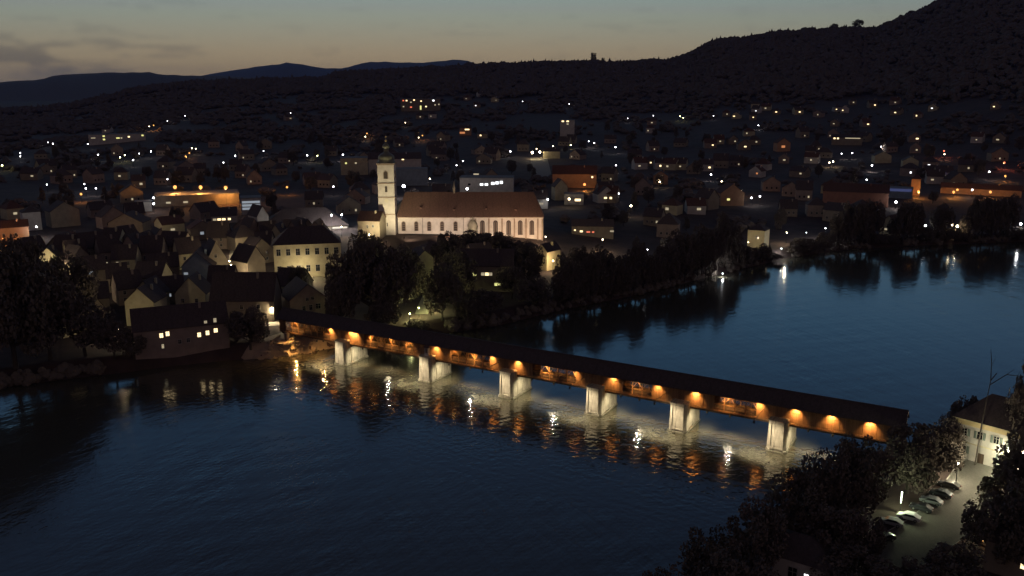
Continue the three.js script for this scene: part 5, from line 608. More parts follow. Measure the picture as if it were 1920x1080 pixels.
function house([x, y, z, turn, w, h, dep, rise, kind, wall, roof, wins, label, group]) {
  const far = Math.hypot(x, z) > 620, g = thing(far ? 'hillside_house' : 'town_house', label, 'house', [x, y, z], turn, group || undefined), under = -3;
  const wm = WALL[wall], rm = ROOF[roof];
  if (kind === 'b') { part(g, 'wall', box(w, h - under, dep, 0, (h + under) / 2, -dep / 2), wm); part(g, 'roof', box(w + .5, .35, dep + .5, 0, h + .176, -dep / 2), rm); }
  else if (kind === 'h') {
    part(g, 'wall', box(w, h - under, dep, 0, (h + under) / 2, -dep / 2), wm);
    const o = .6, rl = Math.max(.2, (w - dep) / 2), P = [[-w / 2 - o, h, o], [w / 2 + o, h, o], [w / 2 + o, h, -dep - o], [-w / 2 - o, h, -dep - o], [-rl, h + rise, -dep / 2], [rl, h + rise, -dep / 2]].map((p) => [p[0], p[1] + .01, p[2]]), F = [[0, 1, 5], [0, 5, 4], [1, 2, 5], [2, 3, 4], [2, 4, 5], [3, 0, 4], [0, 2, 1], [0, 3, 2]];
    const b = new THREE.BufferGeometry(); b.setAttribute('position', new THREE.Float32BufferAttribute(F.flat().flatMap((i) => P[i]), 3)); b.computeVertexNormals(); part(g, 'roof', muv(b), rm);
  } else {
    const front = kind === 'f', sp = front ? w : dep, len = front ? dep : w, o = .55, sl = (rise / (sp / 2)) * o, t = .24;
    let wg = extrude([[-sp / 2, under], [sp / 2, under], [sp / 2, h], [0, h + rise], [-sp / 2, h]], len), rg = extrude([[-sp / 2 - o, h - sl + .03], [0, h + rise + .03], [sp / 2 + o, h - sl + .03], [sp / 2 + o, h - sl + t], [0, h + rise + t], [-sp / 2 - o, h - sl + t]], len + .8);
    if (front) { wg = wg.rotateY(Math.PI / 2); rg = rg.rotateY(Math.PI / 2); }
    wg.translate(0, 0, -dep / 2); rg.translate(0, 0, -dep / 2);
    part(g, 'wall', wg, wm); const r = part(g, 'roof', rg, rm);
    part(r, 'chimney', box(.8, 2.2, .8), wm, front ? [w * .2, h + rise * .8, -dep * .6] : [w * .22, h + rise * .9, -dep * .4]);
  }
  for (const [u, v, ww, hh, c] of wins) { const p = part(g, 'window', box(ww, hh, .08), PANE[c], [u, v, .03]); if (!far && ww < 3.2) part(p, 'window_frame', windowFrame(ww, hh), frameM); }
  return g;
}
HOUSES.forEach(house);

// ------------------------------------------------------------------ street lamps
// [x, ground, z, height, colour, strength, near, label, group]
const STREET = [
[-484.1,11.9,-846.8,6,"y",1.8,0,"lit yellow green street lamp, left hillside, 1st from the left","street lamps in left hillside"],
[-404.0,13.7,-920.9,6,"y",1.6,0,"lit yellow green street lamp, left hillside, 2nd from the left","street lamps in left hillside"],
[-408.3,14.2,-942.8,6,"y",1.6,0,"lit yellow green street lamp, left hillside, 3rd from the left","street lamps in left hillside"],
[-201.3,14.0,-924.6,7,"y",1.2,0,"lit yellow green street lamp, left hillside, 4th from the left","street lamps in left hillside"],
[-257.7,11.5,-443.0,5,"o",2,1,"lit orange street lamp, left old town","street lamps in left old town"],
[-545.5,12.8,-992.3,6,"c",1,0,"lit cool white street lamp, left hillside, 1st from the left","street lamps in left hillside"],
[-522.6,12.5,-950.0,6,"c",0.8,0,"lit cool white street lamp, left hillside, 2nd from the left","street lamps in left hillside"],
[-358.3,11.5,-683.8,6,"c",0.4,0,"lit cool white street lamp, left hillside, 3rd from the left","street lamps in left hillside"],
[-590.8,14.2,-1142.1,7,"c",0.6,0,"lit cool white street lamp, left hillside, 4th from the left","street lamps in left hillside"],
[-574.9,14.0,-1122.7,7,"c",0.9,0,"lit cool white street lamp, left hillside, 5th from the left","street lamps in left hillside"],
[-331.3,11.5,-687.5,6,"c",0.7,0,"lit cool white street lamp, left hillside, 6th from the left","street lamps in left hillside"],
[-316.4,11.5,-658.3,6,"c",0.8,0,"lit cool white street lamp, left hillside, 7th from the left","street lamps in left hillside"],
[-518.1,15.1,-1095.5,7,"c",0.7,0,"lit cool white street lamp, left hillside, 8th from the left","street lamps in left hillside"],
[-308.9,11.5,-658.3,6,"c",0.8,0,"lit cool white street lamp, left hillside, 9th from the left","street lamps in left hillside"],
[-437.9,13.5,-946.1,7,"c",1,0,"lit cool white street lamp, left hillside, 10th from the left","street lamps in left hillside"],
[-373.1,13.3,-879.8,7,"c",1.1,0,"lit cool white street lamp, left hillside, 11th from the left","street lamps in left hillside"],
[-394.0,14.7,-945.3,7,"c",0.6,0,"lit cool white street lamp, left hillside, 12th from the left","street lamps in left hillside"],
[-390.5,15.3,-967.9,7,"c",1.5,0,"lit cool white street lamp, left hillside, 13th from the left","street lamps in left hillside"],
[-236.9,11.5,-584.6,8,"c",1.4,0,"lit cool white street lamp, left hillside, 14th from the left","street lamps in left hillside"],
[-231.3,11.5,-570.1,6,"c",1.4,0,"lit cool white street lamp, left hillside, 15th from the left","street lamps in left hillside"],
[-539.2,30.5,-1411.1,7,"c",1,0,"lit cool white street lamp, left hillside, 16th from the left","street lamps in left hillside"],
[-280.5,11.5,-723.6,6,"c",0.6,0,"lit cool white street lamp, left hillside, 17th from the left","street lamps in left hillside"],
[-545.6,35.5,-1506.9,7,"c",1,0,"lit cool white street lamp, left hillside, 18th from the left","street lamps in left hillside"],
[-276.1,12.9,-854.0,7,"c",0.7,0,"lit cool white street lamp, left hillside, 19th from the left","street lamps in left hillside"],
[-282.4,14.0,-912.0,8,"c",1.6,0,"lit cool white street lamp, left hillside, 20th from the left","street lamps in left hillside"],
[-270.4,15.4,-974.0,7,"c",0.6,0,"lit cool white street lamp, left hillside, 21st from the left","street lamps in left hillside"],
[-380.8,38.5,-1554.5,7,"c",0.6,0,"lit cool white street lamp, left hillside, 22nd from the left","street lamps in left hillside"],
[-210.7,13.9,-919.8,8,"c",1.8,0,"lit cool white street lamp, left hillside, 23rd from the left","street lamps in left hillside"],
[-132.9,11.5,-660.0,7,"c",0.9,0,"lit cool white street lamp, left hillside, 24th from the left","street lamps in left hillside"],
[-253.8,11.5,-468.5,7,"c",2.5,1,"lit cool white street lamp, left old town, 1st from the left","street lamps in left old town"],
[-99.8,13.2,-486.4,9,"c",5,1,"lit cool white street lamp, left old town, 2nd from the left","street lamps in left old town"],
[-93.4,13.7,-483.3,9,"c",5,1,"lit cool white street lamp, left old town, 3rd from the left","street lamps in left old town"],
[-199.0,11.0,-376.7,6,"w",3,1,"lit warm white street lamp, left old town, 1st from the left","street lamps in left old town"],
[-175.6,7.8,-335.2,5,"w",3,1,"lit warm white street lamp, left old town, 2nd from the left","street lamps in left old town"],
[-137.8,4.8,-299.5,4,"w",2,1,"lit warm white street lamp, left old town, 3rd from the left","street lamps in left old town"],
[-192.9,11.5,-463.1,5,"w",1.4,1,"lit warm white street lamp, left old town, 4th from the left","street lamps in left old town"],
[-126.6,10.2,-389.8,5,"w",2.6,1,"lit warm white street lamp, left old town, 5th from the left","street lamps in left old town"],
[-124.0,9.7,-383.5,5,"w",3,1,"lit warm white street lamp, left old town, 6th from the left","street lamps in left old town"],
[-126.0,10.6,-396.6,5,"w",1.5,1,"lit warm white street lamp, left old town, 7th from the left","street lamps in left old town"],
[-131.7,11.4,-420.5,5,"w",3.2,1,"lit warm white street lamp, left old town, 8th from the left","street lamps in left old town"],
[-114.8,8.4,-367.4,5,"w",3.6,1,"lit warm white street lamp, left old town, 9th from the left","street lamps in left old town"],
[-90.1,4.9,-322.7,5.5,"w",5,1,"lit warm white street lamp, left old town, 10th from the left","street lamps in left old town"],
[-91.5,8.2,-378.1,5,"w",3.4,1,"lit warm white street lamp, left old town, 11th from the left","street lamps in left old town"],
[-90.4,13.0,-465.3,6,"w",2.0,1,"lit warm white street lamp, left old town, 12th from the left","street lamps in left old town"],
[-73.3,12.3,-449.7,5,"w",2.5,1,"lit warm white street lamp, left old town, 13th from the left","street lamps in left old town"],
[-302.7,11.5,-621.9,6,"o",1.6,0,"lit orange street lamp, left hillside, 1st from the left","street lamps in left hillside"],
[-528.8,26.5,-1329.1,8,"o",2.4,0,"lit orange street lamp, left hillside, 2nd from the left","street lamps in left hillside"],
[-232.5,11.5,-611.8,12,"o",9,0,"lit orange street lamp, left hillside, 3rd from the left","street lamps in left hillside"],
[-334.0,14.2,-914.7,7,"o",1.4,0,"lit orange street lamp, left hillside, 4th from the left","street lamps in left hillside"],
[-345.7,15.3,-958.3,6,"o",1.2,0,"lit orange street lamp, left hillside, 5th from the left","street lamps in left hillside"],
[-214.8,11.5,-611.8,12,"o",9,0,"lit orange street lamp, left hillside, 6th from the left","street lamps in left hillside"],
[-196.5,11.5,-608.6,12,"o",9,0,"lit orange street lamp, left hillside, 7th from the left","street lamps in left hillside"],
[-168.8,11.5,-665.4,6,"o",1.2,0,"lit orange street lamp, left hillside, 8th from the left","street lamps in left hillside"],
[-533.6,26.1,-1325.1,7,"w",0.8,0,"lit warm white street lamp, left hillside, 1st from the left","street lamps in left hillside"],
[-357.9,16.4,-1001.6,7,"w",1,0,"lit warm white street lamp, left hillside, 2nd from the left","street lamps in left hillside"],
[-351.6,16.2,-995.6,7,"w",0.8,0,"lit warm white street lamp, left hillside, 3rd from the left","street lamps in left hillside"],
[-176.4,14.5,-932.9,7,"c",1.5,0,"lit cool white street lamp, hillside behind the church, 1st from the left","street lamps in hillside behind the church"],
[-115.7,14.4,-928.0,8,"c",0.7,0,"lit cool white street lamp, hillside behind the church, 2nd from the left","street lamps in hillside behind the church"],
[-107.4,13.2,-881.5,8,"c",1,0,"lit cool white street lamp, hillside behind the church, 3rd from the left","street lamps in hillside behind the church"],
[-78.8,11.5,-645.6,9,"c",5,0,"lit cool white street lamp, hillside behind the church, 4th from the left","street lamps in hillside behind the church"],
[-71.9,11.5,-749.7,6,"c",1.4,0,"lit cool white street lamp, hillside behind the church, 5th from the left","street lamps in hillside behind the church"],
[-51.8,12.2,-833.1,7,"c",0.8,0,"lit cool white street lamp, hillside behind the church, 6th from the left","street lamps in hillside behind the church"],
[-47.9,13.0,-871.2,7,"c",0.6,0,"lit cool white street lamp, hillside behind the church, 7th from the left","street lamps in hillside behind the church"],
[-32.2,11.5,-637.3,8,"c",3,0,"lit cool white street lamp, hillside behind the church, 8th from the left","street lamps in hillside behind the church"],
[-1.7,15.7,-961.8,7,"c",1.7,0,"lit cool white street lamp, hillside behind the church, 9th from the left","street lamps in hillside behind the church"],
[19.6,57.3,-1668.0,6,"c",0.7,0,"lit cool white street lamp, hillside behind the church, 10th from the left","street lamps in hillside behind the church"],
[23.6,11.5,-584.1,7,"c",1,0,"lit cool white street lamp, hillside behind the church, 11th from the left","street lamps in hillside behind the church"],
[100.6,52.9,-1596.2,7,"c",0.8,0,"lit cool white street lamp, hillside behind the church, 12th from the left","street lamps in hillside behind the church"],
[91.2,20.2,-1064.9,7,"c",1.1,0,"lit cool white street lamp, hillside behind the church, 13th from the left","street lamps in hillside behind the church"],
[95.9,19.4,-1047.2,7,"c",1.5,0,"lit cool white street lamp, hillside behind the church, 14th from the left","street lamps in hillside behind the church"],
[115.6,17.6,-1001.3,7,"c",1.6,0,"lit cool white street lamp, hillside behind the church, 15th from the left","street lamps in hillside behind the church"],
[97.0,12.3,-831.7,7,"c",0.8,0,"lit cool white street lamp, hillside behind the church, 16th from the left","street lamps in hillside behind the church"],
[-154.4,12.2,-827.5,6,"y",1.2,0,"lit yellow green street lamp, hillside behind the church, 1st from the left","street lamps in hillside behind the church"],
[-155.9,13.1,-875.4,6,"y",0.8,0,"lit yellow green street lamp, hillside behind the church, 2nd from the left","street lamps in hillside behind the church"],
[68.3,19.2,-1044.0,5,"y",1.6,0,"lit yellow green street lamp, hillside behind the church, 3rd from the left","street lamps in hillside behind the church"],
[-187.3,22.2,-1147.4,6,"w",1.2,0,"lit warm white street lamp, hillside behind the church, 1st from the left","street lamps in hillside behind the church"],
[-158.4,32.0,-1338.1,6,"w",0.8,0,"lit warm white street lamp, hillside behind the church, 2nd from the left","street lamps in hillside behind the church"],
[-117.5,21.8,-1130.7,6,"w",0.9,0,"lit warm white street lamp, hillside behind the church, 3rd from the left","street lamps in hillside behind the church"],
[-68.2,11.5,-737.6,5,"w",1,0,"lit warm white street lamp, hillside behind the church, 4th from the left","street lamps in hillside behind the church"],
[21.5,15.4,-950.7,7,"w",5,0,"lit warm white street lamp, hillside behind the church, 5th from the left","street lamps in hillside behind the church"],
[27.1,16.7,-988.0,7,"w",1,0,"lit warm white street lamp, hillside behind the church, 6th from the left","street lamps in hillside behind the church"],
[29.6,15.6,-955.8,7,"w",5,0,"lit warm white street lamp, hillside behind the church, 7th from the left","street lamps in hillside behind the church"],
[46.9,18.2,-1024.4,6,"w",0.9,0,"lit warm white street lamp, hillside behind the church, 8th from the left","street lamps in hillside behind the church"],
[38.4,11.5,-594.9,6,"w",1.8,0,"lit warm white street lamp, hillside behind the church, 9th from the left","street lamps in hillside behind the church"],
[67.4,11.5,-749.7,6,"w",1,0,"lit warm white street lamp, hillside behind the church, 10th from the left","street lamps in hillside behind the church"],
[-190.2,23.6,-1178.8,7,"o",1.8,0,"lit orange street lamp, hillside behind the church, 1st from the left","street lamps in hillside behind the church"],
[-115.4,23.0,-1157.3,6,"o",1.6,0,"lit orange street lamp, hillside behind the church, 2nd from the left","street lamps in hillside behind the church"],
[56.6,11.5,-692.9,5,"o",3.4,0,"lit orange street lamp, hillside behind the church, 3rd from the left","street lamps in hillside behind the church"],
[-38.5,4.3,-323.2,4,"y",1.6,1,"lit yellow green street lamp, slope below the church, 1st from the left","street lamps in slope below the church"],
[-35.9,4.5,-331.2,4,"y",1.8,1,"lit yellow green street lamp, slope below the church, 2nd from the left","street lamps in slope below the church"],
[-30.5,4.6,-339.6,4,"y",1.6,1,"lit yellow green street lamp, slope below the church, 3rd from the left","street lamps in slope below the church"],
[-34.7,5.9,-371.2,6,"w",2.8,1,"lit warm white street lamp, slope below the church, 1st from the left","street lamps in slope below the church"],
[-21.5,7.1,-407.8,5,"w",1.4,1,"lit warm white street lamp, slope below the church, 2nd from the left","street lamps in slope below the church"],
[17.5,9.1,-456.2,6,"w",1.8,1,"lit warm white street lamp, slope below the church, 3rd from the left","street lamps in slope below the church"],
[19.3,5.5,-409.7,6,"w",2.6,1,"lit warm white street lamp, slope below the church, 4th from the left","street lamps in slope below the church"],
[60.5,11.5,-628.3,6,"b",1.4,0,"lit blue street lamp, hillside behind the church","street lamps in hillside behind the church"],
[47.3,6.6,-456.7,7,"w",2.4,1,"lit warm white street lamp, far riverbank, 1st from the left","street lamps in far riverbank"],
[127.5,4.5,-471.9,5,"w",1.3,1,"lit warm white street lamp, far riverbank, 2nd from the left","street lamps in far riverbank"],
[154.1,4.5,-491.8,7,"w",2.4,1,"lit warm white street lamp, far riverbank, 3rd from the left","street lamps in far riverbank"],
[75.3,11.5,-625.1,6,"c",0.7,0,"lit cool white street lamp, right hillside, 1st from the left","street lamps in right hillside"],
[175.0,37.2,-1364.7,6,"c",0.7,0,"lit cool white street lamp, right hillside, 2nd from the left","street lamps in right hillside"],
[218.2,40.2,-1394.2,6,"c",0.6,0,"lit cool white street lamp, right hillside, 3rd from the left","street lamps in right hillside"],
[170.7,11.5,-763.4,6,"c",1.5,0,"lit cool white street lamp, right hillside, 4th from the left","street lamps in right hillside"],
[290.0,43.4,-1299.0,6,"c",0.5,0,"lit cool white street lamp, right hillside, 5th from the left","street lamps in right hillside"],
[145.6,11.5,-634.7,6,"c",0.6,0,"lit cool white street lamp, right hillside, 6th from the left","street lamps in right hillside"],
[164.7,10.6,-608.3,6,"c",0.8,0,"lit cool white street lamp, right hillside, 7th from the left","street lamps in right hillside"],
[319.7,35.4,-1168.6,6,"c",0.9,0,"lit cool white street lamp, right hillside, 8th from the left","street lamps in right hillside"],
[172.4,10.8,-615.3,6,"c",1,0,"lit cool white street lamp, right hillside, 9th from the left","street lamps in right hillside"],
[219.6,9.5,-606.2,4,"c",0.8,0,"lit cool white street lamp, right hillside, 10th from the left","street lamps in right hillside"],
[333.8,18.6,-905.8,6,"c",0.8,0,"lit cool white street lamp, right hillside, 11th from the left","street lamps in right hillside"],
[345.4,19.0,-908.1,6,"c",1.2,0,"lit cool white street lamp, right hillside, 12th from the left","street lamps in right hillside"],
[287.1,11.5,-719.4,6,"c",0.8,0,"lit cool white street lamp, right hillside, 13th from the left","street lamps in right hillside"],
[330.0,14.5,-817.6,6,"c",2,0,"lit cool white street lamp, right hillside, 14th from the left","street lamps in right hillside"],
[389.6,22.9,-945.8,6,"c",0.8,0,"lit cool white street lamp, right hillside, 15th from the left","street lamps in right hillside"],
[263.5,8.9,-606.3,5,"c",2.4,0,"lit cool white street lamp, right hillside, 16th from the left","street lamps in right hillside"],
[246.4,4.5,-523.6,6,"c",1,0,"lit cool white street lamp, right hillside, 17th from the left","street lamps in right hillside"],
[337.7,11.2,-650.4,6,"c",1.1,0,"lit cool white street lamp, right hillside, 18th from the left","street lamps in right hillside"],
[401.5,14.1,-749.1,7,"c",1.4,0,"lit cool white street lamp, right hillside, 19th from the left","street lamps in right hillside"],
[307.6,3.3,-531.3,7,"c",2,0,"lit cool white street lamp, right hillside, 20th from the left","street lamps in right hillside"],
[75.2,10.7,-558.1,7,"w",1.7,0,"lit warm white street lamp, right hillside, 1st from the left","street lamps in right hillside"],
[118.5,11.5,-712.6,5,"w",1.3,0,"lit warm white street lamp, right hillside, 2nd from the left","street lamps in right hillside"],
[166.9,11.5,-707.1,6,"w",0.9,0,"lit warm white street lamp, right hillside, 3rd from the left","street lamps in right hillside"],
[166.0,11.5,-641.3,6,"w",0.9,0,"lit warm white street lamp, right hillside, 4th from the left","street lamps in right hillside"],
[302.0,15.3,-849.3,5,"w",1.5,0,"lit warm white street lamp, right hillside, 5th from the left","street lamps in right hillside"],
[308.0,15.7,-856.4,5,"w",2,0,"lit warm white street lamp, right hillside, 6th from the left","street lamps in right hillside"],
[417.9,21.2,-864.2,6,"w",1,0,"lit warm white street lamp, right hillside, 7th from the left","street lamps in right hillside"],
[264.3,4.5,-527.7,6,"w",1.4,0,"lit warm white street lamp, right hillside, 8th from the left","street lamps in right hillside"],
[265.9,4.0,-524.4,6,"w",2,0,"lit warm white street lamp, right hillside, 9th from the left","street lamps in right hillside"],
[68.5,5.0,-441.4,6,"c",1.6,1,"lit cool white street lamp, far riverbank, 1st from the left","street lamps in far riverbank"],
[103.5,-3.1,-426.2,5,"c",1.3,1,"lit cool white street lamp, far riverbank, 2nd from the left","street lamps in far riverbank"],
[145.7,1.0,-472.3,5,"c",1.4,1,"lit cool white street lamp, far riverbank, 3rd from the left","street lamps in far riverbank"],
[167.2,4.5,-498.0,6,"c",0.7,1,"lit cool white street lamp, far riverbank, 4th from the left","street lamps in far riverbank"],
[181.1,4.5,-507.1,7,"c",2,1,"lit cool white street lamp, far riverbank, 5th from the left","street lamps in far riverbank"],
[253.5,40.5,-1362.1,6,"y",1.6,0,"lit yellow green street lamp, right hillside, 1st from the left","street lamps in right hillside"],
[253.3,39.1,-1335.0,6,"y",1,0,"lit yellow green street lamp, right hillside, 2nd from the left","street lamps in right hillside"],
[166.0,11.5,-661.9,6,"o",2.6,0,"lit orange street lamp, right hillside, 1st from the left","street lamps in right hillside"],
[298.0,11.1,-649.6,5,"o",2.6,0,"lit orange street lamp, right hillside, 2nd from the left","street lamps in right hillside"],
[322.6,11.0,-647.1,5,"o",2.4,0,"lit orange street lamp, right hillside, 3rd from the left","street lamps in right hillside"],
[330.4,11.4,-657.6,5,"o",1.8,0,"lit orange street lamp, right hillside, 4th from the left","street lamps in right hillside"],
[349.1,11.1,-646.5,5,"o",2.4,0,"lit orange street lamp, right hillside, 5th from the left","street lamps in right hillside"],
[370.0,11.5,-672.6,6,"o",1.6,0,"lit orange street lamp, right hillside, 6th from the left","street lamps in right hillside"],
[408.6,13.8,-736.7,5,"o",1.4,0,"lit orange street lamp, right hillside, 7th from the left","street lamps in right hillside"],
[362.6,13.1,-751.6,6,"b",0.9,0,"lit blue street lamp, right hillside","street lamps in right hillside"],
[423.4,22.3,-877.2,7,"r",1.2,0,"lit red street lamp, right hillside, 1st from the left","street lamps in right hillside"],
[440.6,18.5,-798.7,6,"r",2.2,0,"lit red street lamp, right hillside, 2nd from the left","street lamps in right hillside"]
];
{
  const poleG = new THREE.CylinderGeometry(.06, .1, 1, 6).translate(0, .5, 0), headNear = new THREE.SphereGeometry(.22, 10, 8), headFar = new THREE.SphereGeometry(.6, 8, 6), capG = new THREE.ConeGeometry(.34, .2, 8), gm = {};
  for (const [x, y, z, h, c, b, near, label, group] of STREET) {
    const l = thing('street_lamp', label, 'street lamp', [x, y, z], 0, group), col = LIGHT[c], key = c + b;
    const p = part(l, 'pole', poleG, ironM); p.scale.set(near ? 1 : 1.4, h, near ? 1 : 1.4);
    gm[key] ??= glow(...col, 'orb'.includes(c) ? 1.9 : 6 + 8 * b);
    const hd = part(l, 'lamp_head', near ? headNear : headFar, gm[key], [0, h, 0]);
    const k = near ? .85 + .18 * b : .7 + .2 * Math.min(b, 5) + ('orb'.includes(c) ? .35 : 0); hd.scale.setScalar(k); part(l, 'cap', capG, ironM, [0, h + (near ? .3 : .5) * k, 0]);
    const pl = new THREE.PointLight(new THREE.Color(...col), (near ? 150 * b : 70 * b) * (c === 'o' || c === 'r' ? 3.4 : 1)); pl.castShadow = true; pl.shadow.radius = 8; pl.position.set(0, h - (near ? .26 : .65) * k - .25, 0); pl.name = 'street_lamp_light'; l.add(pl);
  }
}

// ------------------------------------------------------------------ trees
const leafM = [M(.12, .1, .078), M(.115, .094, .076), M(.12, .098, .08)], barkM = M(.055, .045, .036);
leafM.forEach((m) => { m.side = THREE.DoubleSide; m.roughness = .95; });
function treeParts(seed, kind) {                                    // unit height, unit radius
  const R = rng(seed), pos = [], wood = [];
  const tube = (a, b, r0, r1) => { const d = b.clone().sub(a), g = new THREE.CylinderGeometry(r1, r0, d.length(), 6, 1).translate(0, d.length() / 2, 0); g.applyQuaternion(new THREE.Quaternion().setFromUnitVectors(new THREE.Vector3(0, 1, 0), d.clone().normalize())).translate(a.x, a.y, a.z); wood.push(g); };
  const V = (x, y, z) => new THREE.Vector3(x, y, z);
  tube(V(0, 0, 0), V(.02, .35, 0), .07, .05); tube(V(.02, .35, 0), V(0, .85, .02), .05, .012);
  const n = kind === 2 ? 20 : 30;
  for (let i = 0; i < n; i++) {
    const t = (i + .5) / n, y = kind === 2 ? mix(.2, .95, t) : mix(.26, .93, Math.pow(R(), .9)), maxr = kind === 2 ? .85 * (1 - y) + .1 : Math.sqrt(Math.max(.05, 1 - ((y - .56) / .46) ** 2)) * .82;
    const th = i * 2.4 + R(), rr = maxr * (.35 + .65 * Math.sqrt(R())), c = V(Math.cos(th) * rr, y, Math.sin(th) * rr), cr = (kind === 2 ? .2 : .27) * (.7 + .6 * R());
    tube(V(0, Math.max(.2, y - .16), 0), V(c.x * .9, y - .02, c.z * .9), .018, .006);
    const m = kind === 2 ? 120 : 165;
    for (let j = 0; j < m; j++) {
      const d = V(R() - .5, R() - .5, R() - .5).normalize().multiplyScalar(cr * Math.cbrt(.2 + .8 * R())); d.y *= .55;
      const p = c.clone().add(d), s = .03 + .035 * R(), a = V(R() - .5, R() - .5, R() - .5).normalize(), b2 = V(R() - .5, R() - .5, R() - .5).cross(a).normalize(); a.y *= .55; b2.y *= .55;
      const q = [p.clone().addScaledVector(a, s), p.clone().addScaledVector(b2, s * .7), p.clone().addScaledVector(a, -s), p.clone().addScaledVector(b2, -s * .7)];
      for (const k of [0, 1, 2, 0, 2, 3]) pos.push(q[k].x, q[k].y, q[k].z);
    }
  }
  const g = new THREE.BufferGeometry(); g.setAttribute('position', new THREE.Float32BufferAttribute(pos, 3)); g.computeVertexNormals();
  return [merge(wood), g];
}
const TREE = [0, 1, 2, 3, 4, 5].map((i) => treeParts(100 + i * 17, i % 3));
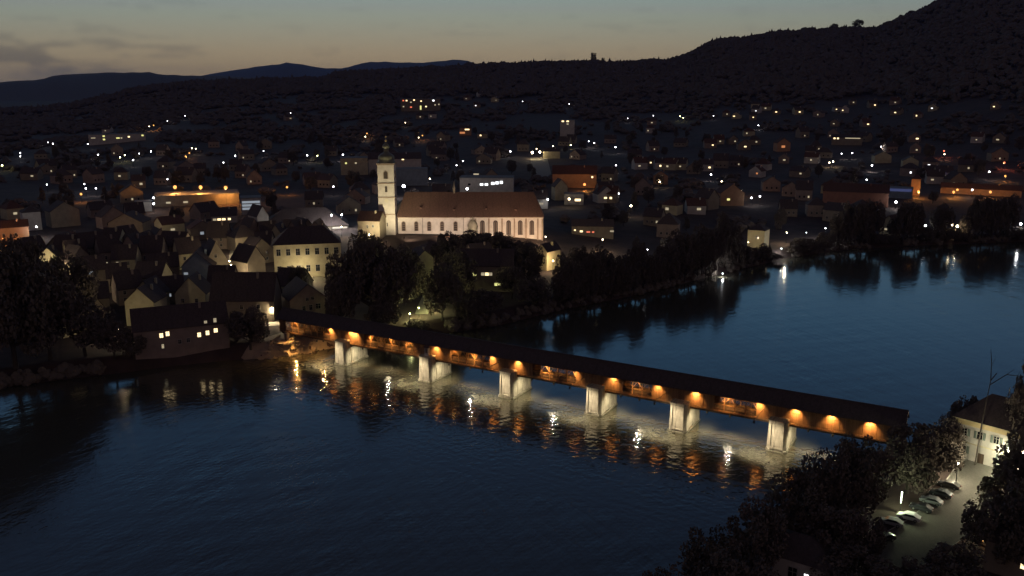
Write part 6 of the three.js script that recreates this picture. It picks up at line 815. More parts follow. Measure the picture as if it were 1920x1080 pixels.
// [x, y, z, height, crown radius, kind, label, group]
const TREES = [
[-172.7,4.4,-268.9,44.9,13.5,1,"dark leafy tree on the left riverbank, 1st from the left","trees of the left riverbank"],
[-164.1,3.7,-265.4,30.7,11.7,1,"dark leafy tree on the left riverbank, 2nd from the left","trees of the left riverbank"],
[-157.5,4.3,-268.9,38.0,12.7,1,"dark leafy tree on the left riverbank, 3rd from the left","trees of the left riverbank"],
[-167.0,5.0,-296.6,36.0,11.1,1,"dark leafy tree on the left riverbank, 4th from the left","trees of the left riverbank"],
[-150.8,4.4,-277.3,30.2,11.3,1,"dark leafy tree on the left riverbank, 5th from the left","trees of the left riverbank"],
[-158.0,5.4,-308.9,27.5,9.6,1,"dark leafy tree on the left riverbank, 6th from the left","trees of the left riverbank"],
[-141.3,4.4,-281.4,19.5,9.7,1,"dark leafy tree on the left riverbank, 7th from the left","trees of the left riverbank"],
[-131.2,3.9,-280.3,12.9,6.2,1,"dark leafy tree on the left riverbank, 8th from the left","trees of the left riverbank"],
[-125.8,3.4,-282.1,8.5,4.4,1,"dark leafy tree on the left riverbank, 9th from the left","trees of the left riverbank"],
[-96.3,4.3,-298.9,7.6,5.6,1,"dark leafy tree on the left riverbank, 10th from the left","trees of the left riverbank"],
[-90.6,2.6,-295.1,14.5,7.4,1,"dark leafy tree on the left riverbank, 11th from the left","trees of the left riverbank"],
[-574.6,12.7,-1020.0,10.8,3.4,1,"dark tree among the town houses, 1st from the left of the town trees","trees of the town"],
[-315.4,11.3,-554.3,10.7,4.1,1,"dark tree among the town houses, 2nd from the left of the town trees","trees of the town"],
[-328.3,11.3,-618.2,11.6,3.7,2,"dark tree among the town houses, 3rd from the left of the town trees","trees of the town"],
[-503.7,12.8,-987.6,13.7,4.2,1,"dark tree among the town houses, 4th from the left of the town trees","trees of the town"],
[-291.4,11.3,-566.3,13.6,5.2,0,"dark tree among the town houses, 5th from the left of the town trees","trees of the town"],
[-370.0,11.4,-727.1,11.5,3.5,0,"dark tree among the town houses, 6th from the left of the town trees","trees of the town"],
[-538.7,13.6,-1073.2,12.4,3.9,1,"dark tree among the town houses, 7th from the left of the town trees","trees of the town"],
[-278.3,11.3,-547.3,8.1,3.0,1,"dark tree among the town houses, 8th from the left of the town trees","trees of the town"],
[-332.6,11.3,-658.2,10.4,3.9,1,"dark tree among the town houses, 9th from the left of the town trees","trees of the town"],
[-525.0,13.4,-1050.1,9.8,4.0,0,"dark tree among the town houses, 10th from the left of the town trees","trees of the town"],
[-459.9,12.4,-922.7,9.9,3.1,1,"dark tree among the town houses, 11th from the left of the town trees","trees of the town"],
[-509.9,13.2,-1028.0,8.1,2.5,2,"dark tree among the town houses, 12th from the left of the town trees","trees of the town"],
[-290.4,11.3,-578.2,9.6,3.8,1,"dark tree among the town houses, 13th from the left of the town trees","trees of the town"],
[-298.6,11.3,-596.2,12.4,3.8,0,"dark tree among the town houses, 14th from the left of the town trees","trees of the town"],
[-422.0,12.1,-864.8,11.7,4.7,0,"dark tree among the town houses, 15th from the left of the town trees","trees of the town"],
[-410.7,12.6,-883.4,8.5,3.1,0,"dark tree among the town houses, 16th from the left of the town trees","trees of the town"],
[-285.7,11.3,-621.3,11.4,4.1,2,"dark tree among the town houses, 17th from the left of the town trees","trees of the town"],
[-386.8,12.4,-855.5,15.0,5.0,2,"dark tree among the town houses, 18th from the left of the town trees","trees of the town"],
[-299.8,11.3,-665.3,9.3,3.0,2,"dark tree among the town houses, 19th from the left of the town trees","trees of the town"],
[-287.5,11.3,-648.4,10.2,4.2,1,"dark tree among the town houses, 20th from the left of the town trees","trees of the town"],
[-442.7,17.3,-1063.5,9.1,3.1,2,"dark tree among the town houses, 21st from the left of the town trees","trees of the town"],
[-424.8,16.4,-1024.8,8.0,3.2,2,"dark tree among the town houses, 22nd from the left of the town trees","trees of the town"],
[-317.6,11.7,-775.8,11.4,4.7,1,"dark tree among the town houses, 23rd from the left of the town trees","trees of the town"],
[-357.2,14.4,-931.3,12.9,5.1,0,"dark tree among the town houses, 24th from the left of the town trees","trees of the town"],
[-194.5,11.3,-509.9,11.9,4.5,1,"dark tree among the town houses, 25th from the left of the town trees","trees of the town"],
[-271.5,11.3,-720.6,13.9,5.8,0,"dark tree among the town houses, 26th from the left of the town trees","trees of the town"],
[-402.7,18.7,-1083.6,12.5,4.6,0,"dark tree among the town houses, 27th from the left of the town trees","trees of the town"],
[-245.1,11.3,-653.2,8.3,3.3,1,"dark tree among the town houses, 28th from the left of the town trees","trees of the town"],
[-388.9,19.5,-1111.1,10.3,3.4,2,"dark tree among the town houses, 29th from the left of the town trees","trees of the town"],
[-255.1,11.3,-727.3,11.1,3.6,0,"dark tree among the town houses, 30th from the left of the town trees","trees of the town"],
[-268.7,11.7,-785.8,9.0,2.8,0,"dark tree among the town houses, 31st from the left of the town trees","trees of the town"],
[-389.8,20.9,-1152.8,8.6,2.7,0,"dark tree among the town houses, 32nd from the left of the town trees","trees of the town"],
[-253.0,11.5,-764.5,11.8,4.7,1,"dark tree among the town houses, 33rd from the left of the town trees","trees of the town"],
[-245.0,11.4,-759.2,13.0,4.5,1,"dark tree among the town houses, 34th from the left of the town trees","trees of the town"],
[-355.1,19.9,-1124.8,14.6,4.8,1,"dark tree among the town houses, 35th from the left of the town trees","trees of the town"],
[-294.4,15.1,-966.5,11.1,4.1,2,"dark tree among the town houses, 36th from the left of the town trees","trees of the town"],
[-229.6,11.7,-798.0,11.3,3.5,1,"dark tree among the town houses, 37th from the left of the town trees","trees of the town"],
[-293.7,17.2,-1043.3,11.9,4.1,1,"dark tree among the town houses, 38th from the left of the town trees","trees of the town"],
[-158.9,11.3,-583.2,12.8,4.2,0,"dark tree among the town houses, 39th from the left of the town trees","trees of the town"],
[-306.6,20.9,-1154.5,9.2,3.3,2,"dark tree among the town houses, 40th from the left of the town trees","trees of the town"],
[-143.5,11.3,-532.4,11.7,3.7,2,"dark tree among the town houses, 41st from the left of the town trees","trees of the town"],
[-298.9,20.3,-1138.4,10.9,4.0,1,"dark tree among the town houses, 42nd from the left of the town trees","trees of the town"],
[-289.5,20.6,-1148.2,9.1,3.1,1,"dark tree among the town houses, 43rd from the left of the town trees","trees of the town"],
[-219.8,13.3,-897.6,14.1,5.8,1,"dark tree among the town houses, 44th from the left of the town trees","trees of the town"],
[-184.4,11.4,-759.3,9.5,3.8,0,"dark tree among the town houses, 45th from the left of the town trees","trees of the town"],
[-249.1,19.3,-1110.2,13.4,5.0,1,"dark tree among the town houses, 46th from the left of the town trees","trees of the town"],
[-156.0,11.3,-687.4,12.1,5.0,0,"dark tree among the town houses, 47th from the left of the town trees","trees of the town"],
[-265.4,22.3,-1193.8,11.1,4.1,0,"dark tree among the town houses, 48th from the left of the town trees","trees of the town"],
[-210.0,14.6,-956.0,9.0,3.5,2,"dark tree among the town houses, 49th from the left of the town trees","trees of the town"],
[-211.3,14.9,-967.2,9.5,3.5,1,"dark tree among the town houses, 50th from the left of the town trees","trees of the town"],
[-246.8,20.7,-1150.2,9.4,3.0,1,"dark tree among the town houses, 51st from the left of the town trees","trees of the town"],
[-241.8,20.2,-1137.8,10.9,3.4,2,"dark tree among the town houses, 52nd from the left of the town trees","trees of the town"],
[-180.1,12.7,-868.4,10.3,3.2,1,"dark tree among the town houses, 53rd from the left of the town trees","trees of the town"],
[-220.9,18.1,-1070.5,14.1,5.9,1,"dark tree among the town houses, 54th from the left of the town trees","trees of the town"],
[-186.9,13.4,-902.4,8.6,2.7,0,"dark tree among the town houses, 55th from the left of the town trees","trees of the town"],
[-201.7,15.2,-976.2,8.7,2.9,0,"dark tree among the town houses, 56th from the left of the town trees","trees of the town"],
[-209.3,19.1,-1084.3,10.0,3.4,0,"dark tree among the town houses, 57th from the left of the town trees","trees of the town"],
[-201.0,20.5,-1113.7,8.1,2.5,0,"dark tree among the town houses, 58th from the left of the town trees","trees of the town"],
[-126.2,11.3,-704.2,15.0,5.8,0,"dark tree among the town houses, 59th from the left of the town trees","trees of the town"],
[-128.7,11.3,-746.3,9.4,3.1,2,"dark tree among the town houses, 60th from the left of the town trees","trees of the town"],
[-121.3,11.4,-778.2,8.7,3.3,1,"dark tree among the town houses, 61st from the left of the town trees","trees of the town"],
[-147.0,15.7,-975.1,14.4,4.5,2,"dark tree among the town houses, 62nd from the left of the town trees","trees of the town"],
[-154.4,18.3,-1048.6,14.2,5.1,0,"dark tree among the town houses, 63rd from the left of the town trees","trees of the town"],
[-141.8,15.5,-969.8,14.5,5.0,0,"dark tree among the town houses, 64th from the left of the town trees","trees of the town"],
[-130.0,13.4,-895.5,9.2,2.9,0,"dark tree among the town houses, 65th from the left of the town trees","trees of the town"],
[-130.6,14.2,-925.8,10.4,3.8,1,"dark tree among the town houses, 66th from the left of the town trees","trees of the town"],
[-56.5,14.3,-503.2,12.7,4.5,2,"dark tree among the town houses, 67th from the left of the town trees","trees of the town"],
[-122.0,22.6,-1152.3,11.2,3.8,0,"dark tree among the town houses, 68th from the left of the town trees","trees of the town"],
[-59.2,11.3,-586.2,12.2,4.3,1,"dark tree among the town houses, 69th from the left of the town trees","trees of the town"],
[-114.3,25.3,-1208.7,11.5,4.2,0,"dark tree among the town houses, 70th from the left of the town trees","trees of the town"],
[-74.1,13.0,-881.7,9.2,3.2,0,"dark tree among the town houses, 71st from the left of the town trees","trees of the town"],
[-41.0,11.3,-571.3,14.9,4.5,2,"dark tree among the town houses, 72nd from the left of the town trees","trees of the town"],
[-64.0,14.4,-930.7,14.5,4.6,1,"dark tree among the town houses, 73rd from the left of the town trees","trees of the town"],
[-50.4,11.3,-764.9,9.3,3.8,2,"dark tree among the town houses, 74th from the left of the town trees","trees of the town"],
[-65.3,18.3,-1041.6,8.7,3.5,1,"dark tree among the town houses, 75th from the left of the town trees","trees of the town"],
[-57.4,14.3,-927.5,13.5,4.2,2,"dark tree among the town houses, 76th from the left of the town trees","trees of the town"],
[-43.8,11.3,-750.7,11.5,4.0,0,"dark tree among the town houses, 77th from the left of the town trees","trees of the town"],
[-50.2,26.8,-1219.6,9.6,3.7,1,"dark tree among the town houses, 78th from the left of the town trees","trees of the town"],
[-26.5,22.8,-1136.2,12.6,5.1,0,"dark tree among the town houses, 79th from the left of the town trees","trees of the town"],
[-25.4,22.6,-1132.1,11.7,3.7,1,"dark tree among the town houses, 80th from the left of the town trees","trees of the town"],
[-6.3,14.0,-517.3,9.3,3.7,2,"dark tree among the town houses, 81st from the left of the town trees","trees of the town"],
[-6.7,11.3,-553.1,11.5,4.8,2,"dark tree among the town houses, 82nd from the left of the town trees","trees of the town"],
[-6.8,22.5,-1128.9,10.6,3.3,1,"dark tree among the town houses, 83rd from the left of the town trees","trees of the town"],
[-2.4,12.3,-532.2,8.8,2.7,1,"dark tree among the town houses, 84th from the left of the town trees","trees of the town"],
[-3.6,23.2,-1142.3,14.1,5.0,0,"dark tree among the town houses, 85th from the left of the town trees","trees of the town"],
[-0.4,11.9,-824.6,12.6,5.0,0,"dark tree among the town houses, 86th from the left of the town trees","trees of the town"],
[4.4,25.7,-1190.1,9.9,3.1,0,"dark tree among the town houses, 87th from the left of the town trees","trees of the town"],
[1.9,5.6,-401.6,13.1,4.7,2,"dark tree among the town houses, 88th from the left of the town trees","trees of the town"],
[7.0,20.8,-1091.5,13.7,4.7,2,"dark tree among the town houses, 89th from the left of the town trees","trees of the town"],
[19.7,21.0,-1094.1,8.3,2.9,1,"dark tree among the town houses, 90th from the left of the town trees","trees of the town"],
[16.7,12.0,-829.9,9.0,3.0,0,"dark tree among the town houses, 91st from the left of the town trees","trees of the town"],
[25.1,26.4,-1200.9,12.1,3.8,2,"dark tree among the town houses, 92nd from the left of the town trees","trees of the town"],
[19.1,11.3,-770.8,11.3,4.1,2,"dark tree among the town houses, 93rd from the left of the town trees","trees of the town"],
[29.6,18.2,-1029.7,10.5,3.3,0,"dark tree among the town houses, 94th from the left of the town trees","trees of the town"],
[59.9,17.5,-1007.6,8.6,3.0,0,"dark tree among the town houses, 95th from the left of the town trees","trees of the town"],
[78.1,23.1,-1130.5,8.5,3.2,2,"dark tree among the town houses, 96th from the left of the town trees","trees of the town"],
[31.3,4.9,-406.5,13.9,5.4,1,"dark tree among the town houses, 97th from the left of the town trees","trees of the town"],
[80.9,18.6,-1031.3,12.1,4.6,1,"dark tree among the town houses, 98th from the left of the town trees","trees of the town"],
[69.3,11.3,-759.2,9.5,3.9,0,"dark tree among the town houses, 99th from the left of the town trees","trees of the town"],
[96.1,15.7,-956.7,8.0,2.9,2,"dark tree among the town houses, 100th from the left of the town trees","trees of the town"],
[130.1,28.6,-1229.1,14.2,4.6,1,"dark tree among the town houses, 101st from the left of the town trees","trees of the town"],
[58.7,10.2,-536.4,12.3,4.2,0,"dark tree among the town houses, 102nd from the left of the town trees","trees of the town"],
[66.7,9.4,-526.5,9.8,3.5,0,"dark tree among the town houses, 103rd from the left of the town trees","trees of the town"],
[143.7,22.3,-1106.8,10.0,3.6,0,"dark tree among the town houses, 104th from the left of the town trees","trees of the town"],
[140.5,20.6,-1071.7,11.2,3.7,1,"dark tree among the town houses, 105th from the left of the town trees","trees of the town"],
[150.3,23.2,-1124.9,12.0,4.5,0,"dark tree among the town houses, 106th from the left of the town trees","trees of the town"],
[118.8,13.4,-882.4,14.2,5.1,0,"dark tree among the town houses, 107th from the left of the town trees","trees of the town"],
[81.0,11.2,-583.1,12.4,4.5,2,"dark tree among the town houses, 108th from the left of the town trees","trees of the town"],
[96.6,11.3,-696.8,11.5,4.2,0,"dark tree among the town houses, 109th from the left of the town trees","trees of the town"],
[123.4,13.3,-876.2,9.0,3.5,0,"dark tree among the town houses, 110th from the left of the town trees","trees of the town"],
[176.5,29.2,-1230.7,10.2,3.3,1,"dark tree among the town houses, 111th from the left of the town trees","trees of the town"],
[95.3,11.3,-618.0,11.6,4.8,0,"dark tree among the town houses, 112th from the left of the town trees","trees of the town"],
[172.4,22.1,-1094.4,8.2,2.5,0,"dark tree among the town houses, 113th from the left of the town trees","trees of the town"],
[185.7,26.1,-1169.2,11.2,4.2,0,"dark tree among the town houses, 114th from the left of the town trees","trees of the town"],
[119.4,11.3,-718.0,10.8,3.7,0,"dark tree among the town houses, 115th from the left of the town trees","trees of the town"],
[200.8,28.5,-1208.4,13.1,4.3,0,"dark tree among the town houses, 116th from the left of the town trees","trees of the town"],
[163.8,16.4,-963.0,11.2,3.9,1,"dark tree among the town houses, 117th from the left of the town trees","trees of the town"],
[79.1,4.9,-451.7,11.1,3.6,0,"dark tree among the town houses, 118th from the left of the town trees","trees of the town"],
[210.3,26.2,-1152.5,14.4,4.7,2,"dark tree among the town houses, 119th from the left of the town trees","trees of the town"],
[116.0,11.3,-621.0,12.0,3.6,1,"dark tree among the town houses, 120th from the left of the town trees","trees of the town"],
[103.8,7.3,-522.3,8.8,3.4,2,"dark tree among the town houses, 121st from the left of the town trees","trees of the town"],
[222.2,26.7,-1140.9,11.0,3.3,0,"dark tree among the town houses, 122nd from the left of the town trees","trees of the town"],
[167.2,11.9,-803.0,14.9,5.4,1,"dark tree among the town houses, 123rd from the left of the town trees","trees of the town"],
[194.5,16.0,-917.3,11.6,3.7,0,"dark tree among the town houses, 124th from the left of the town trees","trees of the town"],
[225.3,22.8,-1039.2,14.4,6.0,1,"dark tree among the town houses, 125th from the left of the town trees","trees of the town"],
[182.3,11.3,-741.5,8.8,3.4,1,"dark tree among the town houses, 126th from the left of the town trees","trees of the town"],
[219.9,13.7,-844.1,12.6,4.6,0,"dark tree among the town houses, 127th from the left of the town trees","trees of the town"],
[301.0,33.7,-1162.2,9.8,3.3,1,"dark tree among the town houses, 128th from the left of the town trees","trees of the town"],
[253.2,15.6,-878.9,9.0,3.6,2,"dark tree among the town houses, 129th from the left of the town trees","trees of the town"],
[307.7,25.2,-1028.8,9.8,3.4,2,"dark tree among the town houses, 130th from the left of the town trees","trees of the town"],
[163.8,5.7,-535.8,13.4,4.1,1,"dark tree among the town houses, 131st from the left of the town trees","trees of the town"],
[354.8,27.6,-1044.1,9.3,3.0,0,"dark tree among the town houses, 132nd from the left of the town trees","trees of the town"],
[269.0,12.2,-781.1,12.2,3.9,1,"dark tree among the town houses, 133rd from the left of the town trees","trees of the town"],
[403.6,30.5,-1065.5,10.8,3.4,2,"dark tree among the town houses, 134th from the left of the town trees","trees of the town"],
[280.1,11.3,-727.8,13.3,4.8,2,"dark tree among the town houses, 135th from the left of the town trees","trees of the town"],
[404.8,29.6,-1051.9,11.4,4.1,1,"dark tree among the town houses, 136th from the left of the town trees","trees of the town"],
[426.5,29.5,-1021.7,14.7,5.0,1,"dark tree among the town houses, 137th from the left of the town trees","trees of the town"],
[421.2,27.5,-989.2,12.6,4.4,2,"dark tree among the town houses, 138th from the left of the town trees","trees of the town"],
[414.7,25.5,-959.7,12.8,5.2,1,"dark tree among the town houses, 139th from the left of the town trees","trees of the town"],
[344.7,12.5,-751.0,12.2,4.5,0,"dark tree among the town houses, 140th from the left of the town trees","trees of the town"],
[417.0,22.8,-901.4,12.3,4.6,2,"dark tree among the town houses, 141st from the left of the town trees","trees of the town"],
[410.4,21.2,-879.1,13.6,5.0,1,"dark tree among the town houses, 142nd from the left of the town trees","trees of the town"],
[299.6,9.9,-628.9,8.7,3.5,1,"dark tree among the town houses, 143rd from the left of the town trees","trees of the town"],
[458.6,28.9,-939.4,8.9,3.4,0,"dark tree among the town houses, 144th from the left of the town trees","trees of the town"],
[422.4,19.2,-827.8,11.6,3.7,1,"dark tree among the town houses, 145th from the left of the town trees","trees of the town"],
[404.0,15.1,-770.6,14.8,5.4,1,"dark tree among the town houses, 146th from the left of the town trees","trees of the town"],
[472.3,27.1,-895.2,8.5,3.4,0,"dark tree among the town houses, 147th from the left of the town trees","trees of the town"],
[519.5,36.0,-954.5,14.8,4.9,0,"dark tree among the town houses, 148th from the left of the town trees","trees of the town"],
[507.1,31.8,-919.2,9.9,3.8,2,"dark tree among the town houses, 149th from the left of the town trees","trees of the town"],
[499.7,28.1,-882.0,12.9,4.9,0,"dark tree among the town houses, 150th from the left of the town trees","trees of the town"],
[-87.8,6.3,-354.6,13.4,4.4,1,"dark leafy tree on the slope between the bridge and the church, 1st from the left","trees of the slope between the bridge and the church"],
[-62.4,4.3,-312.8,19.9,5.9,1,"dark leafy tree on the slope between the bridge and the church, 2nd from the left","trees of the slope between the bridge and the church"],
[-62.1,4.5,-327.5,27.0,9.2,1,"dark leafy tree on the slope between the bridge and the church, 3rd from the left","trees of the slope between the bridge and the church"],
[-59.7,5.6,-357.4,27.1,8.8,1,"dark leafy tree on the slope between the bridge and the church, 4th from the left","trees of the slope between the bridge and the church"],
[-51.9,4.3,-320.2,31.5,11.0,1,"dark leafy tree on the slope between the bridge and the church, 5th from the left","trees of the slope between the bridge and the church"],
[-47.5,2.2,-317.0,13.1,6.9,1,"dark leafy tree on the slope between the bridge and the church, 6th from the left","trees of the slope between the bridge and the church"],
[-43.9,4.4,-327.9,27.0,10.2,1,"dark leafy tree on the slope between the bridge and the church, 7th from the left","trees of the slope between the bridge and the church"],
[-41.8,5.1,-355.1,21.3,6.6,1,"dark leafy tree on the slope between the bridge and the church, 8th from the left","trees of the slope between the bridge and the church"],
[-36.1,0.4,-320.9,5.7,5.0,1,"dark leafy tree on the slope between the bridge and the church, 9th from the left","trees of the slope between the bridge and the church"],
[-26.6,4.0,-329.1,20.9,8.2,1,"dark leafy tree on the slope between the bridge and the church, 10th from the left","trees of the slope between the bridge and the church"],
[-29.1,6.7,-394.6,19.8,8.5,1,"dark leafy tree on the slope between the bridge and the church, 11th from the left","trees of the slope between the bridge and the church"],
[-22.3,4.8,-360.7,20.5,7.8,1,"dark leafy tree on the slope between the bridge and the church, 12th from the left","trees of the slope between the bridge and the church"],
[-16.5,1.2,-331.8,10.5,6.2,1,"dark leafy tree on the slope between the bridge and the church, 13th from the left","trees of the slope between the bridge and the church"],
[-20.0,8.8,-435.3,12.0,10.7,1,"dark leafy tree on the slope between the bridge and the church, 14th from the left","trees of the slope between the bridge and the church"],
[-10.5,4.0,-337.5,9.6,7.3,1,"dark leafy tree on the slope between the bridge and the church, 15th from the left","trees of the slope between the bridge and the church"],
[-8.1,8.9,-441.7,10.7,9.5,1,"dark leafy tree on the slope between the bridge and the church, 16th from the left","trees of the slope between the bridge and the church"],
[0.0,4.4,-362.5,13.7,6.7,1,"dark leafy tree on the slope between the bridge and the church, 17th from the left","trees of the slope between the bridge and the church"],
[4.0,7.7,-438.1,8.2,8.0,1,"dark leafy tree on the slope between the bridge and the church, 18th from the left","trees of the slope between the bridge and the church"],
[7.1,4.7,-381.5,19.2,7.1,1,"dark leafy tree on the slope between the bridge and the church, 19th from the left","trees of the slope between the bridge and the church"],
[8.8,2.2,-353.1,13.4,7.7,1,"dark leafy tree on the slope between the bridge and the church, 20th from the left","trees of the slope between the bridge and the church"],
[20.2,0.0,-361.2,18.3,4.1,1,"dark leafy tree on the far riverbank behind the bridge, 1st from the left","trees of the far riverbank behind the bridge"],
[22.1,1.1,-364.2,21.3,4.6,1,"dark leafy tree on the far riverbank behind the bridge, 2nd from the left","trees of the far riverbank behind the bridge"],
[24.7,0.2,-365.1,14.6,4.7,1,"dark leafy tree on the far riverbank behind the bridge, 3rd from the left","trees of the far riverbank behind the bridge"],
[26.7,1.0,-367.6,17.3,4.9,1,"dark leafy tree on the far riverbank behind the bridge, 4th from the left","trees of the far riverbank behind the bridge"],
[29.4,0.2,-368.7,15.1,3.9,1,"dark leafy tree on the far riverbank behind the bridge, 5th from the left","trees of the far riverbank behind the bridge"],
[31.5,1.3,-371.7,17.9,4.2,1,"dark leafy tree on the far riverbank behind the bridge, 6th from the left","trees of the far riverbank behind the bridge"],
[34.0,-0.0,-371.8,19.6,3.6,1,"dark leafy tree on the far riverbank behind the bridge, 7th from the left","trees of the far riverbank behind the bridge"],
[36.1,1.2,-375.1,22.7,4.7,1,"dark leafy tree on the far riverbank behind the bridge, 8th from the left","trees of the far riverbank behind the bridge"],
[39.2,0.4,-376.6,15.9,4.0,1,"dark leafy tree on the far riverbank behind the bridge, 9th from the left","trees of the far riverbank behind the bridge"],
[41.4,2.3,-380.3,19.0,5.4,1,"dark leafy tree on the far riverbank behind the bridge, 10th from the left","trees of the far riverbank behind the bridge"],
[44.1,0.3,-380.2,13.7,5.2,1,"dark leafy tree on the far riverbank behind the bridge, 11th from the left","trees of the far riverbank behind the bridge"],
[46.2,1.0,-382.7,16.5,5.2,1,"dark leafy tree on the far riverbank behind the bridge, 12th from the left","trees of the far riverbank behind the bridge"],
[49.4,0.1,-384.0,13.9,5.4,1,"dark leafy tree on the far riverbank behind the bridge, 13th from the left","trees of the far riverbank behind the bridge"],
[51.8,2.1,-388.2,16.3,6.0,1,"dark leafy tree on the far riverbank behind the bridge, 14th from the left","trees of the far riverbank behind the bridge"],
[53.6,0.1,-387.2,19.9,4.0,2,"dark leafy tree on the far riverbank behind the bridge, 15th from the left","trees of the far riverbank behind the bridge"],
[55.9,1.3,-390.6,23.2,4.7,1,"dark leafy tree on the far riverbank behind the bridge, 16th from the left","trees of the far riverbank behind the bridge"],
[59.8,0.5,-393.1,16.6,4.0,1,"dark leafy tree on the far riverbank behind the bridge, 17th from the left","trees of the far riverbank behind the bridge"],
[62.2,1.1,-396.1,15.0,5.6,1,"dark leafy tree on the far riverbank behind the bridge, 18th from the left","trees of the far riverbank behind the bridge"],
[65.2,0.6,-398.3,15.3,5.0,1,"dark leafy tree on the far riverbank behind the bridge, 19th from the left","trees of the far riverbank behind the bridge"],
[67.6,1.0,-401.2,14.1,4.7,1,"dark leafy tree on the far riverbank behind the bridge, 20th from the left","trees of the far riverbank behind the bridge"],
[70.1,0.5,-403.0,14.9,3.9,1,"dark leafy tree on the far riverbank behind the bridge, 21st from the left","trees of the far riverbank behind the bridge"],
[72.7,1.8,-406.8,18.2,6.4,1,"dark leafy tree on the far riverbank behind the bridge, 22nd from the left","trees of the far riverbank behind the bridge"],
[76.7,0.6,-409.2,18.3,4.7,2,"dark leafy tree on the far riverbank behind the bridge, 23rd from the left","trees of the far riverbank behind the bridge"],
[79.4,2.1,-413.5,22.2,6.5,1,"dark leafy tree on the far riverbank behind the bridge, 24th from the left","trees of the far riverbank behind the bridge"],
[82.6,0.1,-413.9,17.3,5.3,1,"dark leafy tree on the far riverbank behind the bridge, 25th from the left","trees of the far riverbank behind the bridge"],
[85.4,1.4,-418.5,20.2,5.9,1,"dark leafy tree on the far riverbank behind the bridge, 26th from the left","trees of the far riverbank behind the bridge"],
[90.3,0.4,-421.8,19.6,4.2,1,"dark leafy tree on the far riverbank behind the bridge, 27th from the left","trees of the far riverbank behind the bridge"],
[93.1,1.6,-425.9,23.4,6.1,1,"dark leafy tree on the far riverbank behind the bridge, 28th from the left","trees of the far riverbank behind the bridge"],
[95.1,0.0,-425.6,17.7,5.2,1,"dark leafy tree on the far riverbank behind the bridge, 29th from the left","trees of the far riverbank behind the bridge"],
[98.2,1.5,-430.6,20.6,5.9,1,"dark leafy tree on the far riverbank behind the bridge, 30th from the left","trees of the far riverbank behind the bridge"],
[102.3,0.3,-433.0,22.4,5.2,1,"dark leafy tree on the far riverbank behind the bridge, 31st from the left","trees of the far riverbank behind the bridge"],
[105.6,2.4,-438.4,26.5,4.9,1,"dark leafy tree on the far riverbank behind the bridge, 32nd from the left","trees of the far riverbank behind the bridge"],
[108.3,0.5,-438.8,17.8,5.6,2,"dark leafy tree on the far riverbank behind the bridge, 33rd from the left","trees of the far riverbank behind the bridge"],
[111.6,2.2,-443.9,21.5,6.0,1,"dark leafy tree on the far riverbank behind the bridge, 34th from the left","trees of the far riverbank behind the bridge"],
[113.8,0.4,-444.0,18.4,5.9,2,"dark leafy tree on the far riverbank behind the bridge, 35th from the left","trees of the far riverbank behind the bridge"],
[119.1,0.2,-448.6,11.4,5.9,1,"dark leafy tree on the far riverbank behind the bridge, 36th from the left","trees of the far riverbank behind the bridge"],
[124.8,0.2,-453.6,9.7,4.5,1,"dark leafy tree on the far riverbank behind the bridge, 37th from the left","trees of the far riverbank behind the bridge"],
[132.6,0.4,-460.6,9.9,4.5,1,"dark leafy tree on the far riverbank behind the bridge, 38th from the left","trees of the far riverbank behind the bridge"],
[139.6,0.6,-466.8,3.7,6.2,1,"dark leafy tree on the far riverbank behind the bridge, 39th from the left","trees of the far riverbank behind the bridge"],
[154.6,0.1,-479.0,8.8,6.6,2,"dark leafy tree on the far riverbank behind the bridge, 40th from the left","trees of the far riverbank behind the bridge"],
[161.6,0.3,-484.5,9.2,6.1,1,"dark leafy tree on the far riverbank behind the bridge, 41st from the left","trees of the far riverbank behind the bridge"],
[168.0,0.9,-488.8,6.8,6.0,1,"dark leafy tree on the far riverbank behind the bridge, 42nd from the left","trees of the far riverbank behind the bridge"],
[176.3,0.2,-492.6,10.8,6.2,1,"dark leafy tree on the far riverbank behind the bridge, 43rd from the left","trees of the far riverbank behind the bridge"],
[185.1,0.4,-497.9,20.4,4.7,1,"dark leafy tree on the far riverbank behind the bridge, 44th from the left","trees of the far riverbank behind the bridge"],
[189.0,3.2,-502.7,18.1,5.7,1,"dark leafy tree on the far riverbank behind the bridge, 45th from the left","trees of the far riverbank behind the bridge"],
[191.6,0.8,-502.1,18.8,5.8,1,"dark leafy tree on the far riverbank behind the bridge, 46th from the left","trees of the far riverbank behind the bridge"],
[195.4,3.1,-506.3,22.8,7.4,1,"dark leafy tree on the far riverbank behind the bridge, 47th from the left","trees of the far riverbank behind the bridge"],
[199.9,0.6,-505.5,20.3,6.4,1,"dark leafy tree on the far riverbank behind the bridge, 48th from the left","trees of the far riverbank behind the bridge"],
[203.0,2.0,-507.5,24.1,6.3,1,"dark leafy tree on the far riverbank behind the bridge, 49th from the left","trees of the far riverbank behind the bridge"],
[206.2,1.0,-507.6,18.9,6.6,2,"dark leafy tree on the far riverbank behind the bridge, 50th from the left","trees of the far riverbank behind the bridge"],
[209.6,3.6,-510.6,23.2,7.5,1,"dark leafy tree on the far riverbank behind the bridge, 51st from the left","trees of the far riverbank behind the bridge"],
[213.6,0.6,-509.2,7.3,6.4,1,"dark leafy tree on the far riverbank behind the bridge, 52nd from the left","trees of the far riverbank behind the bridge"],
[221.8,0.7,-511.4,6.2,5.0,1,"dark leafy tree on the far riverbank behind the bridge, 53rd from the left","trees of the far riverbank behind the bridge"],
[225.5,3.8,-515.0,11.7,5.8,1,"dark leafy tree on the far riverbank behind the bridge, 54th from the left","trees of the far riverbank behind the bridge"],
[229.2,0.3,-513.0,24.7,6.5,1,"dark leafy tree on the far riverbank behind the bridge, 55th from the left","trees of the far riverbank behind the bridge"],
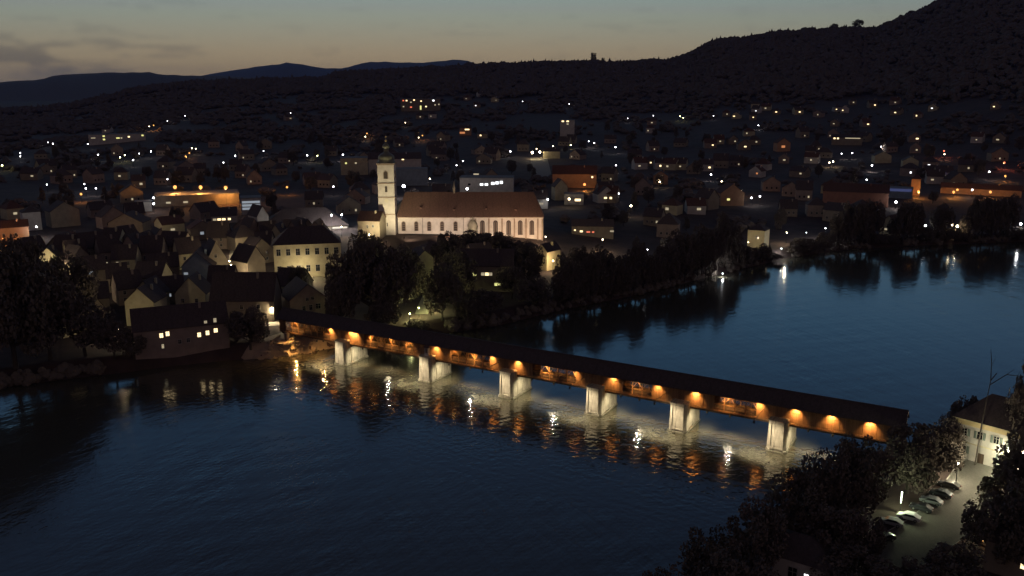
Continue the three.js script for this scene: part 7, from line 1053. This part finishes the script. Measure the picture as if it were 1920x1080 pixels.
[232.6,2.3,-515.6,21.6,7.4,1,"dark leafy tree on the far riverbank behind the bridge, 56th from the left","trees of the far riverbank behind the bridge"],
[237.4,0.0,-514.8,23.9,4.9,1,"dark leafy tree on the far riverbank behind the bridge, 57th from the left","trees of the far riverbank behind the bridge"],
[245.0,0.6,-517.5,9.7,5.1,1,"dark leafy tree on the far riverbank behind the bridge, 58th from the left","trees of the far riverbank behind the bridge"],
[251.8,0.6,-519.0,21.4,6.3,2,"dark leafy tree on the far riverbank behind the bridge, 59th from the left","trees of the far riverbank behind the bridge"],
[255.5,3.7,-522.3,19.0,6.9,1,"dark leafy tree on the far riverbank behind the bridge, 60th from the left","trees of the far riverbank behind the bridge"],
[257.5,0.7,-520.3,8.0,5.4,1,"dark leafy tree on the far riverbank behind the bridge, 61st from the left","trees of the far riverbank behind the bridge"],
[263.7,1.0,-521.6,8.1,6.6,1,"dark leafy tree on the far riverbank behind the bridge, 62nd from the left","trees of the far riverbank behind the bridge"],
[270.4,1.0,-522.8,5.6,5.2,1,"dark leafy tree on the far riverbank behind the bridge, 63rd from the left","trees of the far riverbank behind the bridge"],
[273.7,2.3,-524.5,17.0,6.0,1,"dark leafy tree on the far riverbank behind the bridge, 64th from the left","trees of the far riverbank behind the bridge"],
[278.7,0.5,-523.9,27.0,7.1,1,"dark leafy tree on the far riverbank behind the bridge, 65th from the left","trees of the far riverbank behind the bridge"],
[282.0,2.1,-525.9,23.7,8.2,1,"dark leafy tree on the far riverbank behind the bridge, 66th from the left","trees of the far riverbank behind the bridge"],
[287.2,0.7,-525.7,24.4,7.2,1,"dark leafy tree on the far riverbank behind the bridge, 67th from the left","trees of the far riverbank behind the bridge"],
[290.7,2.7,-527.9,21.7,8.1,1,"dark leafy tree on the far riverbank behind the bridge, 68th from the left","trees of the far riverbank behind the bridge"],
[295.5,0.4,-526.9,20.0,5.5,2,"dark leafy tree on the far riverbank behind the bridge, 69th from the left","trees of the far riverbank behind the bridge"],
[299.6,3.7,-530.4,23.6,6.0,1,"dark leafy tree on the far riverbank behind the bridge, 70th from the left","trees of the far riverbank behind the bridge"],
[302.9,0.9,-528.7,6.0,7.1,1,"dark leafy tree on the far riverbank behind the bridge, 71st from the left","trees of the far riverbank behind the bridge"],
[309.0,0.8,-529.8,7.6,6.4,1,"dark leafy tree on the far riverbank behind the bridge, 72nd from the left","trees of the far riverbank behind the bridge"],
[25.5,-4.9,-139.9,13.5,4.8,0,"dark leafy tree on the near right bank, 1st from the left","trees of the near right bank"],
[31.2,-1.2,-135.2,13.1,6.9,0,"dark leafy tree on the near right bank, 2nd from the left","trees of the near right bank"],
[35.9,0.9,-144.9,12.9,5.8,0,"dark leafy tree on the near right bank, 3rd from the left","trees of the near right bank"],
[37.6,4.5,-132.9,12.8,6.7,0,"dark leafy tree on the near right bank, 4th from the left","trees of the near right bank"],
[43.4,6.8,-143.1,13.6,5.7,0,"dark leafy tree on the near right bank, 5th from the left","trees of the near right bank"],
[53.1,6.8,-151.5,15.1,6.0,0,"dark leafy tree on the near right bank, 6th from the left","trees of the near right bank"],
[60.7,6.8,-157.6,16.7,5.7,0,"dark leafy tree on the near right bank, 7th from the left","trees of the near right bank"],
[58.1,6.8,-145.8,12.8,6.3,0,"dark leafy tree on the near right bank, 8th from the left","trees of the near right bank"],
[66.6,6.8,-160.8,16.9,5.8,0,"dark leafy tree on the near right bank, 9th from the left","trees of the near right bank"],
[58.1,6.8,-135.5,7.9,6.8,0,"dark leafy tree on the near right bank, 10th from the left","trees of the near right bank"],
[76.1,6.8,-180.2,10.7,5.3,0,"dark leafy tree on the near right bank, 11th from the left","trees of the near right bank"],
[71.5,6.8,-166.0,14.9,6.0,0,"dark leafy tree on the near right bank, 12th from the left","trees of the near right bank"],
[64.5,6.8,-147.7,8.5,3.9,0,"dark leafy tree on the near right bank, 13th from the left","trees of the near right bank"],
[84.3,6.8,-175.0,14.5,6.3,0,"dark leafy tree on the near right bank, 14th from the left","trees of the near right bank"],
[66.5,6.8,-133.9,7.2,6.3,0,"dark leafy tree on the near right bank, 15th from the left","trees of the near right bank"],
[92.5,6.8,-181.5,14.2,6.5,0,"dark leafy tree on the near right bank, 16th from the left","trees of the near right bank"],
[98.1,6.8,-187.1,9.6,4.2,0,"dark leafy tree on the near right bank, 17th from the left","trees of the near right bank"],
[75.4,6.8,-135.5,8.8,5.9,0,"dark leafy tree on the near right bank, 18th from the left","trees of the near right bank"],
[103.6,6.8,-196.1,10.3,3.2,0,"dark leafy tree on the road side at the right edge, 1st from the left","trees of the road side at the right edge"],
[108.0,6.8,-199.9,13.1,3.9,0,"dark leafy tree on the road side at the right edge, 2nd from the left","trees of the road side at the right edge"],
[86.7,6.8,-144.9,13.8,5.8,0,"dark leafy tree on the road side at the right edge, 3rd from the left","trees of the road side at the right edge"],
[98.8,6.8,-160.8,13.3,6.3,0,"dark leafy tree on the road side at the right edge, 4th from the left","trees of the road side at the right edge"],
[117.7,6.8,-193.0,20.3,3.7,0,"dark leafy tree on the road side at the right edge, 5th from the left","trees of the road side at the right edge"],
[92.0,6.8,-143.1,17.0,7.1,0,"dark leafy tree on the road side at the right edge, 6th from the left","trees of the road side at the right edge"],
[105.7,6.8,-166.5,16.7,7.6,0,"dark leafy tree on the road side at the right edge, 7th from the left","trees of the road side at the right edge"],
[118.1,6.8,-187.1,28.4,6.7,0,"dark leafy tree on the road side at the right edge, 8th from the left","trees of the road side at the right edge"]
];
TREES.forEach(([x, y, z, h, r, v, label, group], i) => {
  const t = thing('leafy_tree', label, 'tree', [x, y, z], i * 1.7, group), [wood, crown] = TREE[v + 3 * (i % 2)];
  part(t, 'trunk', wood, barkM); part(t, 'crown', crown, leafM[(i + v) % 3]); t.scale.set(r, h, r);
});
// wooded crest: far too many to count
{
  const R = rng(404), lump = (r, x, y, z, sd) => { const g = new THREE.IcosahedronGeometry(r, 1), p = g.attributes.position, Q = rng(sd), mv = new Map(); for (let i = 0; i < p.count; i++) { const k = [p.getX(i), p.getY(i), p.getZ(i)].map((v) => v.toFixed(3)).join(); if (!mv.has(k)) mv.set(k, .75 + .5 * Q()); p.setXYZ(i, p.getX(i) * mv.get(k), p.getY(i) * mv.get(k), p.getZ(i) * mv.get(k)); } g.computeVertexNormals(); return g.translate(x, y, z); };
  const shapes = [merge([lump(.42, 0, .55, 0, 1), lump(.3, .3, .42, .1, 2), lump(.3, -.25, .66, -.1, 3)]), merge([lump(.36, .1, .6, 0, 4), lump(.34, -.28, .45, .15, 5), lump(.22, .05, .86, 0, 6)]), merge([new THREE.ConeGeometry(.26, .7, 6).translate(0, .45, 0), new THREE.ConeGeometry(.18, .5, 6).translate(.02, .75, 0)])];
  const per = [13000, 10000, 6000], m = new THREE.Matrix4(), q = new THREE.Quaternion(), up = new THREE.Vector3(0, 1, 0);
  shapes.forEach((g, kind) => {
    const im = new THREE.InstancedMesh(g, forestM, per[kind]); let k = 0;
    for (let i = 0; i < per[kind]; i++) {
      const a = mix(-.62, .66, R()), d = i % 3 ? mix(1350, 2640, Math.pow(R(), .7)) : mix(2520, 2640, R()), x = d * Math.sin(a), z = -d * Math.cos(a), s = 7 + 7 * vnoise(a * 90, d * .012, 8) + 6 * R() * R() + (kind === 2 && R() < .12 ? 8 : 0);
      const hy = height(x, z); if (hy < 66 + 14 * vnoise(a * 40, d * .01, 3) && d < 2400) continue;
      q.setFromAxisAngle(up, R() * 6.28); m.compose(new THREE.Vector3(x, hy - 1, z), q, new THREE.Vector3(s * (.9 + .7 * R()), s, s * 1.1)); im.setMatrixAt(k++, m);
    }
    im.count = k; im.name = ['broadleaf_forest', 'mixed_forest', 'spruce_forest'][kind]; tag(im, ['dark broadleaf forest covering the hillside and its crest', 'dark mixed wood scattered over the hillside', 'dark spruces scattered through the hillside forest'][kind], 'forest', undefined, 'stuff'); scene.add(im);
  });
  // gardens, hedges and small woods between the houses, and shrubs along the shores; none stands in a beam of light or in a house
  const lit = [...STREET.map((l) => [l[0], l[2], 3]), ...HOUSES.map((h) => [h[0], h[2], h[4] / 2 + 4])].map(([x, z, r]) => [Math.atan2(x, -z), Math.hypot(x, z), r]);
  const free = (a, d, size) => !lit.some(([la, ld, r]) => { const w = (r + size) / ld; return Math.abs(a - la) < w && d < ld + r + 8 && d > ld - Math.max(24, size * ld / 75); });
  const im = new THREE.InstancedMesh(shapes[0], forestM, 16000); let k = 0;
  for (let i = 0; i < 60000 && k < 16000; i++) {
    const a = mix(-.6, .62, R()), d = mix(520, 2350, Math.pow(R(), .75)), x = d * Math.sin(a), z = -d * Math.cos(a), patch = vnoise(x * .016, z * .011, 12) * .6 + vnoise(x * .05, z * .03, 13) * .4;
    if (patch < .56 - .2 * sstep(1000, 1800, d)) continue;
    const s = mix(3, 7.5, R()) + 4 * sstep(1100, 1900, d) * R();
    if (x > -90 && x < 35 && z > -505) continue;
    const hy = height(x, z); if (hy < 6 || !free(a, d, s)) continue;
    q.setFromAxisAngle(up, R() * 6.28); m.compose(new THREE.Vector3(x, hy - 1, z), q, new THREE.Vector3(s * (1 + .6 * R()), s, s * 1.2)); im.setMatrixAt(k++, m);
  }
  im.count = k; im.name = 'garden_greenery'; tag(im, 'dark hedges, gardens and small woods between the town lights', 'greenery', undefined, 'stuff'); scene.add(im);
  const sh = new THREE.InstancedMesh(shapes[1], leafM[0], 3200); k = 0;
  for (const [L, i0, i1, n] of [[SHORE_A, 1, 21, 2300], [SHORE_B, 3, 11, 900]]) for (let i = 0; i < n; i++) {
    const t = i0 + R() * (i1 - i0), j = Math.floor(t), x = mix(L[j][0], L[j + 1][0], t - j) + (R() - .5) * 5, z = mix(L[j][1], L[j + 1][1], t - j) + (R() - .5) * 5, hy = height(x, z), s = mix(1.6, 4.6, R() * R() + .15);
    const bx = (x - BR[0]) * Math.cos(BT) - (z - BR[2]) * Math.sin(BT); if (hy < .2 || hy > 5 || (Math.abs(bx + 93) < 17 && Math.hypot(x - BR[0], z - BR[2]) < 120) || !free(Math.atan2(x, -z), Math.hypot(x, z), 1)) continue;
    q.setFromAxisAngle(up, R() * 6.28); m.compose(new THREE.Vector3(x, hy - s * .3, z), q, new THREE.Vector3(s * 1.2, s, s * 1.2)); sh.setMatrixAt(k++, m);
  }
  sh.count = k; sh.name = 'bank_shrubs'; tag(sh, 'dark shrubs along the waterline of both banks', 'shrubs', undefined, 'stuff'); scene.add(sh);
}
// trees that stand out on the crest
[[[230.5, 148.2, -2589.8], 34, 0, 'lone tall tree rising from the crest above the choir'], [[257.4, 148.1, -2587.2], 20, 0, 'broad tree on the crest right of the lone tall one'], [[856.8, 228.7, -2454.8], 22, 1, 'small flat topped tree pair on the bare right crest'], [[912.1, 229.1, -2434.7], 30, 1, 'lone umbrella shaped tree on the bare right crest']].forEach(([p, h, k, label]) => {
  const t = thing('crest_tree', label, 'tree', p), stem = k ? .55 : .3;
  part(t, 'trunk', new THREE.CylinderGeometry(.4, .8, h * .8, 6).translate(0, h * .4, 0), barkM);
  const c = part(t, 'crown', TREE[k][1], leafM[1], [0, h * (k ? .3 : .05), 0]); c.scale.set(h * (k ? .5 : .28), h * (k ? .75 : .95), h * .4);
});

// ------------------------------------------------------------------ near bank: road, cars, house, lamps
{
  const asphalt = M(.13, .12, .1, { map: fine, roughness: .95 });
  const line = [[53.93, 7.0, -133.89], [65.73, 7.0, -145.45], [75.36, 7.0, -153.1], [84.76, 7.0, -160.84], [94.46, 7.0, -171.24], [103.8, 7.0, -182.91], [111.16, 7.0, -192.42], [118.84, 7.0, -200.9]].map((p) => new THREE.Vector3(...p));
  const cv = new THREE.CatmullRomCurve3(line), N = 40, pos = [], uv = [], idx = [], kerbs = [[], []];
  for (let i = 0; i <= N; i++) {
    const p = cv.getPoint(i / N), t = cv.getTangent(i / N), n = new THREE.Vector3(-t.z, 0, t.x).normalize(), hw = 5.2;
    for (const s of [-1, 1]) { const q = p.clone().addScaledVector(n, s * hw); pos.push(q.x, 7.03, q.z); uv.push(q.x, q.z); kerbs[(s + 1) / 2].push(p.clone().addScaledVector(n, s * (hw + .1)).setY(7.06)); }
    if (i < N) { const a = i * 2; idx.push(a, a + 1, a + 2, a + 1, a + 3, a + 2); }
  }
  const g = new THREE.BufferGeometry(); g.setAttribute('position', new THREE.Float32BufferAttribute(pos, 3)); g.setAttribute('uv', new THREE.Float32BufferAttribute(uv, 2)); g.setIndex(idx); g.computeVertexNormals();
  top('road', g, asphalt, 'lamp lit asphalt lane with parked cars on the near bank', 'road', undefined, 'structure');
  const kerbShape = new THREE.Shape([[-.1, -.08], [.1, -.08], [.1, .08], [-.1, .08]].map((p) => new THREE.Vector2(...p)));
  kerbs.forEach((k) => top('kerb', new THREE.ExtrudeGeometry(kerbShape, { steps: 60, bevelEnabled: false, extrudePath: new THREE.CatmullRomCurve3(k) }), M(.3, .29, .26), 'stone kerb of the parking lane', 'kerb', undefined, 'structure'));

  // parked cars, noses to the hedge
  const side = [[-2.1, .32], [-2.15, .62], [-2.0, .82], [-1.25, .92], [-.55, 1.4], [.95, 1.45], [1.75, .98], [2.1, .9], [2.15, .4], [2.05, .3]];
  const cab = [[-1.16, .93], [-.5, 1.36], [.9, 1.4], [1.6, .98]];
  const bodyG = extrude(side, 1.62, -.81, .05), glassG = extrude(cab, 1.74), wheelG = new THREE.CylinderGeometry(.33, .33, .22, 14).rotateZ(Math.PI / 2), rimG = new THREE.CylinderGeometry(.2, .2, .24, 10).rotateZ(Math.PI / 2), lampG = box(.4, .16, .06), tyreM = M(.02, .02, .02), rimM = M(.4, .4, .4, { metalness: .8, roughness: .35 }), glassM = M(.02, .022, .025, { roughness: .08 }), tailM = M(.3, .02, .02, { roughness: .3 }), headM = M(.7, .7, .7, { roughness: .15 });
  const paint = (r, g2, b) => { const m = new THREE.MeshPhysicalMaterial({ roughness: .4, clearcoat: 1, clearcoatRoughness: .08 }); m.color.setRGB(r, g2, b); return m; };
  const mkCar = (p, turn, m, label) => {
    const c = thing('parked_car', label, 'car', [p[0], 7.04, p[2]], turn, 'cars parked along the near bank lane');
    part(c, 'body', bodyG, m); part(c, 'glass', glassG, glassM);
    for (const x of [-.76, .76]) for (const z of [-1.32, 1.32]) { const w = part(c, 'wheel', wheelG, tyreM, [x, .33, z]); part(w, 'rim', rimG, rimM); }
    for (const x of [-.6, .6]) { part(c, 'headlight', lampG, headM, [x, .68, -2.2]); part(c, 'tail_light', lampG, tailM, [x, .78, 2.2]); }
    part(c, 'number_plate', box(.5, .12, .03), headM, [0, .55, 2.23]);
    return c;
  };
  mkCar([79.69, 7.0, -163.27], .95, paint(.75, .75, .74), 'white hatchback parked beside the glowing light column');
  mkCar([83.91, 7.0, -167.17], .9, paint(.02, .022, .03), 'black car parked just beyond the white hatchback');
  mkCar([87.41, 7.0, -170.26], .88, paint(.25, .26, .28), 'silver grey car parked third along the lane');
  mkCar([91.04, 7.0, -173.71], .86, paint(.05, .06, .07), 'dark grey car parked fourth along the lane');
  mkCar([94.71, 7.0, -177.81], .84, paint(.02, .02, .02), 'black car parked fifth along the lane near the globe lamp');
  mkCar([71.16, 7.0, -154.72], 1.9, paint(.015, .015, .02), 'dark car parked alone at the lower end of the lane');
  mkCar([75.23, 7.0, -161.06], 1.0, paint(.3, .3, .31), 'small grey car half hidden by the hedge near the white hatchback');

  // light column and lamps
  const p0 = [79.04, 7.0, -166.01], lc = thing('light_column', 'slim glowing light column beside the white parked car', 'lamp', p0);
  part(lc, 'post', new THREE.CylinderGeometry(.07, .09, 2.2, 8).translate(0, 1.1, 0), ironM);
  part(lc, 'light_tube', new THREE.CylinderGeometry(.13, .09, 2.6, 10).translate(0, 3.5, 0), glow(.85, 1, .75, 4)); part(lc, 'cap', new THREE.CylinderGeometry(.2, .2, .1, 10).translate(0, 4.86, 0), ironM);
  for (const y of [2.9, 4.2]) { const pl = new THREE.PointLight(new THREE.Color(.85, 1, .6), 45); pl.castShadow = true; pl.shadow.radius = 6; pl.position.set(.25, y, .25); pl.name = 'light_column_light'; lc.add(pl); }
  const gl = (name, p, h, rad, I, col, em, label) => {
    const l = thing(name, label, 'lamp', p); part(l, 'pole', new THREE.CylinderGeometry(.06, .09, h, 8).translate(0, h / 2, 0), ironM);
    part(l, 'lamp_globe', new THREE.SphereGeometry(rad, 14, 10), glow(...col, em), [0, h + rad * .8, 0]); part(l, 'cap', new THREE.CylinderGeometry(rad * .4, rad * .6, .08, 10), ironM, [0, h + rad * 1.8, 0]);
    const pl = new THREE.PointLight(new THREE.Color(...col), I); pl.castShadow = true; pl.shadow.radius = 8; pl.position.set(0, h + rad * .8, 0); pl.name = 'lamp_light'; l.add(pl); return l;
  };
  gl('globe_lamp', [97.37, 7.0, -180.19], 4.3, .24, 300, [1, .9, .62], 26, 'bright globe lamp at the bend of the lane by the house');
  gl('globe_lamp', [100.22, 7.0, -168.82], 5.5, .24, 300, [1, .88, .6], 26, 'globe lamp among the trees at the right of the lane');
  gl('globe_lamp', [89.21, 7.0, -153.1], .9, .16, 3, [1, .5, .14], 10, 'low orange garden light at lower right, upper of the pair');
  gl('globe_lamp', [89.5, 7.0, -152.11], .7, .16, 3, [1, .5, .14], 10, 'low orange garden light at lower right, lower of the pair');

  // white house with shutters and a deep lit eave
  const hp = [108.74, 7.0, -189.45], hs = thing('shuttered_house', 'white house with grey shutters under a deep lit eave at right', 'house', [hp[0], 7, hp[2]], -.84);
  const hw = 15, hh = 9.6, hd = 12, shut = M(.16, .2, .17, { map: boards });
  part(hs, 'wall', box(hw, hh + .6, hd, 0, hh / 2 - .3, -hd / 2), WALL.white);
  part(hs, 'eave_soffit', box(hw + 1.4, .2, hd + 1.4, 0, hh + .1, -hd / 2), WALL.cream);
  const o = .8, P = [[-hw / 2 - o, hh + .21, o], [hw / 2 + o, hh + .21, o], [hw / 2 + o, hh + .21, -hd - o], [-hw / 2 - o, hh + .21, -hd - o], [-2.5, hh + 5.6, -hd / 2], [2.5, hh + 5.6, -hd / 2]], F = [[0, 1, 5], [0, 5, 4], [1, 2, 5], [2, 3, 4], [2, 4, 5], [3, 0, 4], [0, 2, 1], [0, 3, 2]];
  const rg = new THREE.BufferGeometry(); rg.setAttribute('position', new THREE.Float32BufferAttribute(F.flat().flatMap((i) => P[i]), 3)); rg.computeVertexNormals(); const hr = part(hs, 'roof', muv(rg), ROOF.dark);
  part(hr, 'chimney', box(.9, 2.4, .9), WALL.beige, [2, hh + 4.6, -5]);
  for (const [x, y] of [[-5.4, 6.6], [-2, 6.6], [1.6, 6.6], [5.2, 6.6], [-5.2, 2.4], [3.2, 2.4]]) { const w = part(hs, 'window', box(1.1, 1.7, .06), glassDark, [x, y, .02]); part(w, 'window_frame', windowFrame(1.1, 1.7), frameM); for (const t of [-1, 1]) part(hs, 'shutter', box(.6, 1.8, .07), shut, [x + t * .98, y, .06]); }
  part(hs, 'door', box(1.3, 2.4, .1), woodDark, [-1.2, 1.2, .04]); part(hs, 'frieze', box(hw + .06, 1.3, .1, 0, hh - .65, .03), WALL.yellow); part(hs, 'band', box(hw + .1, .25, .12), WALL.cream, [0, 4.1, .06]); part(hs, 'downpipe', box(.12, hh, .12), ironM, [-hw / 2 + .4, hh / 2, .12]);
  const wl = part(hs, 'wall_lamp', box(.25, .3, 3.2, 0, 0, .5), ironM, [5.5, 4.7, .3]); part(wl, 'lamp_bulb', new THREE.SphereGeometry(.12, 8, 6), glow(.9, 1, .5, 8), [0, -.3, 1.9]);
  const wp = new THREE.PointLight(new THREE.Color(1, .95, .66), 330); wp.castShadow = true; wp.shadow.radius = 5; wp.position.set(5.5, 4.4, 2.2); wp.name = 'wall_lamp_light'; hs.add(wp);
  house([48.52, 7.0, -139.12, -.62, 13, 5, 10, 2.6, 'h', 'white', 'dark', [[2.6, 2.6, .8, 1.1, 'c'], [.2, 2.4, 1.5, 2.4, 'd'], [-4, 2.4, 1.2, 1.4, 'd']], 'white house with a bright porch light at the bottom edge', '']);
  house([89.25, 7.0, -140.49, -.7, 12, 6, 9, 4, 'h', 'beige', 'dark', [[.5, 3, 1.4, 1, 'w']], 'dark house with one warm window in the lower right corner', '']);
  const pw = [67.95, 7.0, -155.13], wall = thing('garden_wall', 'pale garden wall and gate pillar beside the lane', 'wall', [pw[0], 7, pw[2]], .9);
  part(wall, 'wall', box(6, 1.8, .35), WALL.white, [0, .9, 0]); part(wall, 'pillar', box(.7, 2.6, .7), WALL.white, [3.3, 1.3, 0]); part(wall, 'pillar_cap', box(.9, .15, .9), WALL.white, [3.3, 2.68, 0]);

  // tall bare tree before the house
  const bp = [106.3, 7.0, -189.45], bt = thing('bare_tree', 'tall thin bare forked tree before the shuttered house', 'tree', [bp[0], 7, bp[2]]);
  const seg = (a, b, r0, r1) => { const A = new THREE.Vector3(...a), d = new THREE.Vector3(...b).sub(A), c = new THREE.CylinderGeometry(r1, r0, d.length(), 7).translate(0, d.length() / 2, 0); return c.applyQuaternion(new THREE.Quaternion().setFromUnitVectors(new THREE.Vector3(0, 1, 0), d.clone().normalize())).translate(...a); };
  part(bt, 'trunk', merge([seg([0, 0, 0], [.4, 10, 0], .2, .17), seg([.4, 10, 0], [1, 20.5, .3], .11, .09), seg([1, 20.5, .3], [.7, 25, .2], .12, .07), seg([.7, 25, .2], [.1, 28, .3], .1, .03)]), barkM);
  part(bt, 'limb', merge([seg([1, 20.5, .3], [2.2, 22.2, .2], .12, .1), seg([.95, 19.5, .3], [4.2, 22, .6], .11, .09), seg([4.2, 22, .6], [8, 21.6, 1], .1, .06), seg([4.2, 22, .6], [5.6, 23.4, 1], .07, .02), seg([6.5, 21.8, .8], [7.4, 23, .5], .05, .02), seg([.9, 24, .2], [1.5, 26.4, .5], .05, .015)]), barkM);
}

{ // paved lane and square of the old town
  const pave = M(.3, .27, .21, { map: fine, roughness: .9 });
  const lane = (line, hw, label) => {
    const cv = new THREE.CatmullRomCurve3(line.map((p) => new THREE.Vector3(...p))), N = 24, pos = [], uv = [], idx = [];
    for (let i = 0; i <= N; i++) { const p = cv.getPoint(i / N), t = cv.getTangent(i / N), n = new THREE.Vector3(-t.z, 0, t.x).normalize(); for (const s of [-1, -.33, .33, 1]) { const q = p.clone().addScaledVector(n, s * hw); pos.push(q.x, height(q.x, q.z) + .25, q.z); uv.push(q.x, q.z); } if (i < N) for (let j = 0; j < 3; j++) { const a = i * 4 + j; idx.push(a, a + 1, a + 4, a + 1, a + 5, a + 4); } }
    const g = new THREE.BufferGeometry(); g.setAttribute('position', new THREE.Float32BufferAttribute(pos, 3)); g.setAttribute('uv', new THREE.Float32BufferAttribute(uv, 2)); g.setIndex(idx); g.computeVertexNormals();
    top('street', g, pave, label, 'street', undefined, 'structure');
  };
  lane([[-88.69, 4.77, -317.73], [-98.58, 6.35, -345.94], [-114.79, 8.86, -374.14], [-125.82, 10.71, -399.75], [-136.92, 11.5, -435.94], [-144.51, 11.5, -484.62]], 3.6, 'lamp lit cobbled lane through the old town');
  lane([[-74.11, 5.31, -341.33], [-79.83, 6.75, -362.97], [-87.0, 8.33, -381.94], [-95.18, 8.95, -386.88]], 5, 'pale paved square before the cream town house');
  lane([[-35.47, 4.55, -335.85], [-35.22, 5.09, -355.59], [-33.97, 5.86, -371.76], [-29.37, 6.12, -381.07]], 2.6, 'paved path below the church slope');
  lane([[26.84, 11.65, -798.98], [27.78, 12.75, -859.49], [28.41, 14.23, -914.24], [28.73, 15.82, -962.65]], 9, 'pale floodlit yard on the slope behind the choir');
}

{ // white domed hall behind the church roof
  const p = [-52.11, 11.5, -665.31], d = thing('domed_hall', 'small white domed hall glowing behind the church roof', 'building', p);
  part(d, 'drum', new THREE.CylinderGeometry(5, 5, 3, 20).translate(0, 1.2, 0), WALL.white); part(d, 'dome', new THREE.SphereGeometry(5.1, 20, 8, 0, Math.PI * 2, 0, Math.PI / 2).translate(0, 2.72, 0), WALL.white);
  const post = part(d, 'lamp_post', new THREE.CylinderGeometry(.07, .09, 4, 6).translate(0, 2, 0), ironM, [1, 0, 11]), pl = new THREE.PointLight(new THREE.Color(.95, .96, 1), 150); part(post, 'lamp_bulb', new THREE.SphereGeometry(.22, 8, 6), glow(.95, .96, 1, 12), [0, 4.1, 0]); pl.castShadow = true; pl.shadow.radius = 6; pl.position.set(1, 4.1, 11); pl.name = 'lamp_post_light'; d.add(pl);
}

// thin evening haze
scene.fog = new THREE.FogExp2(0x5f8ad8, 2.2e-5);
renderer.render(scene, camera);
